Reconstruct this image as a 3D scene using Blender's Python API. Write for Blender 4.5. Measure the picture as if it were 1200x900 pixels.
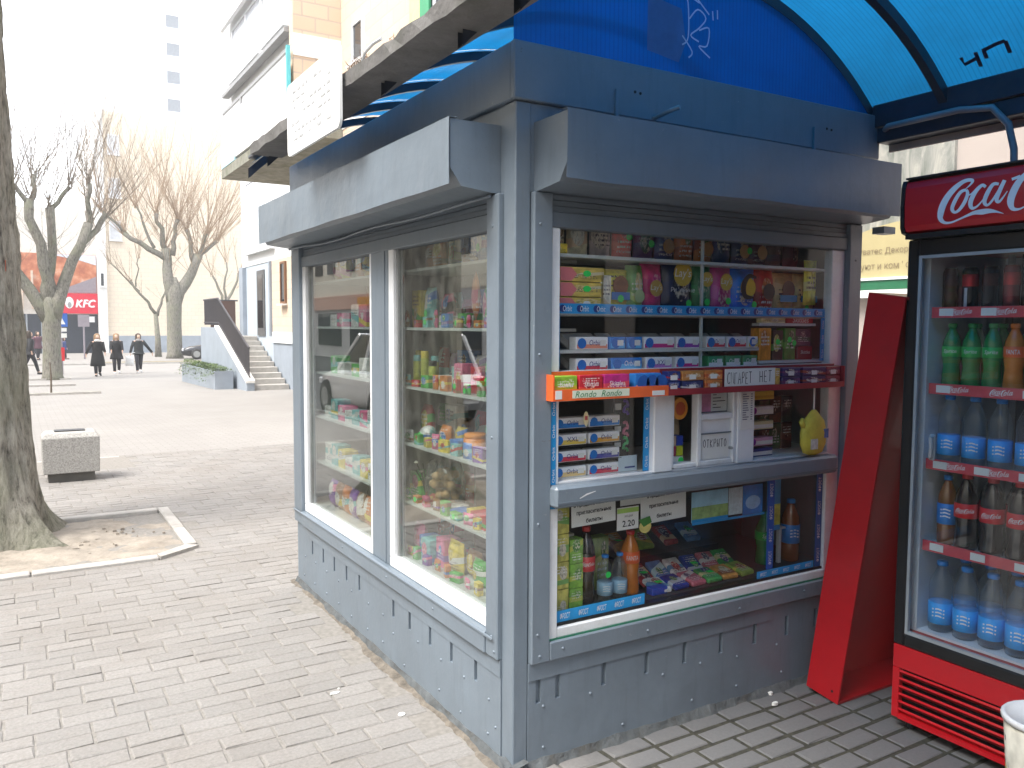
import bpy, math, random
from mathutils import Vector, Matrix
R = math.radians
random.seed(11)
for o in list(bpy.data.objects): bpy.data.objects.remove(o)
SC = bpy.context.scene
COL = SC.collection

# ------------------------------------------------------------------ camera, sky, sun, exposure
PITCH, ROLL, YAW, FPX = -.070424, .0048705, .541228, 968.3
fw = Vector((math.sin(YAW)*math.cos(PITCH), math.cos(YAW)*math.cos(PITCH), math.sin(PITCH)))
rt = Vector((math.cos(YAW), -math.sin(YAW), 0)); up = rt.cross(fw)
r2 = rt*math.cos(ROLL)+up*math.sin(ROLL); u2 = -rt*math.sin(ROLL)+up*math.cos(ROLL)
cd = bpy.data.cameras.new('camera'); cam = bpy.data.objects.new('camera', cd); COL.objects.link(cam)
M = Matrix((r2, u2, -fw)).transposed().to_4x4(); M.translation = Vector((-1.473, -2.435, 1.6))
cam.matrix_world = M
cd.sensor_width = 36; cd.lens = FPX/1200*36; cd.clip_start = .05; cd.clip_end = 2000
SC.camera = cam

SUN_DIR = Vector((-.50, -.12, .80)).normalized()      # towards the sun
w = bpy.data.worlds.new('World'); SC.world = w; w.use_nodes = True
nt = w.node_tree; nt.nodes.clear()
sky = nt.nodes.new('ShaderNodeTexSky'); sky.sky_type = 'NISHITA'; sky.sun_disc = False
sky.sun_elevation = math.asin(SUN_DIR.z); sky.sun_rotation = math.atan2(SUN_DIR.x, SUN_DIR.y)
sky.air_density = 1.0; sky.dust_density = 1.0; sky.ozone_density = 1.0
hs = nt.nodes.new('ShaderNodeHueSaturation'); hs.inputs['Saturation'].default_value = .22
bg = nt.nodes.new('ShaderNodeBackground'); bg.inputs['Strength'].default_value = .15
ow = nt.nodes.new('ShaderNodeOutputWorld')
nt.links.new(sky.outputs[0], hs.inputs['Color']); nt.links.new(hs.outputs[0], bg.inputs[0]); nt.links.new(bg.outputs[0], ow.inputs[0])
sd = bpy.data.lights.new('sun', 'SUN'); sd.energy = 1.5; sd.angle = R(28); sd.color = (1, .95, .88)
so = bpy.data.objects.new('sun', sd); COL.objects.link(so); so.rotation_euler = SUN_DIR.to_track_quat('Z', 'Y').to_euler(); so.location = (-20, 4, 30)
SC.view_settings.view_transform = 'Standard'; SC.view_settings.look = 'None'
SC.view_settings.exposure = 2.08; SC.view_settings.gamma = 1; SC.view_settings.use_curve_mapping = False
SC.render.engine = 'CYCLES'
SC.cycles.max_bounces = 10; SC.cycles.transparent_max_bounces = 24; SC.cycles.caustics_reflective = False; SC.cycles.caustics_refractive = False

# ------------------------------------------------------------------ materials
MC = {}
def newmat(name):
    m = bpy.data.materials.new(name); m.use_nodes = True; m.node_tree.nodes.clear(); return m, m.node_tree
def N(t, ty, **kw):
    n = t.nodes.new(ty)
    for k, v in kw.items():
        if k in ('operation', 'blend_type', 'data_type', 'noise_dimensions', 'feature', 'wave_type', 'bands_direction', 'musgrave_type', 'interpolation'): setattr(n, k, v)
        else: n.inputs[k].default_value = v
    return n
def L(t, a, b): t.links.new(a, b)
def ramp(t, fac, stops):
    n = t.nodes.new('ShaderNodeValToRGB'); e = n.color_ramp.elements
    while len(e) < len(stops): e.new(.5)
    for i, (p, c) in enumerate(stops): e[i].position = p; e[i].color = (*c, 1) if len(c) == 3 else c
    L(t, fac, n.inputs[0]); return n
def mix(t, a, b, fac, mode='MIX'):
    n = t.nodes.new('ShaderNodeMix'); n.data_type = 'RGBA'; n.blend_type = mode
    for s, i in ((fac, 0), (a, 6), (b, 7)):
        if hasattr(s, 'default_value') or hasattr(s, 'links'): L(t, s, n.inputs[i])
        else: n.inputs[i].default_value = s if i == 0 else (*s, 1)
    return n.outputs[2]
def P(name, col, rough=.5, metal=0, var=.12, scale=6, bump=0, bscale=60, spec=.5, dirt=None, dirtamt=.0, coat=0, grad=False):
    """painted / plain surface: colour with uneven wear, optional fine relief"""
    if name in MC: return MC[name]
    m, t = newmat(name); o = t.nodes.new('ShaderNodeOutputMaterial'); b = t.nodes.new('ShaderNodeBsdfPrincipled')
    tc = t.nodes.new('ShaderNodeTexCoord')
    n1 = N(t, 'ShaderNodeTexNoise', Scale=scale, Detail=6, Roughness=.65); L(t, tc.outputs['Object'], n1.inputs['Vector'])
    lo = tuple(max(0, c*(1-var)) for c in col); hi = tuple(min(1, c*(1+var)) for c in col)
    c = ramp(t, n1.outputs[0], [(.3, lo), (.7, hi)]).outputs[0]
    if dirt:
        n2 = N(t, 'ShaderNodeTexNoise', Scale=scale*.35, Detail=8, Roughness=.75); L(t, tc.outputs['Object'], n2.inputs['Vector'])
        f = ramp(t, n2.outputs[0], [(.5, (0, 0, 0)), (.72, (dirtamt,)*3)]).outputs[0]
        c = mix(t, c, dirt, f)
    L(t, c, b.inputs['Base Color'])
    b.inputs['Roughness'].default_value = rough; b.inputs['Metallic'].default_value = metal
    b.inputs['Specular IOR Level'].default_value = spec; b.inputs['Coat Weight'].default_value = coat
    if bump:
        n3 = N(t, 'ShaderNodeTexNoise', Scale=bscale, Detail=4); L(t, tc.outputs['Object'], n3.inputs['Vector'])
        bp = N(t, 'ShaderNodeBump', Strength=bump, Distance=.01); L(t, n3.outputs[0], bp.inputs['Height']); L(t, bp.outputs[0], b.inputs['Normal'])
    L(t, b.outputs[0], o.inputs[0]); MC[name] = m; return m
def PACK(a, bcol=None, c=None, seed=0, rough=.35, plane='xz', text=True):
    """printed packaging: ground colour, band, round picture, lines of small print"""
    bcol = bcol or a; c = c or bcol
    key = 'pack_%s_%s_%s_%d_%s%d' % (a, bcol, c, seed, plane, text)
    if key in MC: return MC[key]
    r = random.Random(seed*13+5)
    m, t = newmat('printed_pack'); o = t.nodes.new('ShaderNodeOutputMaterial'); b = t.nodes.new('ShaderNodeBsdfPrincipled')
    tc = t.nodes.new('ShaderNodeTexCoord'); sp = t.nodes.new('ShaderNodeSeparateXYZ'); L(t, tc.outputs['Generated'], sp.inputs[0])
    U = sp.outputs[0]; V = sp.outputs['XYZ'.index(plane[1].upper())]
    def step(x, lo, hi):
        p = N(t, 'ShaderNodeMath', operation='GREATER_THAN'); L(t, x, p.inputs[0]); p.inputs[1].default_value = lo
        q = N(t, 'ShaderNodeMath', operation='LESS_THAN'); L(t, x, q.inputs[0]); q.inputs[1].default_value = hi
        z = N(t, 'ShaderNodeMath', operation='MULTIPLY'); L(t, p.outputs[0], z.inputs[0]); L(t, q.outputs[0], z.inputs[1]); return z.outputs[0]
    def mul(x, y):
        z = N(t, 'ShaderNodeMath', operation='MULTIPLY'); L(t, x, z.inputs[0]); L(t, y, z.inputs[1]); return z.outputs[0]
    n0 = N(t, 'ShaderNodeTexNoise', Scale=3.5, Detail=3); mp = t.nodes.new('ShaderNodeMapping'); mp.inputs[1].default_value = (seed*1.7, seed*.9, seed*.3); L(t, tc.outputs['Generated'], mp.inputs[0]); L(t, mp.outputs[0], n0.inputs['Vector'])
    g = ramp(t, n0.outputs[0], [(.35, tuple(x*.72 for x in a)), (.65, tuple(min(1, x*1.2) for x in a))]).outputs[0]
    sl = N(t, 'ShaderNodeMath', operation='MULTIPLY_ADD'); L(t, U, sl.inputs[0]); sl.inputs[1].default_value = r.uniform(-.35, .35); L(t, V, sl.inputs[2])
    b0 = r.uniform(.15, .5); g = mix(t, g, bcol, step(sl.outputs[0], b0, b0+r.uniform(.15, .3)))
    cx, cy = r.uniform(.35, .65), r.uniform(.4, .75)
    cb = t.nodes.new('ShaderNodeCombineXYZ'); L(t, U, cb.inputs[0]); L(t, V, cb.inputs[1])
    ds = t.nodes.new('ShaderNodeVectorMath'); ds.operation = 'DISTANCE'; L(t, cb.outputs[0], ds.inputs[0]); ds.inputs[1].default_value = (cx, cy, 0)
    n1 = N(t, 'ShaderNodeTexNoise', Scale=9, Detail=4); L(t, mp.outputs[0], n1.inputs['Vector'])
    pic = ramp(t, n1.outputs[0], [(.35, tuple(x*.5 for x in c)), (.5, c), (.65, (.7, .62, .5))]).outputs[0]
    g = mix(t, g, pic, step(ds.outputs['Value'], -1, r.uniform(.16, .3)))
    n2 = N(t, 'ShaderNodeTexNoise', Scale=26, Detail=1); m2 = t.nodes.new('ShaderNodeMapping'); m2.inputs[3].default_value = (1, 1, .15); L(t, mp.outputs[0], m2.inputs[0]); L(t, m2.outputs[0], n2.inputs['Vector'])
    wv = N(t, 'ShaderNodeMath', operation='FRACT'); k = N(t, 'ShaderNodeMath', operation='MULTIPLY'); L(t, V, k.inputs[0]); k.inputs[1].default_value = 9; L(t, k.outputs[0], wv.inputs[0])
    z0 = r.uniform(.05, .6); ln = mul(mul(step(wv.outputs[0], .25, .7), step(V, z0, z0+.32)), mul(step(n2.outputs[0], .5, 2), step(U, .15, .85)))
    if text: g = mix(t, g, (.72, .72, .68) if sum(a) < 1.3 else (.08, .06, .08), ln)
    L(t, g, b.inputs['Base Color']); b.inputs['Roughness'].default_value = rough
    L(t, b.outputs[0], o.inputs[0]); MC[key] = m; return m
def schlick(t, ior):
    lw = t.nodes.new('ShaderNodeLayerWeight'); lw.inputs[0].default_value = .5; f0 = ((ior-1)/(ior+1))**2
    pw = N(t, 'ShaderNodeMath', operation='POWER'); L(t, lw.outputs['Facing'], pw.inputs[0]); pw.inputs[1].default_value = 5
    ma = N(t, 'ShaderNodeMath', operation='MULTIPLY_ADD'); L(t, pw.outputs[0], ma.inputs[0]); ma.inputs[1].default_value = 1-f0; ma.inputs[2].default_value = f0
    return ma.outputs[0]
def GLASS(name, tint=(1, 1, 1), refl=1.0, ior=1.5, rough=0.0, film=0.0):
    if name in MC: return MC[name]
    m, t = newmat(name); o = t.nodes.new('ShaderNodeOutputMaterial')
    tr = t.nodes.new('ShaderNodeBsdfTransparent'); tr.inputs[0].default_value = (*tint, 1)
    gl = t.nodes.new('ShaderNodeBsdfGlossy'); gl.inputs['Roughness'].default_value = rough
    mu = N(t, 'ShaderNodeMath', operation='MULTIPLY'); L(t, schlick(t, ior), mu.inputs[0]); mu.inputs[1].default_value = refl
    mx = t.nodes.new('ShaderNodeMixShader'); L(t, mu.outputs[0], mx.inputs[0]); L(t, tr.outputs[0], mx.inputs[1]); L(t, gl.outputs[0], mx.inputs[2])
    out = mx.outputs[0]
    if film:
        df = t.nodes.new('ShaderNodeBsdfDiffuse'); df.inputs[0].default_value = (.6, .6, .58, 1)
        tc = t.nodes.new('ShaderNodeTexCoord'); n = N(t, 'ShaderNodeTexNoise', Scale=3, Detail=8, Roughness=.7); L(t, tc.outputs['Object'], n.inputs['Vector'])
        f = ramp(t, n.outputs[0], [(.3, (film*.4,)*3), (.75, (film,)*3)]).outputs[0]
        m2 = t.nodes.new('ShaderNodeMixShader'); L(t, f, m2.inputs[0]); L(t, out, m2.inputs[1]); L(t, df.outputs[0], m2.inputs[2]); out = m2.outputs[0]
    L(t, out, o.inputs[0]); MC[name] = m; return m
def POLY(name, col, trans, lines=True, axis=0):
    """twin-wall polycarbonate: light passes through and scatters"""
    if name in MC: return MC[name]
    m, t = newmat(name); o = t.nodes.new('ShaderNodeOutputMaterial')
    tc = t.nodes.new('ShaderNodeTexCoord')
    wv = N(t, 'ShaderNodeTexWave', wave_type='BANDS', bands_direction='XYZ'[axis], Scale=16, Distortion=0); L(t, tc.outputs['Object'], wv.inputs['Vector'])
    n = N(t, 'ShaderNodeTexNoise', Scale=1.6, Detail=7, Roughness=.7); L(t, tc.outputs['Object'], n.inputs['Vector'])
    c1 = ramp(t, wv.outputs[0], [(0, tuple(x*.8 for x in col)), (.3, col)]).outputs[0]
    dirt = ramp(t, n.outputs[0], [(.38, (0, 0, 0)), (.7, (.7,)*3)]).outputs[0]
    c = mix(t, c1, tuple(x*.5+.004 for x in col), dirt)
    tl = t.nodes.new('ShaderNodeBsdfTranslucent'); L(t, c, tl.inputs[0])
    df = t.nodes.new('ShaderNodeBsdfDiffuse'); L(t, c, df.inputs[0])
    tp = t.nodes.new('ShaderNodeBsdfTransparent'); tp.inputs[0].default_value = (*[min(1, x*1.3) for x in col], 1)
    gs = t.nodes.new('ShaderNodeBsdfGlossy'); gs.inputs['Roughness'].default_value = .25
    a = t.nodes.new('ShaderNodeMixShader'); a.inputs[0].default_value = .22; L(t, tl.outputs[0], a.inputs[1]); L(t, df.outputs[0], a.inputs[2])
    b = t.nodes.new('ShaderNodeMixShader'); b.inputs[0].default_value = trans; L(t, a.outputs[0], b.inputs[1]); L(t, tp.outputs[0], b.inputs[2])
    sc_ = N(t, 'ShaderNodeMath', operation='MULTIPLY'); L(t, schlick(t, 1.4), sc_.inputs[0]); sc_.inputs[1].default_value = .25
    d = t.nodes.new('ShaderNodeMixShader'); L(t, sc_.outputs[0], d.inputs[0]); L(t, b.outputs[0], d.inputs[1]); L(t, gs.outputs[0], d.inputs[2])
    L(t, d.outputs[0], o.inputs[0]); MC[name] = m; return m
def BRICKS(name, c1, c2, mortar, bw=.5, rh=.25, ms=.012, plane='xz', bump=.4, rough=.85, blot=.25):
    if name in MC: return MC[name]
    m, t = newmat(name); o = t.nodes.new('ShaderNodeOutputMaterial'); b = t.nodes.new('ShaderNodeBsdfPrincipled')
    ge = t.nodes.new('ShaderNodeNewGeometry'); sp = t.nodes.new('ShaderNodeSeparateXYZ'); L(t, ge.outputs['Position'], sp.inputs[0])
    cb = t.nodes.new('ShaderNodeCombineXYZ')
    L(t, sp.outputs['XYZ'.index(plane[0].upper())], cb.inputs[0]); L(t, sp.outputs['XYZ'.index(plane[1].upper())], cb.inputs[1])
    br = t.nodes.new('ShaderNodeTexBrick'); L(t, cb.outputs[0], br.inputs['Vector'])
    br.inputs['Color1'].default_value = (*c1, 1); br.inputs['Color2'].default_value = (*c2, 1); br.inputs['Mortar'].default_value = (*mortar, 1)
    br.inputs['Scale'].default_value = 1; br.inputs['Mortar Size'].default_value = ms; br.inputs['Brick Width'].default_value = bw; br.inputs['Row Height'].default_value = rh; br.inputs['Mortar Smooth'].default_value = .1
    n = N(t, 'ShaderNodeTexNoise', Scale=.7, Detail=8, Roughness=.7); L(t, ge.outputs['Position'], n.inputs['Vector'])
    f = ramp(t, n.outputs[0], [(.35, (0, 0, 0)), (.75, (blot,)*3)]).outputs[0]
    c = mix(t, br.outputs[0], tuple(x*.55 for x in c1), f)
    L(t, c, b.inputs['Base Color']); b.inputs['Roughness'].default_value = rough
    bp = N(t, 'ShaderNodeBump', Strength=bump, Distance=.01); bp.invert = True; L(t, br.outputs['Fac'], bp.inputs['Height']); L(t, bp.outputs[0], b.inputs['Normal'])
    L(t, b.outputs[0], o.inputs[0]); MC[name] = m; return m

# ------------------------------------------------------------------ mesh helpers
class MB:
    def __init__(s): s.v = []; s.f = []; s.mi = []
    def add(s, vs, fs, mi=0):
        k = len(s.v); s.v += [tuple(a) for a in vs]; s.f += [tuple(i+k for i in f) for f in fs]; s.mi += [mi]*len(fs); return s
    def box(s, x0, x1, y0, y1, z0, z1, c=0, mi=0):
        if x0 > x1: x0, x1 = x1, x0
        if y0 > y1: y0, y1 = y1, y0
        if z0 > z1: z0, z1 = z1, z0
        if not c:
            return s.add([(x0,y0,z0),(x1,y0,z0),(x1,y1,z0),(x0,y1,z0),(x0,y0,z1),(x1,y0,z1),(x1,y1,z1),(x0,y1,z1)],
                         [(3,2,1,0),(4,5,6,7),(0,1,5,4),(1,2,6,5),(2,3,7,6),(3,0,4,7)], mi)
        c = min(c, (x1-x0)*.45, (y1-y0)*.45, (z1-z0)*.45)
        vs = []; idx = {}
        for ix, (X, sx) in enumerate(((x0, 1), (x1, -1))):
            for iy, (Y, sy) in enumerate(((y0, 1), (y1, -1))):
                for iz, (Z, sz) in enumerate(((z0, 1), (z1, -1))):
                    for a in range(3):
                        p = [X+sx*c, Y+sy*c, Z+sz*c]; p[a] = (X, Y, Z)[a]
                        idx[ix, iy, iz, a] = len(vs); vs.append(p)
        fs = []
        for a in range(3):
            o1, o2 = [k for k in range(3) if k != a]
            for d in (0, 1):
                q = []
                for (p, r) in ((0, 0), (1, 0), (1, 1), (0, 1)):
                    t = [0, 0, 0]; t[a] = d; t[o1] = p; t[o2] = r; q.append(idx[(*t, a)])
                flip = (d == 0) ^ (a == 1)
                fs.append(tuple(q[::-1] if flip else q))
        for a in range(3):
            o1, o2 = [k for k in range(3) if k != a]
            for p in (0, 1):
                for r in (0, 1):
                    t0 = [0, 0, 0]; t0[o1] = p; t0[o2] = r; t1 = list(t0); t1[a] = 1
                    fs.append((idx[(*t0, o1)], idx[(*t1, o1)], idx[(*t1, o2)], idx[(*t0, o2)]))
        for ix in (0, 1):
            for iy in (0, 1):
                for iz in (0, 1): fs.append((idx[ix,iy,iz,0], idx[ix,iy,iz,1], idx[ix,iy,iz,2]))
        return s.add(vs, fs, mi)
    def prism(s, poly, axis, a0, a1, mi=0):
        """poly in the two other axes (order x,y,z without axis), extruded a0..a1"""
        n = len(poly); vs = []
        for a in (a0, a1):
            for p, q in poly:
                t = [p, q]; t.insert(axis, a); vs.append(tuple(t))
        fs = [tuple(range(n))[::-1], tuple(range(n, 2*n))]+[(i, (i+1) % n, n+(i+1) % n, n+i) for i in range(n)]
        return s.add(vs, fs, mi)
    def tube(s, pts, rad, n=8, mi=0, squash=None):
        pts = [Vector(p) for p in pts]
        if not hasattr(rad, '__len__'): rad = [rad]*len(pts)
        k = len(s.v); ref = None
        for i, p in enumerate(pts):
            d = (pts[min(i+1, len(pts)-1)]-pts[max(i-1, 0)]);
            if d.length < 1e-9: d = Vector((0, 0, 1))
            d.normalize()
            if ref is None: ref = Vector((1, 0, 0)) if abs(d.x) < .8 else Vector((0, 1, 0))
            u = (ref-d*ref.dot(d)).normalized(); v = d.cross(u); ref = u
            for j in range(n):
                a = 2*math.pi*j/n; q = p+(u*math.cos(a)+v*math.sin(a)*(squash or 1))*rad[i]; s.v.append(tuple(q))
        nf = len(s.f)
        for i in range(len(pts)-1):
            for j in range(n): s.f.append((k+i*n+j, k+i*n+(j+1) % n, k+(i+1)*n+(j+1) % n, k+(i+1)*n+j))
        s.f.append(tuple(k+j for j in range(n))[::-1]); e = k+(len(pts)-1)*n; s.f.append(tuple(e+j for j in range(n)))
        s.mi += [mi]*(len(s.f)-nf); return s
    def lathe(s, prof, n=16, cx=0, cy=0, mi=0, sx=1, sy=1):
        k = len(s.v); nf = len(s.f)
        for r, z in prof:
            for j in range(n):
                a = 2*math.pi*j/n; s.v.append((cx+r*math.cos(a)*sx, cy+r*math.sin(a)*sy, z))
        for i in range(len(prof)-1):
            for j in range(n): s.f.append((k+i*n+j, k+i*n+(j+1) % n, k+(i+1)*n+(j+1) % n, k+(i+1)*n+j))
        s.f.append(tuple(k+j for j in range(n))[::-1]); e = k+(len(prof)-1)*n; s.f.append(tuple(e+j for j in range(n)))
        s.mi += [mi]*(len(s.f)-nf); return s
    def ribbon(s, pts, wd, O, U, V, Nn=None, off=0):
        """flat brush stroke in plane O+x*U+y*V, pts (x,y) or (x,y,w)"""
        O, U, V = Vector(O), Vector(U), Vector(V); k = len(s.v); n = len(pts)
        for i, p in enumerate(pts):
            a = pts[max(i-1, 0)]; b = pts[min(i+1, n-1)]
            dx, dy = b[0]-a[0], b[1]-a[1]; l = math.hypot(dx, dy) or 1
            ww = (p[2] if len(p) > 2 else wd)/2; nx, ny = -dy/l*ww, dx/l*ww
            for sg in (1, -1): s.v.append(tuple(O+U*(p[0]+sg*nx)+V*(p[1]+sg*ny)))
        for i in range(n-1): s.f.append((k+2*i, k+2*i+1, k+2*i+3, k+2*i+2)); s.mi.append(0)
        return s
    def xf(s, Mx):
        s.v = [tuple(Mx @ Vector(p)) for p in s.v]; return s
    def mesh(s, name, mats, smooth=False):
        me = bpy.data.meshes.new(name); me.from_pydata(s.v, [], s.f)
        for m in (mats if isinstance(mats, (list, tuple)) else [mats]): me.materials.append(m)
        if isinstance(mats, (list, tuple)) and len(mats) > 1: me.polygons.foreach_set('material_index', s.mi)
        if smooth: me.polygons.foreach_set('use_smooth', [True]*len(me.polygons))
        me.update(); return me
    def ob(s, name, mats, parent=None, smooth=False, loc=None, bevel=0):
        o = bpy.data.objects.new(name, s.mesh(name, mats, smooth)); COL.objects.link(o)
        if parent: o.parent = parent
        if loc: o.location = loc
        if smooth == 'auto': pass
        if bevel:
            b = o.modifiers.new('b', 'BEVEL'); b.width = bevel; b.segments = 2; b.limit_method = 'ANGLE'
        return o
def B(*a, **k): return MB().box(*a, **k)
def tag(o, label, cat, group=None):
    o['label'] = label; o['category'] = cat
    if group: o['group'] = group
    return o
def thing(name, label, cat, loc=(0, 0, 0), rz=0, group=None):
    o = bpy.data.objects.new(name, None); COL.objects.link(o); o.location = loc; o.rotation_euler = (0, 0, rz); o.empty_display_size = .1
    return tag(o, label, cat, group)
def struct(o): o['kind'] = 'structure'; return o
def stuff(o): o['kind'] = 'stuff'; return o
def inst(name, me, parent, loc=(0, 0, 0), rot=(0, 0, 0)):
    o = bpy.data.objects.new(name, me); COL.objects.link(o); o.parent = parent; o.location = loc; o.rotation_euler = rot; return o
ORD = ['first', 'second', 'third', 'fourth', 'fifth', 'sixth', 'seventh', 'eighth', 'ninth', 'tenth', 'eleventh', 'twelfth', 'thirteenth', 'fourteenth', 'fifteenth', 'sixteenth']

# lettering -----------------------------------------------------------------
TX = {}
def textdata(sx):
    if sx in TX: return TX[sx]
    cu = bpy.data.curves.new('t', 'FONT'); cu.body = sx; cu.size = 1; cu.resolution_u = 2
    o = bpy.data.objects.new('t', cu); COL.objects.link(o)
    dg = bpy.context.evaluated_depsgraph_get(); me = bpy.data.meshes.new_from_object(o.evaluated_get(dg))
    vs = [tuple(v.co) for v in me.vertices]; fs = [tuple(p.vertices) for p in me.polygons]
    bpy.data.objects.remove(o); bpy.data.curves.remove(cu); bpy.data.meshes.remove(me)
    x0 = min(v[0] for v in vs); x1 = max(v[0] for v in vs); y0 = min(v[1] for v in vs); y1 = max(v[1] for v in vs)
    TX[sx] = ([(v[0]-x0, v[1]-y0) for v in vs], fs, x1-x0, y1-y0); return TX[sx]
for s_ in ('Orbit', 'ФРОСТ', "Lay's", 'Рифлёные', 'Skittles', 'Rondo', 'Sprite', 'FANTA', 'XXL', 'KFC', 'Эватес Декор', 'уют и комфорт', 'Cheetos',
           'в продаже имеются', 'пригласительные', 'билеты', '2.20', 'АКЦИЯ'): textdata(s_)
def put_text(mb, sx, O, U, V, h=None, wdt=None, shear=0, center=True, bold=0):
    vs, fs, W, H = textdata(sx); O, U, V = Vector(O), Vector(U), Vector(V)
    sy = h/H if h else wdt/W; sxx = wdt/W if wdt else sy
    if not h: sy = sxx
    ox = -W*sxx/2 if center else 0; oy = -H*sy/2 if center else 0
    nrm = U.cross(V)
    for k in ((0, 0), (bold, 0), (0, bold)) if bold else ((0, 0),):
        mb.add([O+U*(x*sxx+ox+shear*(y*sy+oy)+k[0])+V*(y*sy+oy+k[1])+nrm*(.0003*(k[0] > 0)+.0006*(k[1] > 0)) for x, y in vs], fs)
    return mb
HW = {'С': [[(.9,.85),(.6,1),(.2,.8),(.05,.4),(.3,.05),(.7,0),(.95,.15)]], 'И': [[(.05,1),(.1,0),(.85,1),(.9,0)]], 'Г': [[(.1,0),(.1,1),(.8,1)]],
      'А': [[(0,0),(.45,1),(.9,0)],[(.2,.4),(.7,.4)]], 'Р': [[(.1,0),(.1,1),(.6,1),(.8,.75),(.55,.5),(.1,.5)]], 'Е': [[(.8,1),(.1,1),(.1,0),(.8,0)],[(.1,.5),(.6,.5)]],
      'Т': [[(.45,0),(.45,1)],[(0,1),(.9,1)]], 'Н': [[(.1,0),(.1,1)],[(.8,0),(.8,1)],[(.1,.5),(.8,.5)]], 'О': [[(.5,1),(.15,.8),(.1,.3),(.4,0),(.75,.15),(.85,.6),(.6,.95),(.45,1)]],
      'К': [[(.1,0),(.1,1)],[(.8,1),(.1,.5),(.8,0)]], 'Ы': [[(.05,1),(.05,0),(.4,.05),(.45,.35),(.05,.5)],[(.8,0),(.8,1)]],
      'Ч': [[(.1,1),(.12,.5),(.8,.6)],[(.85,1.05),(.8,0)]], 'П': [[(.1,.2),(.12,1),(1.3,1.15),(1.3,.2)]], ' ': []}
def hand(mb, sx, O, U, V, cw, h, th, jit=.04):
    rnd = random.Random(len(sx)*7+3); x = 0
    for ch in sx:
        dy = rnd.uniform(-jit, jit)*h
        for st in HW[ch]:
            mb.ribbon([(x+a*cw*.8+rnd.uniform(-.03, .03)*cw, b*h+dy) for a, b in st], th, O, U, V)
        x += cw
    return mb
def cubic(pts, sub=5):
    out = []
    n = len(pts)
    for i in range(n-1):
        p0, p1, p2, p3 = pts[max(i-1, 0)], pts[i], pts[i+1], pts[min(i+2, n-1)]
        for k in range(sub):
            t = k/sub
            out.append(tuple(.5*((2*b)+(-a+c)*t+(2*a-5*b+4*c-d)*t*t+(-a+3*b-3*c+d)*t**3) for a, b, c, d in zip(p0, p1, p2, p3)))
    out.append(pts[-1]); return out
# flowing script logo traced as brush strokes (units: x right, y down)
SCRIPT = [
 [(812,432,6),(845,405,14),(858,380,22),(825,371,26),(782,382,32),(730,418,42),(684,468,48),(650,528,52),(634,585,50),(634,632,36),(664,664,22),(712,669,15),(770,652,14),(826,632,18),(880,616,28),(936,616,40),(985,616,32),(1030,626,16),(1080,645,3)],
 [(815,440,20),(775,452,26),(738,508,30),(718,566,28),(738,596,20),(772,580,24),(808,528,28),(826,470,24),(815,440,20)], [(826,470,14),(845,480,10),(880,450,10)],
 [(952,440,20),(925,424,24),(880,466,32),(850,536,34),(862,580,24),(900,570,14),(945,520,8)],
 [(1040,432,18),(1000,430,26),(962,494,32),(948,548,28),(970,572,18),(1006,536,16),(1050,460,14)], [(1078,410,26),(1048,480,30),(1030,540,28),(1052,556,18),(1100,490,6)],
 [(1125,412,20),(1180,398,20)],
 [(1268,400,10),(1290,382,20),(1262,373,26),(1218,388,34),(1170,440,46),(1136,510,50),(1124,570,46),(1140,618,28),(1186,626,14),(1240,600,8)],
 [(1325,440,20),(1285,452,26),(1248,508,30),(1228,566,28),(1248,596,20),(1282,580,24),(1318,528,28),(1336,470,24),(1325,440,20)], [(1336,470,12),(1380,470,10)],
 [(1470,345,10),(1446,360,22),(1410,450,30),(1386,540,30),(1404,575,18),(1450,520,8)],
 [(1560,432,18),(1520,430,26),(1482,494,32),(1468,548,28),(1490,572,18),(1526,536,16),(1570,460,14)], [(1598,410,26),(1568,480,30),(1550,540,28),(1572,556,18),(1620,490,6)]]
def put_script(mb, O, U, V, wdt, sub=5, clipx=None):
    """logo lettering centred on O"""
    k = wdt/(1620-600); O, U, V = Vector(O), Vector(U), Vector(V); nn = U.cross(V)
    for i, st in enumerate(SCRIPT):
        pts = [((a-1110)*k, -(b-500)*k, c*k) for a, b, c in cubic(st, sub)]
        mb.ribbon(pts, .01, O+nn*(.00012*i), U, V)
    return mb
XA, YA, ZA = Vector((1, 0, 0)), Vector((0, 1, 0)), Vector((0, 0, 1))

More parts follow.
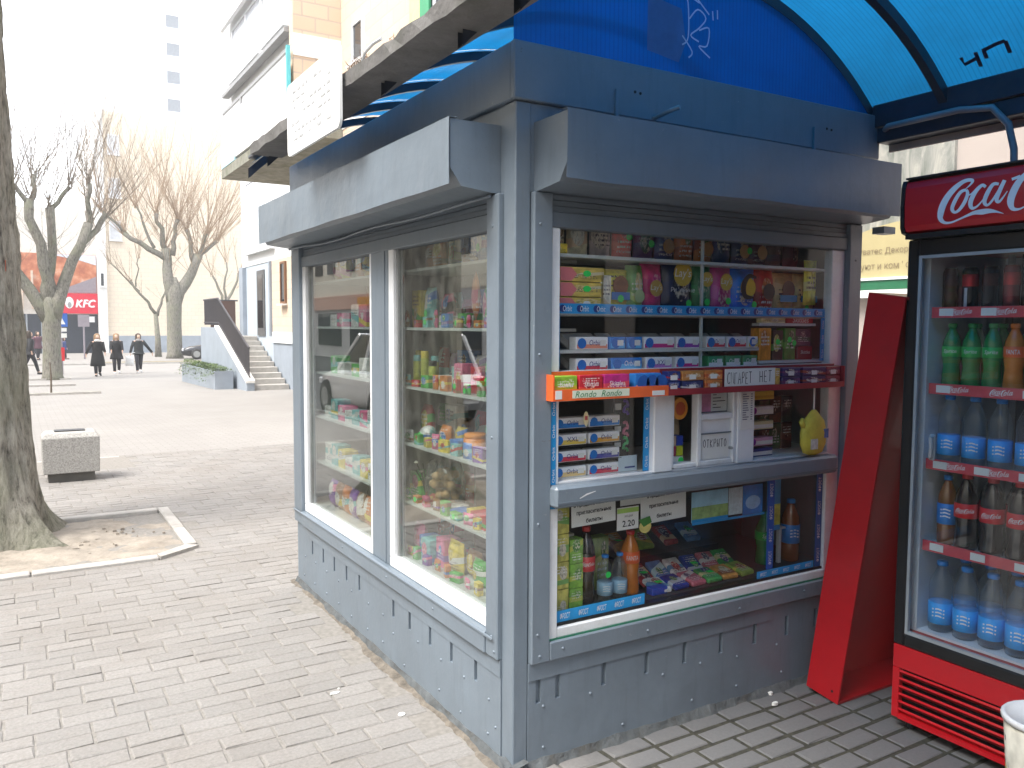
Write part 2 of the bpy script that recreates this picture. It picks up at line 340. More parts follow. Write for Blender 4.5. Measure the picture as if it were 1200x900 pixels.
# ------------------------------------------------------------------ shared materials
def PAINT(name, col, rough=.34):
    m, t = newmat(name); MC[name] = m; o = t.nodes.new('ShaderNodeOutputMaterial'); b = t.nodes.new('ShaderNodeBsdfPrincipled'); ge = t.nodes.new('ShaderNodeNewGeometry')
    mp = t.nodes.new('ShaderNodeMapping'); mp.inputs[3].default_value = (1, 1, .12); L(t, ge.outputs['Position'], mp.inputs[0])
    n1 = N(t, 'ShaderNodeTexNoise', Scale=26, Detail=5, Roughness=.7); L(t, mp.outputs[0], n1.inputs['Vector'])       # run-down streaks
    n2 = N(t, 'ShaderNodeTexNoise', Scale=2.3, Detail=8, Roughness=.7); L(t, ge.outputs['Position'], n2.inputs['Vector'])
    n3 = N(t, 'ShaderNodeTexNoise', Scale=34, Detail=6, Roughness=.75); L(t, ge.outputs['Position'], n3.inputs['Vector'])
    c = ramp(t, n2.outputs[0], [(.3, tuple(x*.86 for x in col)), (.7, tuple(x*1.12 for x in col))]).outputs[0]
    c = mix(t, c, tuple(x*.62+.012 for x in col), ramp(t, n1.outputs[0], [(.52, (0, 0, 0)), (.8, (.5,)*3)]).outputs[0])
    c = mix(t, c, (.36, .36, .34), ramp(t, n3.outputs[0], [(.66, (0, 0, 0)), (.70, (.6,)*3)]).outputs[0])
    c = mix(t, c, (.10, .075, .055), ramp(t, n3.outputs[0], [(.29, (.8,)*3), (.32, (0, 0, 0))]).outputs[0])
    L(t, c, b.inputs['Base Color']); L(t, ramp(t, n2.outputs[0], [(.3, (rough-.06,)*3), (.7, (rough+.14,)*3)]).outputs[0], b.inputs['Roughness'])
    n4 = N(t, 'ShaderNodeTexNoise', Scale=9, Detail=3); L(t, ge.outputs['Position'], n4.inputs['Vector'])
    bp = N(t, 'ShaderNodeBump', Strength=.25, Distance=.012); L(t, n4.outputs[0], bp.inputs['Height'])
    b2 = N(t, 'ShaderNodeBump', Strength=.18, Distance=.002); L(t, n3.outputs[0], b2.inputs['Height']); L(t, bp.outputs[0], b2.inputs['Normal']); L(t, b2.outputs[0], b.inputs['Normal'])
    L(t, b.outputs[0], o.inputs[0]); return m
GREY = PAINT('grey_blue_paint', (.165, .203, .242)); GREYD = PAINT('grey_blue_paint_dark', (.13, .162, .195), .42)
WHITE = P('white_paint', (.74, .76, .78), .4, 0, .05, 8, .06, 40, dirt=(.45, .43, .4), dirtamt=.5)
WHITE2 = P('white_laminate', (.72, .72, .69), .5, 0, .05, 3)
STEEL = P('galvanised_steel', (.33, .34, .34), .4, .6, .12, 12)
BLACK = P('black_plastic', (.012, .012, .013), .35, 0, .2, 8)
RUBBER = P('black_rubber', (.02, .02, .02), .7)
DARKMET = P('dark_painted_steel', (.02, .028, .045), .4, .2, .2, 8, dirt=(.08, .07, .06), dirtamt=.4)
CONC = P('weathered_concrete', (.15, .145, .14), .9, 0, .22, 9, .5, 45, dirt=(.09, .095, .07), dirtamt=.75)
PAPER = P('white_paper', (.72, .72, .69), .7, 0, .04, 10)
INK = P('black_ink', (.02, .02, .025), .6)
WINK = P('white_ink', (.8, .8, .8), .5)
ORBLUE = P('cyan_blue_card', (.01, .27, .62), .4, 0, .08, 8)
NAVY = P('navy_ink', (.005, .03, .2), .4)
FRBLUE = P('ice_blue_card', (.02, .28, .62), .4, 0, .15, 18)
RED = P('red_paint', (.46, .007, .013), .35, 0, .1, 4, .04, 20, dirt=(.2, .01, .01), dirtamt=.5, coat=.15)
REDP = P('red_print', (.6, .012, .02), .35)
ORANGE = P('orange_card', (.78, .13, .03), .4, 0, .1, 8)
GREENP = P('neon_green_sticker', (.03, .75, .12), .6)
YEL = P('yellow_print', (.8, .58, .05), .4)
CGLASS = GLASS('shop_window_glass', (.99, 1, 1), 1.0, 1.32, 0, .006)
CGLASS2 = GLASS('street_window_glass', (.92, .95, .94), 1.0, 2.6, 0, 0)
FGLASS = GLASS('fridge_door_glass', (.97, .99, 1), 1.0, 1.4, 0, .01)
DARKGL = P('dark_window_glass', (.02, .025, .03), .05, 0, .2, 2, spec=1)

# ------------------------------------------------------------------ ground
def gz(Y): return 0 if Y < 6 else (-.016*(Y-6) if Y < 36 else -.48)
pave = BRICKS('paving_far', (.30, .285, .27), (.28, .265, .25), (.24, .226, .21), .21, .105, .008, 'xy', .3, .85, .35)
m, t = newmat('paver_joint_bed'); MC['bed'] = m
o_ = t.nodes.new('ShaderNodeOutputMaterial'); b_ = t.nodes.new('ShaderNodeBsdfPrincipled'); ge = t.nodes.new('ShaderNodeNewGeometry')
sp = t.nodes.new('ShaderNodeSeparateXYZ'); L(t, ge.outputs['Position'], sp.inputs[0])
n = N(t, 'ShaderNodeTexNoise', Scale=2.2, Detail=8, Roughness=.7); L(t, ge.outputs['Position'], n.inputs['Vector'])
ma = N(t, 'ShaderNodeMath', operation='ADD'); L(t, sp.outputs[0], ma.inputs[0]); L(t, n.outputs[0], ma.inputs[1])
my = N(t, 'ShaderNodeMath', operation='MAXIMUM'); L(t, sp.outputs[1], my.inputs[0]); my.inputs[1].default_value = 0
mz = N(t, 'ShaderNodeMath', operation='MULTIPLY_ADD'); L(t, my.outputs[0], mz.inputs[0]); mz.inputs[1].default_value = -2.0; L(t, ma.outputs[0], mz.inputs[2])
moss = ramp(t, mz.outputs[0], [(.45, (0, 0, 0)), (.95, (1, 1, 1))]).outputs[0]  # joint moss, deepened to carry the shade under the canopy
n2 = N(t, 'ShaderNodeTexNoise', Scale=40, Detail=4); L(t, ge.outputs['Position'], n2.inputs['Vector'])
sand = ramp(t, n2.outputs[0], [(.3, (.19, .178, .16)), (.7, (.27, .252, .23))]).outputs[0]
moss_shade_c = ramp(t, n2.outputs[0], [(.3, (.022, .022, .018)), (.7, (.06, .058, .042))]).outputs[0]
L(t, mix(t, sand, moss_shade_c, moss), b_.inputs['Base Color']); b_.inputs['Roughness'].default_value = .95; L(t, b_.outputs[0], o_.inputs[0])
BED = m
mb = MB()
ys = [-60, -30, -10, -4, 8.6, 8.61]+[9+1.5*i for i in range(19)]+[40, 60, 90, 140, 300, 900]
xs = [-900, -60, -3.6, -3.59, 5, 20, 60, 900]
PITS = ((-3.35, -.47, 3.62, 5.05), (-3.35, -.42, 7.75, 8.5))
for i in range(len(ys)-1):
    for j in range(len(xs)-1):
        y0, y1, x0, x1 = ys[i], ys[i+1], xs[j], xs[j+1]
        road = x1 <= -3.6+.001
        def zz(Y): return (-.13 if road else 0)+(gz(Y) if Y > 8.605 else (-.005 if not road else 0))
        near = (y1 <= 8.61 and y0 >= -4.01 and x0 > -3.595 and x1 < 5.1)
        if x0 > -3.61 and x1 < -3.58: # drop to the road
            continue
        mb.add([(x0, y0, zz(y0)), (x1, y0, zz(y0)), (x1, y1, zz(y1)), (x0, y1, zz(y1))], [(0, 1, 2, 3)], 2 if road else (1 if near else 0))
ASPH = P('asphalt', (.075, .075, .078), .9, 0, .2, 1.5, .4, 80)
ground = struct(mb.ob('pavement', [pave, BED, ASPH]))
# pavers: pairs of rows in stretcher bond, laid along the kiosk front
m, t = newmat('concrete_paver'); MC['paver'] = m
o_ = t.nodes.new('ShaderNodeOutputMaterial'); b_ = t.nodes.new('ShaderNodeBsdfPrincipled'); ge = t.nodes.new('ShaderNodeNewGeometry'); oi = t.nodes.new('ShaderNodeObjectInfo')
ad = N(t, 'ShaderNodeMath', operation='ADD'); L(t, ge.outputs['Random Per Island'], ad.inputs[0]); L(t, oi.outputs['Random'], ad.inputs[1])
fr = N(t, 'ShaderNodeMath', operation='FRACT'); L(t, ad.outputs[0], fr.inputs[0])
base = ramp(t, fr.outputs[0], [(0, (.245, .233, .22)), (.5, (.262, .249, .235)), (1, (.285, .27, .255))]).outputs[0]
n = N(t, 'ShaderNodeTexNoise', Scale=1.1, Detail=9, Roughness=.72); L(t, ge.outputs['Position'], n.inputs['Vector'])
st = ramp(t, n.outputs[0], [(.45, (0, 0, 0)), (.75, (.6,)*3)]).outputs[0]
n2 = N(t, 'ShaderNodeTexNoise', Scale=70, Detail=5, Roughness=.7); L(t, ge.outputs['Position'], n2.inputs['Vector'])
c = mix(t, base, (.2, .175, .15), st); c = mix(t, c, ramp(t, n2.outputs[0], [(.3, (.75,)*3), (.7, (1.1,)*3)]).outputs[0], 1.0, 'MULTIPLY')
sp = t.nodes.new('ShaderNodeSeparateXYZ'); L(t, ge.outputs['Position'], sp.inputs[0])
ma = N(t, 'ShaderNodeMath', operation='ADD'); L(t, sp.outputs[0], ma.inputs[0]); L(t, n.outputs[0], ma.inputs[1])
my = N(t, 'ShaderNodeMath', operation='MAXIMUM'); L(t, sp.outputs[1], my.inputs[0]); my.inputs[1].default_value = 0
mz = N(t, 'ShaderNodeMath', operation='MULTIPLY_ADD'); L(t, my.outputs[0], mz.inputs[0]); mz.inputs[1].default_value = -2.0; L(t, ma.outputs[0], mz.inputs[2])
painted_shade = ramp(t, mz.outputs[0], [(.5, (0, 0, 0)), (1.0, (.75,)*3)]).outputs[0]  # shade under the canopy, painted into the paver tops
c = mix(t, c, (.095, .10, .108), painted_shade)
L(t, c, b_.inputs['Base Color']); b_.inputs['Roughness'].default_value = .82
bp = N(t, 'ShaderNodeBump', Strength=.35, Distance=.004); L(t, n2.outputs[0], bp.inputs['Height']); L(t, bp.outputs[0], b_.inputs['Normal'])
L(t, b_.outputs[0], o_.inputs[0]); PAVER = m
def paver_geo(mb, x0, x1, y0, y1, z, rnd):
    c = .0035; d = .035
    j = lambda: rnd.uniform(-.003, .003)
    zz = [z+rnd.uniform(-.0015, .0015) for _ in range(4)]
    vs = [(x0, y0, z-d), (x1, y0, z-d), (x1, y1, z-d), (x0, y1, z-d)]
    vs += [(x0+j(), y0+j(), z-c), (x1+j(), y0+j(), z-c), (x1+j(), y1+j(), z-c), (x0+j(), y1+j(), z-c)]
    vs += [(x0+c*1.4+j(), y0+c*1.4+j(), zz[0]), (x1-c*1.4+j(), y0+c*1.4+j(), zz[1]), (x1-c*1.4+j(), y1-c*1.4+j(), zz[2]), (x0+c*1.4+j(), y1-c*1.4+j(), zz[3])]
    fs = [(8, 9, 10, 11)]
    for a in (0, 4):
        for k in range(4): fs.append((a+k, a+(k+1) % 4, a+4+(k+1) % 4, a+4+k))
    mb.add(vs, fs)
rnd = random.Random(5); PL, PW, G = .2, .1, .008
slots = []
row = 0; y = -2.6
while y < 8.5:
    off = ((row//2) % 2)*.104+(row//4)*.012
    x = -3.55-off
    while x < 4.0:
        cx, cy = x+PL/2, y+PW/2
        ok = not (cx > .04 and cy > .03 and cx < 2.0 and cy < 2.6)
        for (a, b2, c2, d2) in PITS:
            if a-.06 < cx-.0 < b2+.12 and c2-.12 < cy < d2+.1: ok = False
        if cx > -.11 and .0 < cy < 2.55 and cx < .1: ok = ok and cx < -.09
        g2 = G/2+(.006 if cx > .1 and cy < .2 else 0)
        if ok: slots.append((x+g2, x+PL-g2, y+g2, y+PW-g2))
        x += PL
    y += PW; row += 1
def seen(s):
    v = Vector(((s[0]+s[1])/2, (s[2]+s[3])/2, 0))-M.translation; d = v.dot(fw)
    if d < .3: return 1e9
    px, py = 600+FPX*v.dot(r2)/d, 450-FPX*v.dot(u2)/d
    return d if -10 < px < 1210 and py < 915 else 1e9
slots.sort(key=seen)
vars_ = []
for k in range(10):
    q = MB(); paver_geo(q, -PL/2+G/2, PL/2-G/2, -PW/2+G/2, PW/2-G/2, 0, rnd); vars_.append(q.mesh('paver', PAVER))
vars2_ = []
for k in range(10):
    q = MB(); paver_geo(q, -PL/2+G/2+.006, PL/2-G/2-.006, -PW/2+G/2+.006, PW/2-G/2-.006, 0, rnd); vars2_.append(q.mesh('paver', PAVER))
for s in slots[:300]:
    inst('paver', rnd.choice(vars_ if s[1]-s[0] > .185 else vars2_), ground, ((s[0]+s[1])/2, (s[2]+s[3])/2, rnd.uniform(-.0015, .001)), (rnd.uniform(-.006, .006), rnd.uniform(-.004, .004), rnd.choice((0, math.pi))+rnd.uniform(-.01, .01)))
q = MB()
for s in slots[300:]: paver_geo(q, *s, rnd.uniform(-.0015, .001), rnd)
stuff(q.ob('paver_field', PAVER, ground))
KERB = P('kerb_concrete', (.42, .40, .375), .9, 0, .15, 8, .5, 60, dirt=(.2, .18, .15), dirtamt=.6)
mb = MB()
for i in range(-4, 60): mb.box(-3.72, -3.6, i*1.5, i*1.5+1.49, -.6 if i > 3 else -.14, max(gz(i*1.5), gz(i*1.5+1.5))+.01)
struct(mb.ob('road_kerb', KERB))
# tree pits: soil + kerb stones
SOIL = P('dry_soil', (.30, .265, .222), 1, 0, .28, 6, 1.0, 30, dirt=(.15, .12, .09), dirtamt=.6)
def pit(x0, x1, y0, y1, label, cut=False):
    p = struct(thing('tree_pit', label, 'tree pit'))
    nx, ny = 44, 26; mb = MB(); r = random.Random(3)
    z0 = gz((y0+y1)/2)
    for i in range(nx+1):
        for j in range(ny+1):
            u, v = i/nx, j/ny; X = x0+(x1-x0)*u; Y = y0+(y1-y0)*v
            e = min(u, 1-u, v, 1-v)*6
            mb.v.append((X, Y, z0-.012+.02*min(1, e)+.012*math.sin(X*9+Y*4)*math.cos(Y*7)+r.uniform(-.006, .006)))
    for i in range(nx):
        for j in range(ny): k = i*(ny+1)+j; mb.f.append((k, k+ny+1, k+ny+2, k+1)); mb.mi.append(0)
    mb.ob('soil', SOIL, p, True)
    kw = .085
    for k in range(3):
        a = x0+(x1-x0)*k/3; b2 = x0+(x1-x0)*(k+1)/3
        if cut and k == 2: b2 -= .2
        B(a, b2-.008, y0-kw, y0, z0-.08, z0+.018, c=.008).ob('kerb_stone', KERB, p)
        B(a, x0+(x1-x0)*(k+1)/3-.008, y1, y1+kw, z0-.08, z0+.03, c=.008).ob('kerb_stone', KERB, p)
    if cut:
        MB().prism([(x1-.2, y0-kw), (x1+kw, y0+.11), (x1, y0+.17), (x1-.21, y0)], 2, z0-.08, z0+.02).ob('kerb_stone', KERB, p)
    B(x1, x1+kw, y0+(.18 if cut else -kw), (y0+y1)/2, z0-.08, z0+.024, c=.008).ob('kerb_stone', KERB, p)
    B(x1, x1+kw, (y0+y1)/2+.008, y1+kw, z0-.08, z0+.028, c=.008).ob('kerb_stone', KERB, p)
    return p
for pi, (a, b2, c2, d2) in enumerate(PITS): pit(a, b2, c2, d2, ('sandy tree pit with raised kerb round the large trunk', 'sandy tree pit behind the granite litter bin')[pi], pi == 0)
mb = MB(); r = random.Random(9)
for k in range(60):
    a = r.uniform(0, 6.28); rr = r.uniform(.1, .9)
    X = -1.2+rr*.8*math.cos(a); Y = 4.3+rr*.55*math.sin(a)
    if X > -.5 or Y < 3.7: continue
    s_ = r.uniform(.006, .02); mb.box(X, X+s_*1.4, Y, Y+s_, .0, .006+s_*.5)
stuff(tag(mb.ob('soil_crumbs', SOIL), 'scattered small clods and stones on the sandy pit', 'clods'))

# ------------------------------------------------------------------ kiosk
K = thing('kiosk', 'grey-blue steel street kiosk with shop windows on two sides', 'kiosk')
KX, KY = 1.84, 2.60
B(.0, .062, 0, .078, .02, 2.36, c=.004).ob('corner_post', GREY, K)
B(KX-.06, KX, 0, .06, .02, 2.36, c=.004).ob('corner_post', GREY, K)
B(0, .06, KY-.06, KY, .02, 2.36, c=.004).ob('corner_post', GREY, K)
# skirts: flat sheets with recessed slots
def skirt_left():
    p = MB(); z0, z1, s0, s1 = .02, .392, .243, .326
    ys = [(1.07, ), (.885, ), (.674, ), (.474, ), (.268, ), (2.29, ), (2.09, ), (1.9, ), (1.705, ), (1.515, )]
    cuts = sorted((a[0]-.012, a[0]+.012) for a in ys)
    p.box(-.004, .03, .0785, KY-.0605, z0, s0); p.box(-.004, .03, .0785, KY-.0605, s1, z1)
    y = .0785
    for a, b2 in cuts: p.box(-.004, .03, y, a, s0, s1); p.box(.012, .03, a, b2, s0, s1); y = b2
    p.box(-.004, .03, y, KY-.0605, s0, s1)
    return p
skl = skirt_left().ob('skirt_panel', GREY, K)
p = MB(); z0, z1, s0, s1 = .02, .392, .24, .328
p.box(.0625, KX-.0605, -.004, .03, z0, s0); p.box(.0625, KX-.0605, -.004, .03, s1, z1)
x = .0625
for a in (.105, .19, .4, .61, .808, 1.01, 1.21, 1.41, 1.6): p.box(x, a-.011, -.004, .03, s0, s1); p.box(a-.011, a+.011, .012, .03, s0, s1); x = a+.011
p.box(x, KX-.0605, -.004, .03, s0, s1)
skr = p.ob('skirt_panel', GREY, K)
B(.0625, 1.3, -.0075, -.0045, .329, .391).ob('joint_strip', GREY, skr)
B(-.0075, -.0045, .0785, KY-.07, .327, .391).ob('joint_strip', GREY, skl)
# rivets and screw heads
def dome(mb, c, n, r=.0065):
    c, n = Vector(c), Vector(n); u = n.orthogonal().normalized(); v = n.cross(u); k = len(mb.v)
    for rr, h in ((1, 0), (.8, .5), (.35, .75)):
        for j in range(7):
            a = 6.283*j/7; mb.v.append(tuple(c+(u*math.cos(a)+v*math.sin(a))*r*rr+n*r*h))
    for i in range(2):
        for j in range(7): mb.f.append((k+i*7+j, k+i*7+(j+1) % 7, k+(i+1)*7+(j+1) % 7, k+(i+1)*7+j)); mb.mi.append(0)
    mb.f.append(tuple(k+14+j for j in range(7))); mb.mi.append(0)
mb = MB(); r = random.Random(2)
for y, z in [(1.072, .166), (.796, .219), (.568, .22), (.363, .224), (.165, .213), (.584, .086), (.392, .07), (.171, .079), (.114, .127), (1.196, .218), (1.385, .216), (1.628, .212), (1.83, .21), (2.03, .21), (2.23, .21), (2.43, .2), (1.198, .083), (.945, .06), (1.399, .081), (1.632, .074), (1.831, .084), (2.033, .083), (2.25, .08), (2.45, .08)]:
    dome(mb, (-.004, y, z), (-1, 0, 0))
stuff(mb.ob('rivets', GREY, skl, True))
mb = MB()
for x, z in [(.127, .224), (.338, .223), (.695, .218), (.897, .221), (1.108, .206), (1.35, .21), (.128, .07), (.495, .064), (.854, .075), (1.107, .079), (1.386, .079)]: dome(mb, (x, -.004, z), (0, -1, 0))
stuff(mb.ob('rivets', GREY, skr, True))
# concrete plinth, crumbling
def plinth(axis):
    p = MB(); r = random.Random(4+axis); n = 90; Ls = KY if axis == 1 else KX
    for i in range(n+1):
        s = -.03+(Ls+.03)*i/n; w1 = math.sin(i*.31)+.6*math.sin(i*.83+1)+.4*math.sin(i*1.9)
        a = -.012-.003*w1; b2 = -.024-.005*w1
        for off, z in ((.05, .045), (-.005, .030+.003*w1), (a, .014+.002*w1), (b2, -.010), (b2, -.05)):
            p.v.append((off, s, z) if axis == 1 else (s, off, z))
    for i in range(n):
        for j in range(4):
            q = (i*5+j, i*5+j+1, (i+1)*5+j+1, (i+1)*5+j); p.f.append(q if axis == 1 else q[::-1]); p.mi.append(0)
    return p
PLM = P('crumbling_painted_plinth', (.095, .105, .11), .9, 0, .35, 14, .5, 50, dirt=(.08, .07, .055), dirtamt=.9)
plinth(1).ob('plinth', PLM, K); plinth(0).ob('plinth', PLM, K)
DEBRIS = P('dirt_band', (.16, .14, .115), 1, 0, .4, 20, 1, 60)
mb = MB(); r = random.Random(8); wv = .05
for i in range(121):
    sy_ = -.06+i*.0225; wv = min(.085, max(.02, wv+r.uniform(-.012, .012)))
    mb.v += [(-.012, sy_, .006), (-.012-wv*.55, sy_, .001), (-.012-wv, sy_, -.007)]
for i in range(120):
    for k in range(2): mb.f.append((3*i+k, 3*i+3+k, 3*i+4+k, 3*i+1+k)); mb.mi.append(0)
stuff(tag(mb.ob('dirt_line', DEBRIS), 'brown dirt washed up along the kiosk foot', 'dirt'))

# window surrounds, left side (x = 0 plane, facing the street)
GF = -.02
fl = MB(); fl.box(GF, .03, .080, .165, .392, 2.06, c=.004); fl.box(GF, .03, KY-.16, KY-.005, .392, 2.06, c=.004); fl.box(GF-.006, .03, .166, KY-.161, .392, .475, c=.004)
fr_l = fl.ob('window_surround', GREY, K)
B(GF-.012, -.0265, .10, KY-.02, .462, .474, c=.003).ob('drip_edge', GREY, fr_l)
B(.0, .05, 1.12, 1.335, .476, 2.0, c=.004).ob('mullion', GREY, K)
B(-.003, -.001, 1.16, 1.185, .48, 1.95).ob('mullion_rib', GREY, K)
for (a, b2) in ((.166, 1.119), (1.336, KY-.161)):
    f = MB(); f.box(.0, .045, a, b2, .476, .520, c=.003); f.box(.0, .045, b2-.055, b2, .521, 1.96, c=.003); f.box(.001, .045, a, a+.022, .521, 1.96, c=.003); f.box(.002, .045, a+.023, b2-.056, 1.945, 1.985)
    fo = f.ob('white_sash', WHITE, K)
    B(.014, .045, a+.023, b2-.056, .521, .533).ob('glazing_bead', WHITE, fo)
    B(.016, .045, b2-.075, b2-.0565, .534, 1.944).ob('glazing_bead', STEEL, fo)
    B(.024, .030, a+.0225, b2-.0765, .5335, 1.9445).ob('glass_pane', CGLASS2, fo)
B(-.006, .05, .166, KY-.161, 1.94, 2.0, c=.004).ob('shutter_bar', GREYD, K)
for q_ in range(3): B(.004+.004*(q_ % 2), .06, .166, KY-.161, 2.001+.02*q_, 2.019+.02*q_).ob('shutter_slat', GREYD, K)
# window surround, front (y = 0 plane)
ff = MB(); ff.box(.065, .143, GF, .03, .392, 2.06, c=.004); ff.box(1.738, 1.822, GF, .03, .392, 2.06, c=.004); ff.box(.1435, 1.7375, GF, .03, .392, .462, c=.004)
fr_f = ff.ob('window_surround', GREY, K)
mb = MB()
for x, z in [(.09, .5), (.1, .42), (.2, .43), (.09, .9), (.09, 1.5), (.09, 1.95), (.6, .42), (1.1, .42), (1.5, .43), (1.78, 1.9), (1.78, 1.2)]: dome(mb, (x, GF, z), (0, -1, 0), .006)
stuff(mb.ob('rivets', GREY, fr_f, True))
mb = MB()
for y, z in [(.12, .47), (.1, .42), (.6, .43), (1.1, .43), (1.7, .43), (2.4, .43), (.12, 1.2), (.12, 1.95)]: dome(mb, (GF-.006 if .17 < y < 2.4 else GF, y, z), (-1, 0, 0), .006)
stuff(mb.ob('rivets', GREY, fr_l, True))
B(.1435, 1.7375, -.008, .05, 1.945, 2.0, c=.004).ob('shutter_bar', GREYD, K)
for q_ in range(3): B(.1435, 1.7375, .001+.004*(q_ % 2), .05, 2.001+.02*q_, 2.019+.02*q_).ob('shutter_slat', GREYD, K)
wf = MB(); wf.box(.144, .186, -.004, .05, .464, 1.944, c=.004); wf.box(1.652, 1.737, .004, .05, .464, 1.944, c=.004); wf.box(.187, 1.651, -.002, .05, .464, .502, c=.004)
wfo = wf.ob('white_frame', WHITE, K)
B(.146, 1.70, -.009, -.0045, .462, .4675).ob('green_trim', P('green_paint', (.02, .16, .09), .5), wfo)
B(.189, 1.65, .01, .05, .503, .512).ob('bottom_bead', BLACK, wfo)
B(.187, 1.651, .022, .028, 1.44, 1.944).ob('glass_pane', CGLASS, K)
B(.187, .621, .022, .028, 1.04, 1.34).ob('glass_pane', CGLASS, K)
B(1.17, 1.651, .022, .028, 1.04, 1.34).ob('glass_pane', CGLASS, K)
B(.187, 1.651, .022, .028, .513, .952).ob('glass_pane', CGLASS, K)
B(.187, 1.651, .006, .048, 1.341, 1.439).ob('transom', WHITE, K)
for a, b2 in ((.622, .718), (1.07, 1.169)): B(a, b2, -.012, .05, 1.034, 1.34, c=.004).ob('white_post', WHITE, K)
B(.187, 1.651, -.004, .05, 1.0335, 1.0395).ob('white_sill', WHITE, K)
led = B(.138, 1.655, -.058, .05, .955, 1.033, c=.010).ob('counter_ledge', GREY, K)
B(.145, 1.65, -.061, -.0585, .972, .977).ob('ledge_groove', GREYD, led)
mb = MB(); mb.ribbon([(0, 0, .003), (.03, .012, .006), (.07, .02, .002)], .005, (.24, -.0605, .985), XA, ZA); mb.ob('scratch', WHITE, led)
# service hatch
sv = MB(); sv.box(.719, .728, -.006, .045, 1.045, 1.338); sv.box(.729, .850, -.006, .045, 1.04, 1.058, c=.003); sv.box(.851, .873, -.008, .03, 1.04, 1.338, c=.003); sv.box(1.048, 1.069, -.008, .03, 1.04, 1.338, c=.003)
sv.box(.874, 1.047, -.006, .03, 1.225, 1.25, c=.003); sv.box(.874, 1.047, -.006, .03, 1.04, 1.06, c=.003); sv.box(.875, 1.046, .006, .02, 1.061, 1.224)
svo = sv.ob('service_hatch', WHITE, K)
B(.875, 1.046, -.001, .004, 1.166, 1.171).ob('hatch_groove', GREYD, svo)
B(.874, 1.047, .012, .016, 1.251, 1.338).ob('glass_pane', CGLASS, svo)
B(1.02, 1.03, -.03, -.0085, 1.10, 1.112, c=.003).ob('hatch_latch', STEEL, svo)
# walls behind, roof, interior
INT = P('kiosk_interior_panel', (.55, .55, .52), .7, 0, .08, 3)
B(.0625, KX-.001, KY-.04, KY, .0, 2.36).ob('back_wall', INT, K)
B(KX-.03, KX+.002, .061, KY-.041, .0, 2.36).ob('side_wall', GREY, K)
B(.031, KX-.031, .031, KY-.041, .02, .06).ob('kiosk_floor', INT, K)
B(.005, .05, .080, KY-.061, 2.061, 2.359).ob('upper_wall', GREY, K)
B(.0625, KX-.061, .005, .05, 2.061, 2.359).ob('upper_wall', GREY, K)
fas = MB(); fas.box(-.016, 1.925, -.016, .01, 2.362, 2.555, c=.004); fas.box(-.016, .01, .0105, 2.62, 2.362, 2.553, c=.004); fas.box(1.90, 1.925, .0105, 2.62, 2.362, 2.553)
fas.box(.0105, 1.8995, .0105, 2.62, 2.363, 2.40)
fao = fas.ob('fascia', GREY, K)
for x in (.412, 1.476): B(x-.006, x+.006, -.027, -.0165, 2.335, 2.45).ob('bracket', GREY, fao)
mb = MB(); mb.tube([(.59, -.017, 2.372), (.60, -.1, 2.385), (.615, -.13, 2.392)], .009, 8); mb.ob('pipe_stub', STEEL, fao)
mb = MB(); dome(mb, (.50, -.0165, 2.455), (0, -1, 0), .006); dome(mb, (.525, -.0165, 2.453), (0, -1, 0), .006); dome(mb, (1.56, -.0165, 2.455), (0, -1, 0), .006); dome(mb, (1.59, -.0165, 2.453), (0, -1, 0), .006)
stuff(mb.ob('bolts', BLACK, fao))
# visors (shutter boxes) with folded sheet fronts
prof = [(-.195, 2.296), (-.195, 2.135), (-.152, 2.075), (-.03, 2.062), (.004, 2.062), (.004, 2.296)]
VIS = GREY
def visor(axis, a0, a1):
    v = MB(); v.prism(prof, axis, a0, a1) if axis == 1 else None
    if axis == 0: v.prism(prof, 0, a0, a1)
    return v
# prism with axis=1 expects (x,z); axis=0 expects (y,z)
vl = visor(1, .105, 2.632).ob('visor', VIS, K); vr = visor(0, .078, 1.818).ob('visor', VIS, K)
def sheet(axis, a0, a1, seed):
    s = MB(); n = 26; rr = random.Random(seed)
    for i in range(n+1):
        a = a0+(a1-a0)*i/n; wob = .0025*math.sin(i*.9+seed)+rr.uniform(-.0006, .0006)
        for off, z in ((-.17, 2.302), (-.2, 2.300+wob*.3), (-.2005+wob*.4, 2.19), (-.2+wob, 2.078+wob)):
            s.v.append((off, a, z) if axis == 1 else (a, off, z))
    for i in range(n):
        for j in range(3):
            q = (i*4+j, i*4+j+1, (i+1)*4+j+1, (i+1)*4+j); s.f.append(q if axis == 1 else q[::-1]); s.mi.append(0)
    return s
for ax, a0, a1, po in ((1, .100, 2.634, vl), (0, .074, 1.82, vr)):
    o = sheet(ax, a0, a1, 2+ax).ob('front_sheet', GREY, po); md = o.modifiers.new('s', 'SOLIDIFY'); md.thickness = .002
# sagging soffit trim under the street-side visor
mb = MB(); pts = []
for i in range(21): y = .12+2.45*i/20; pts.append((-.03-.012*math.sin(i*.35), y, 2.052-.012*math.sin(i*.33)**2))
mb.tube(pts, .006, 6); mb.ob('soffit_trim', GREY, vl, True)
B(1.86, 1.94, -.1, -.04, 2.02, 2.05).ob('loose_flap', GREY, vr)

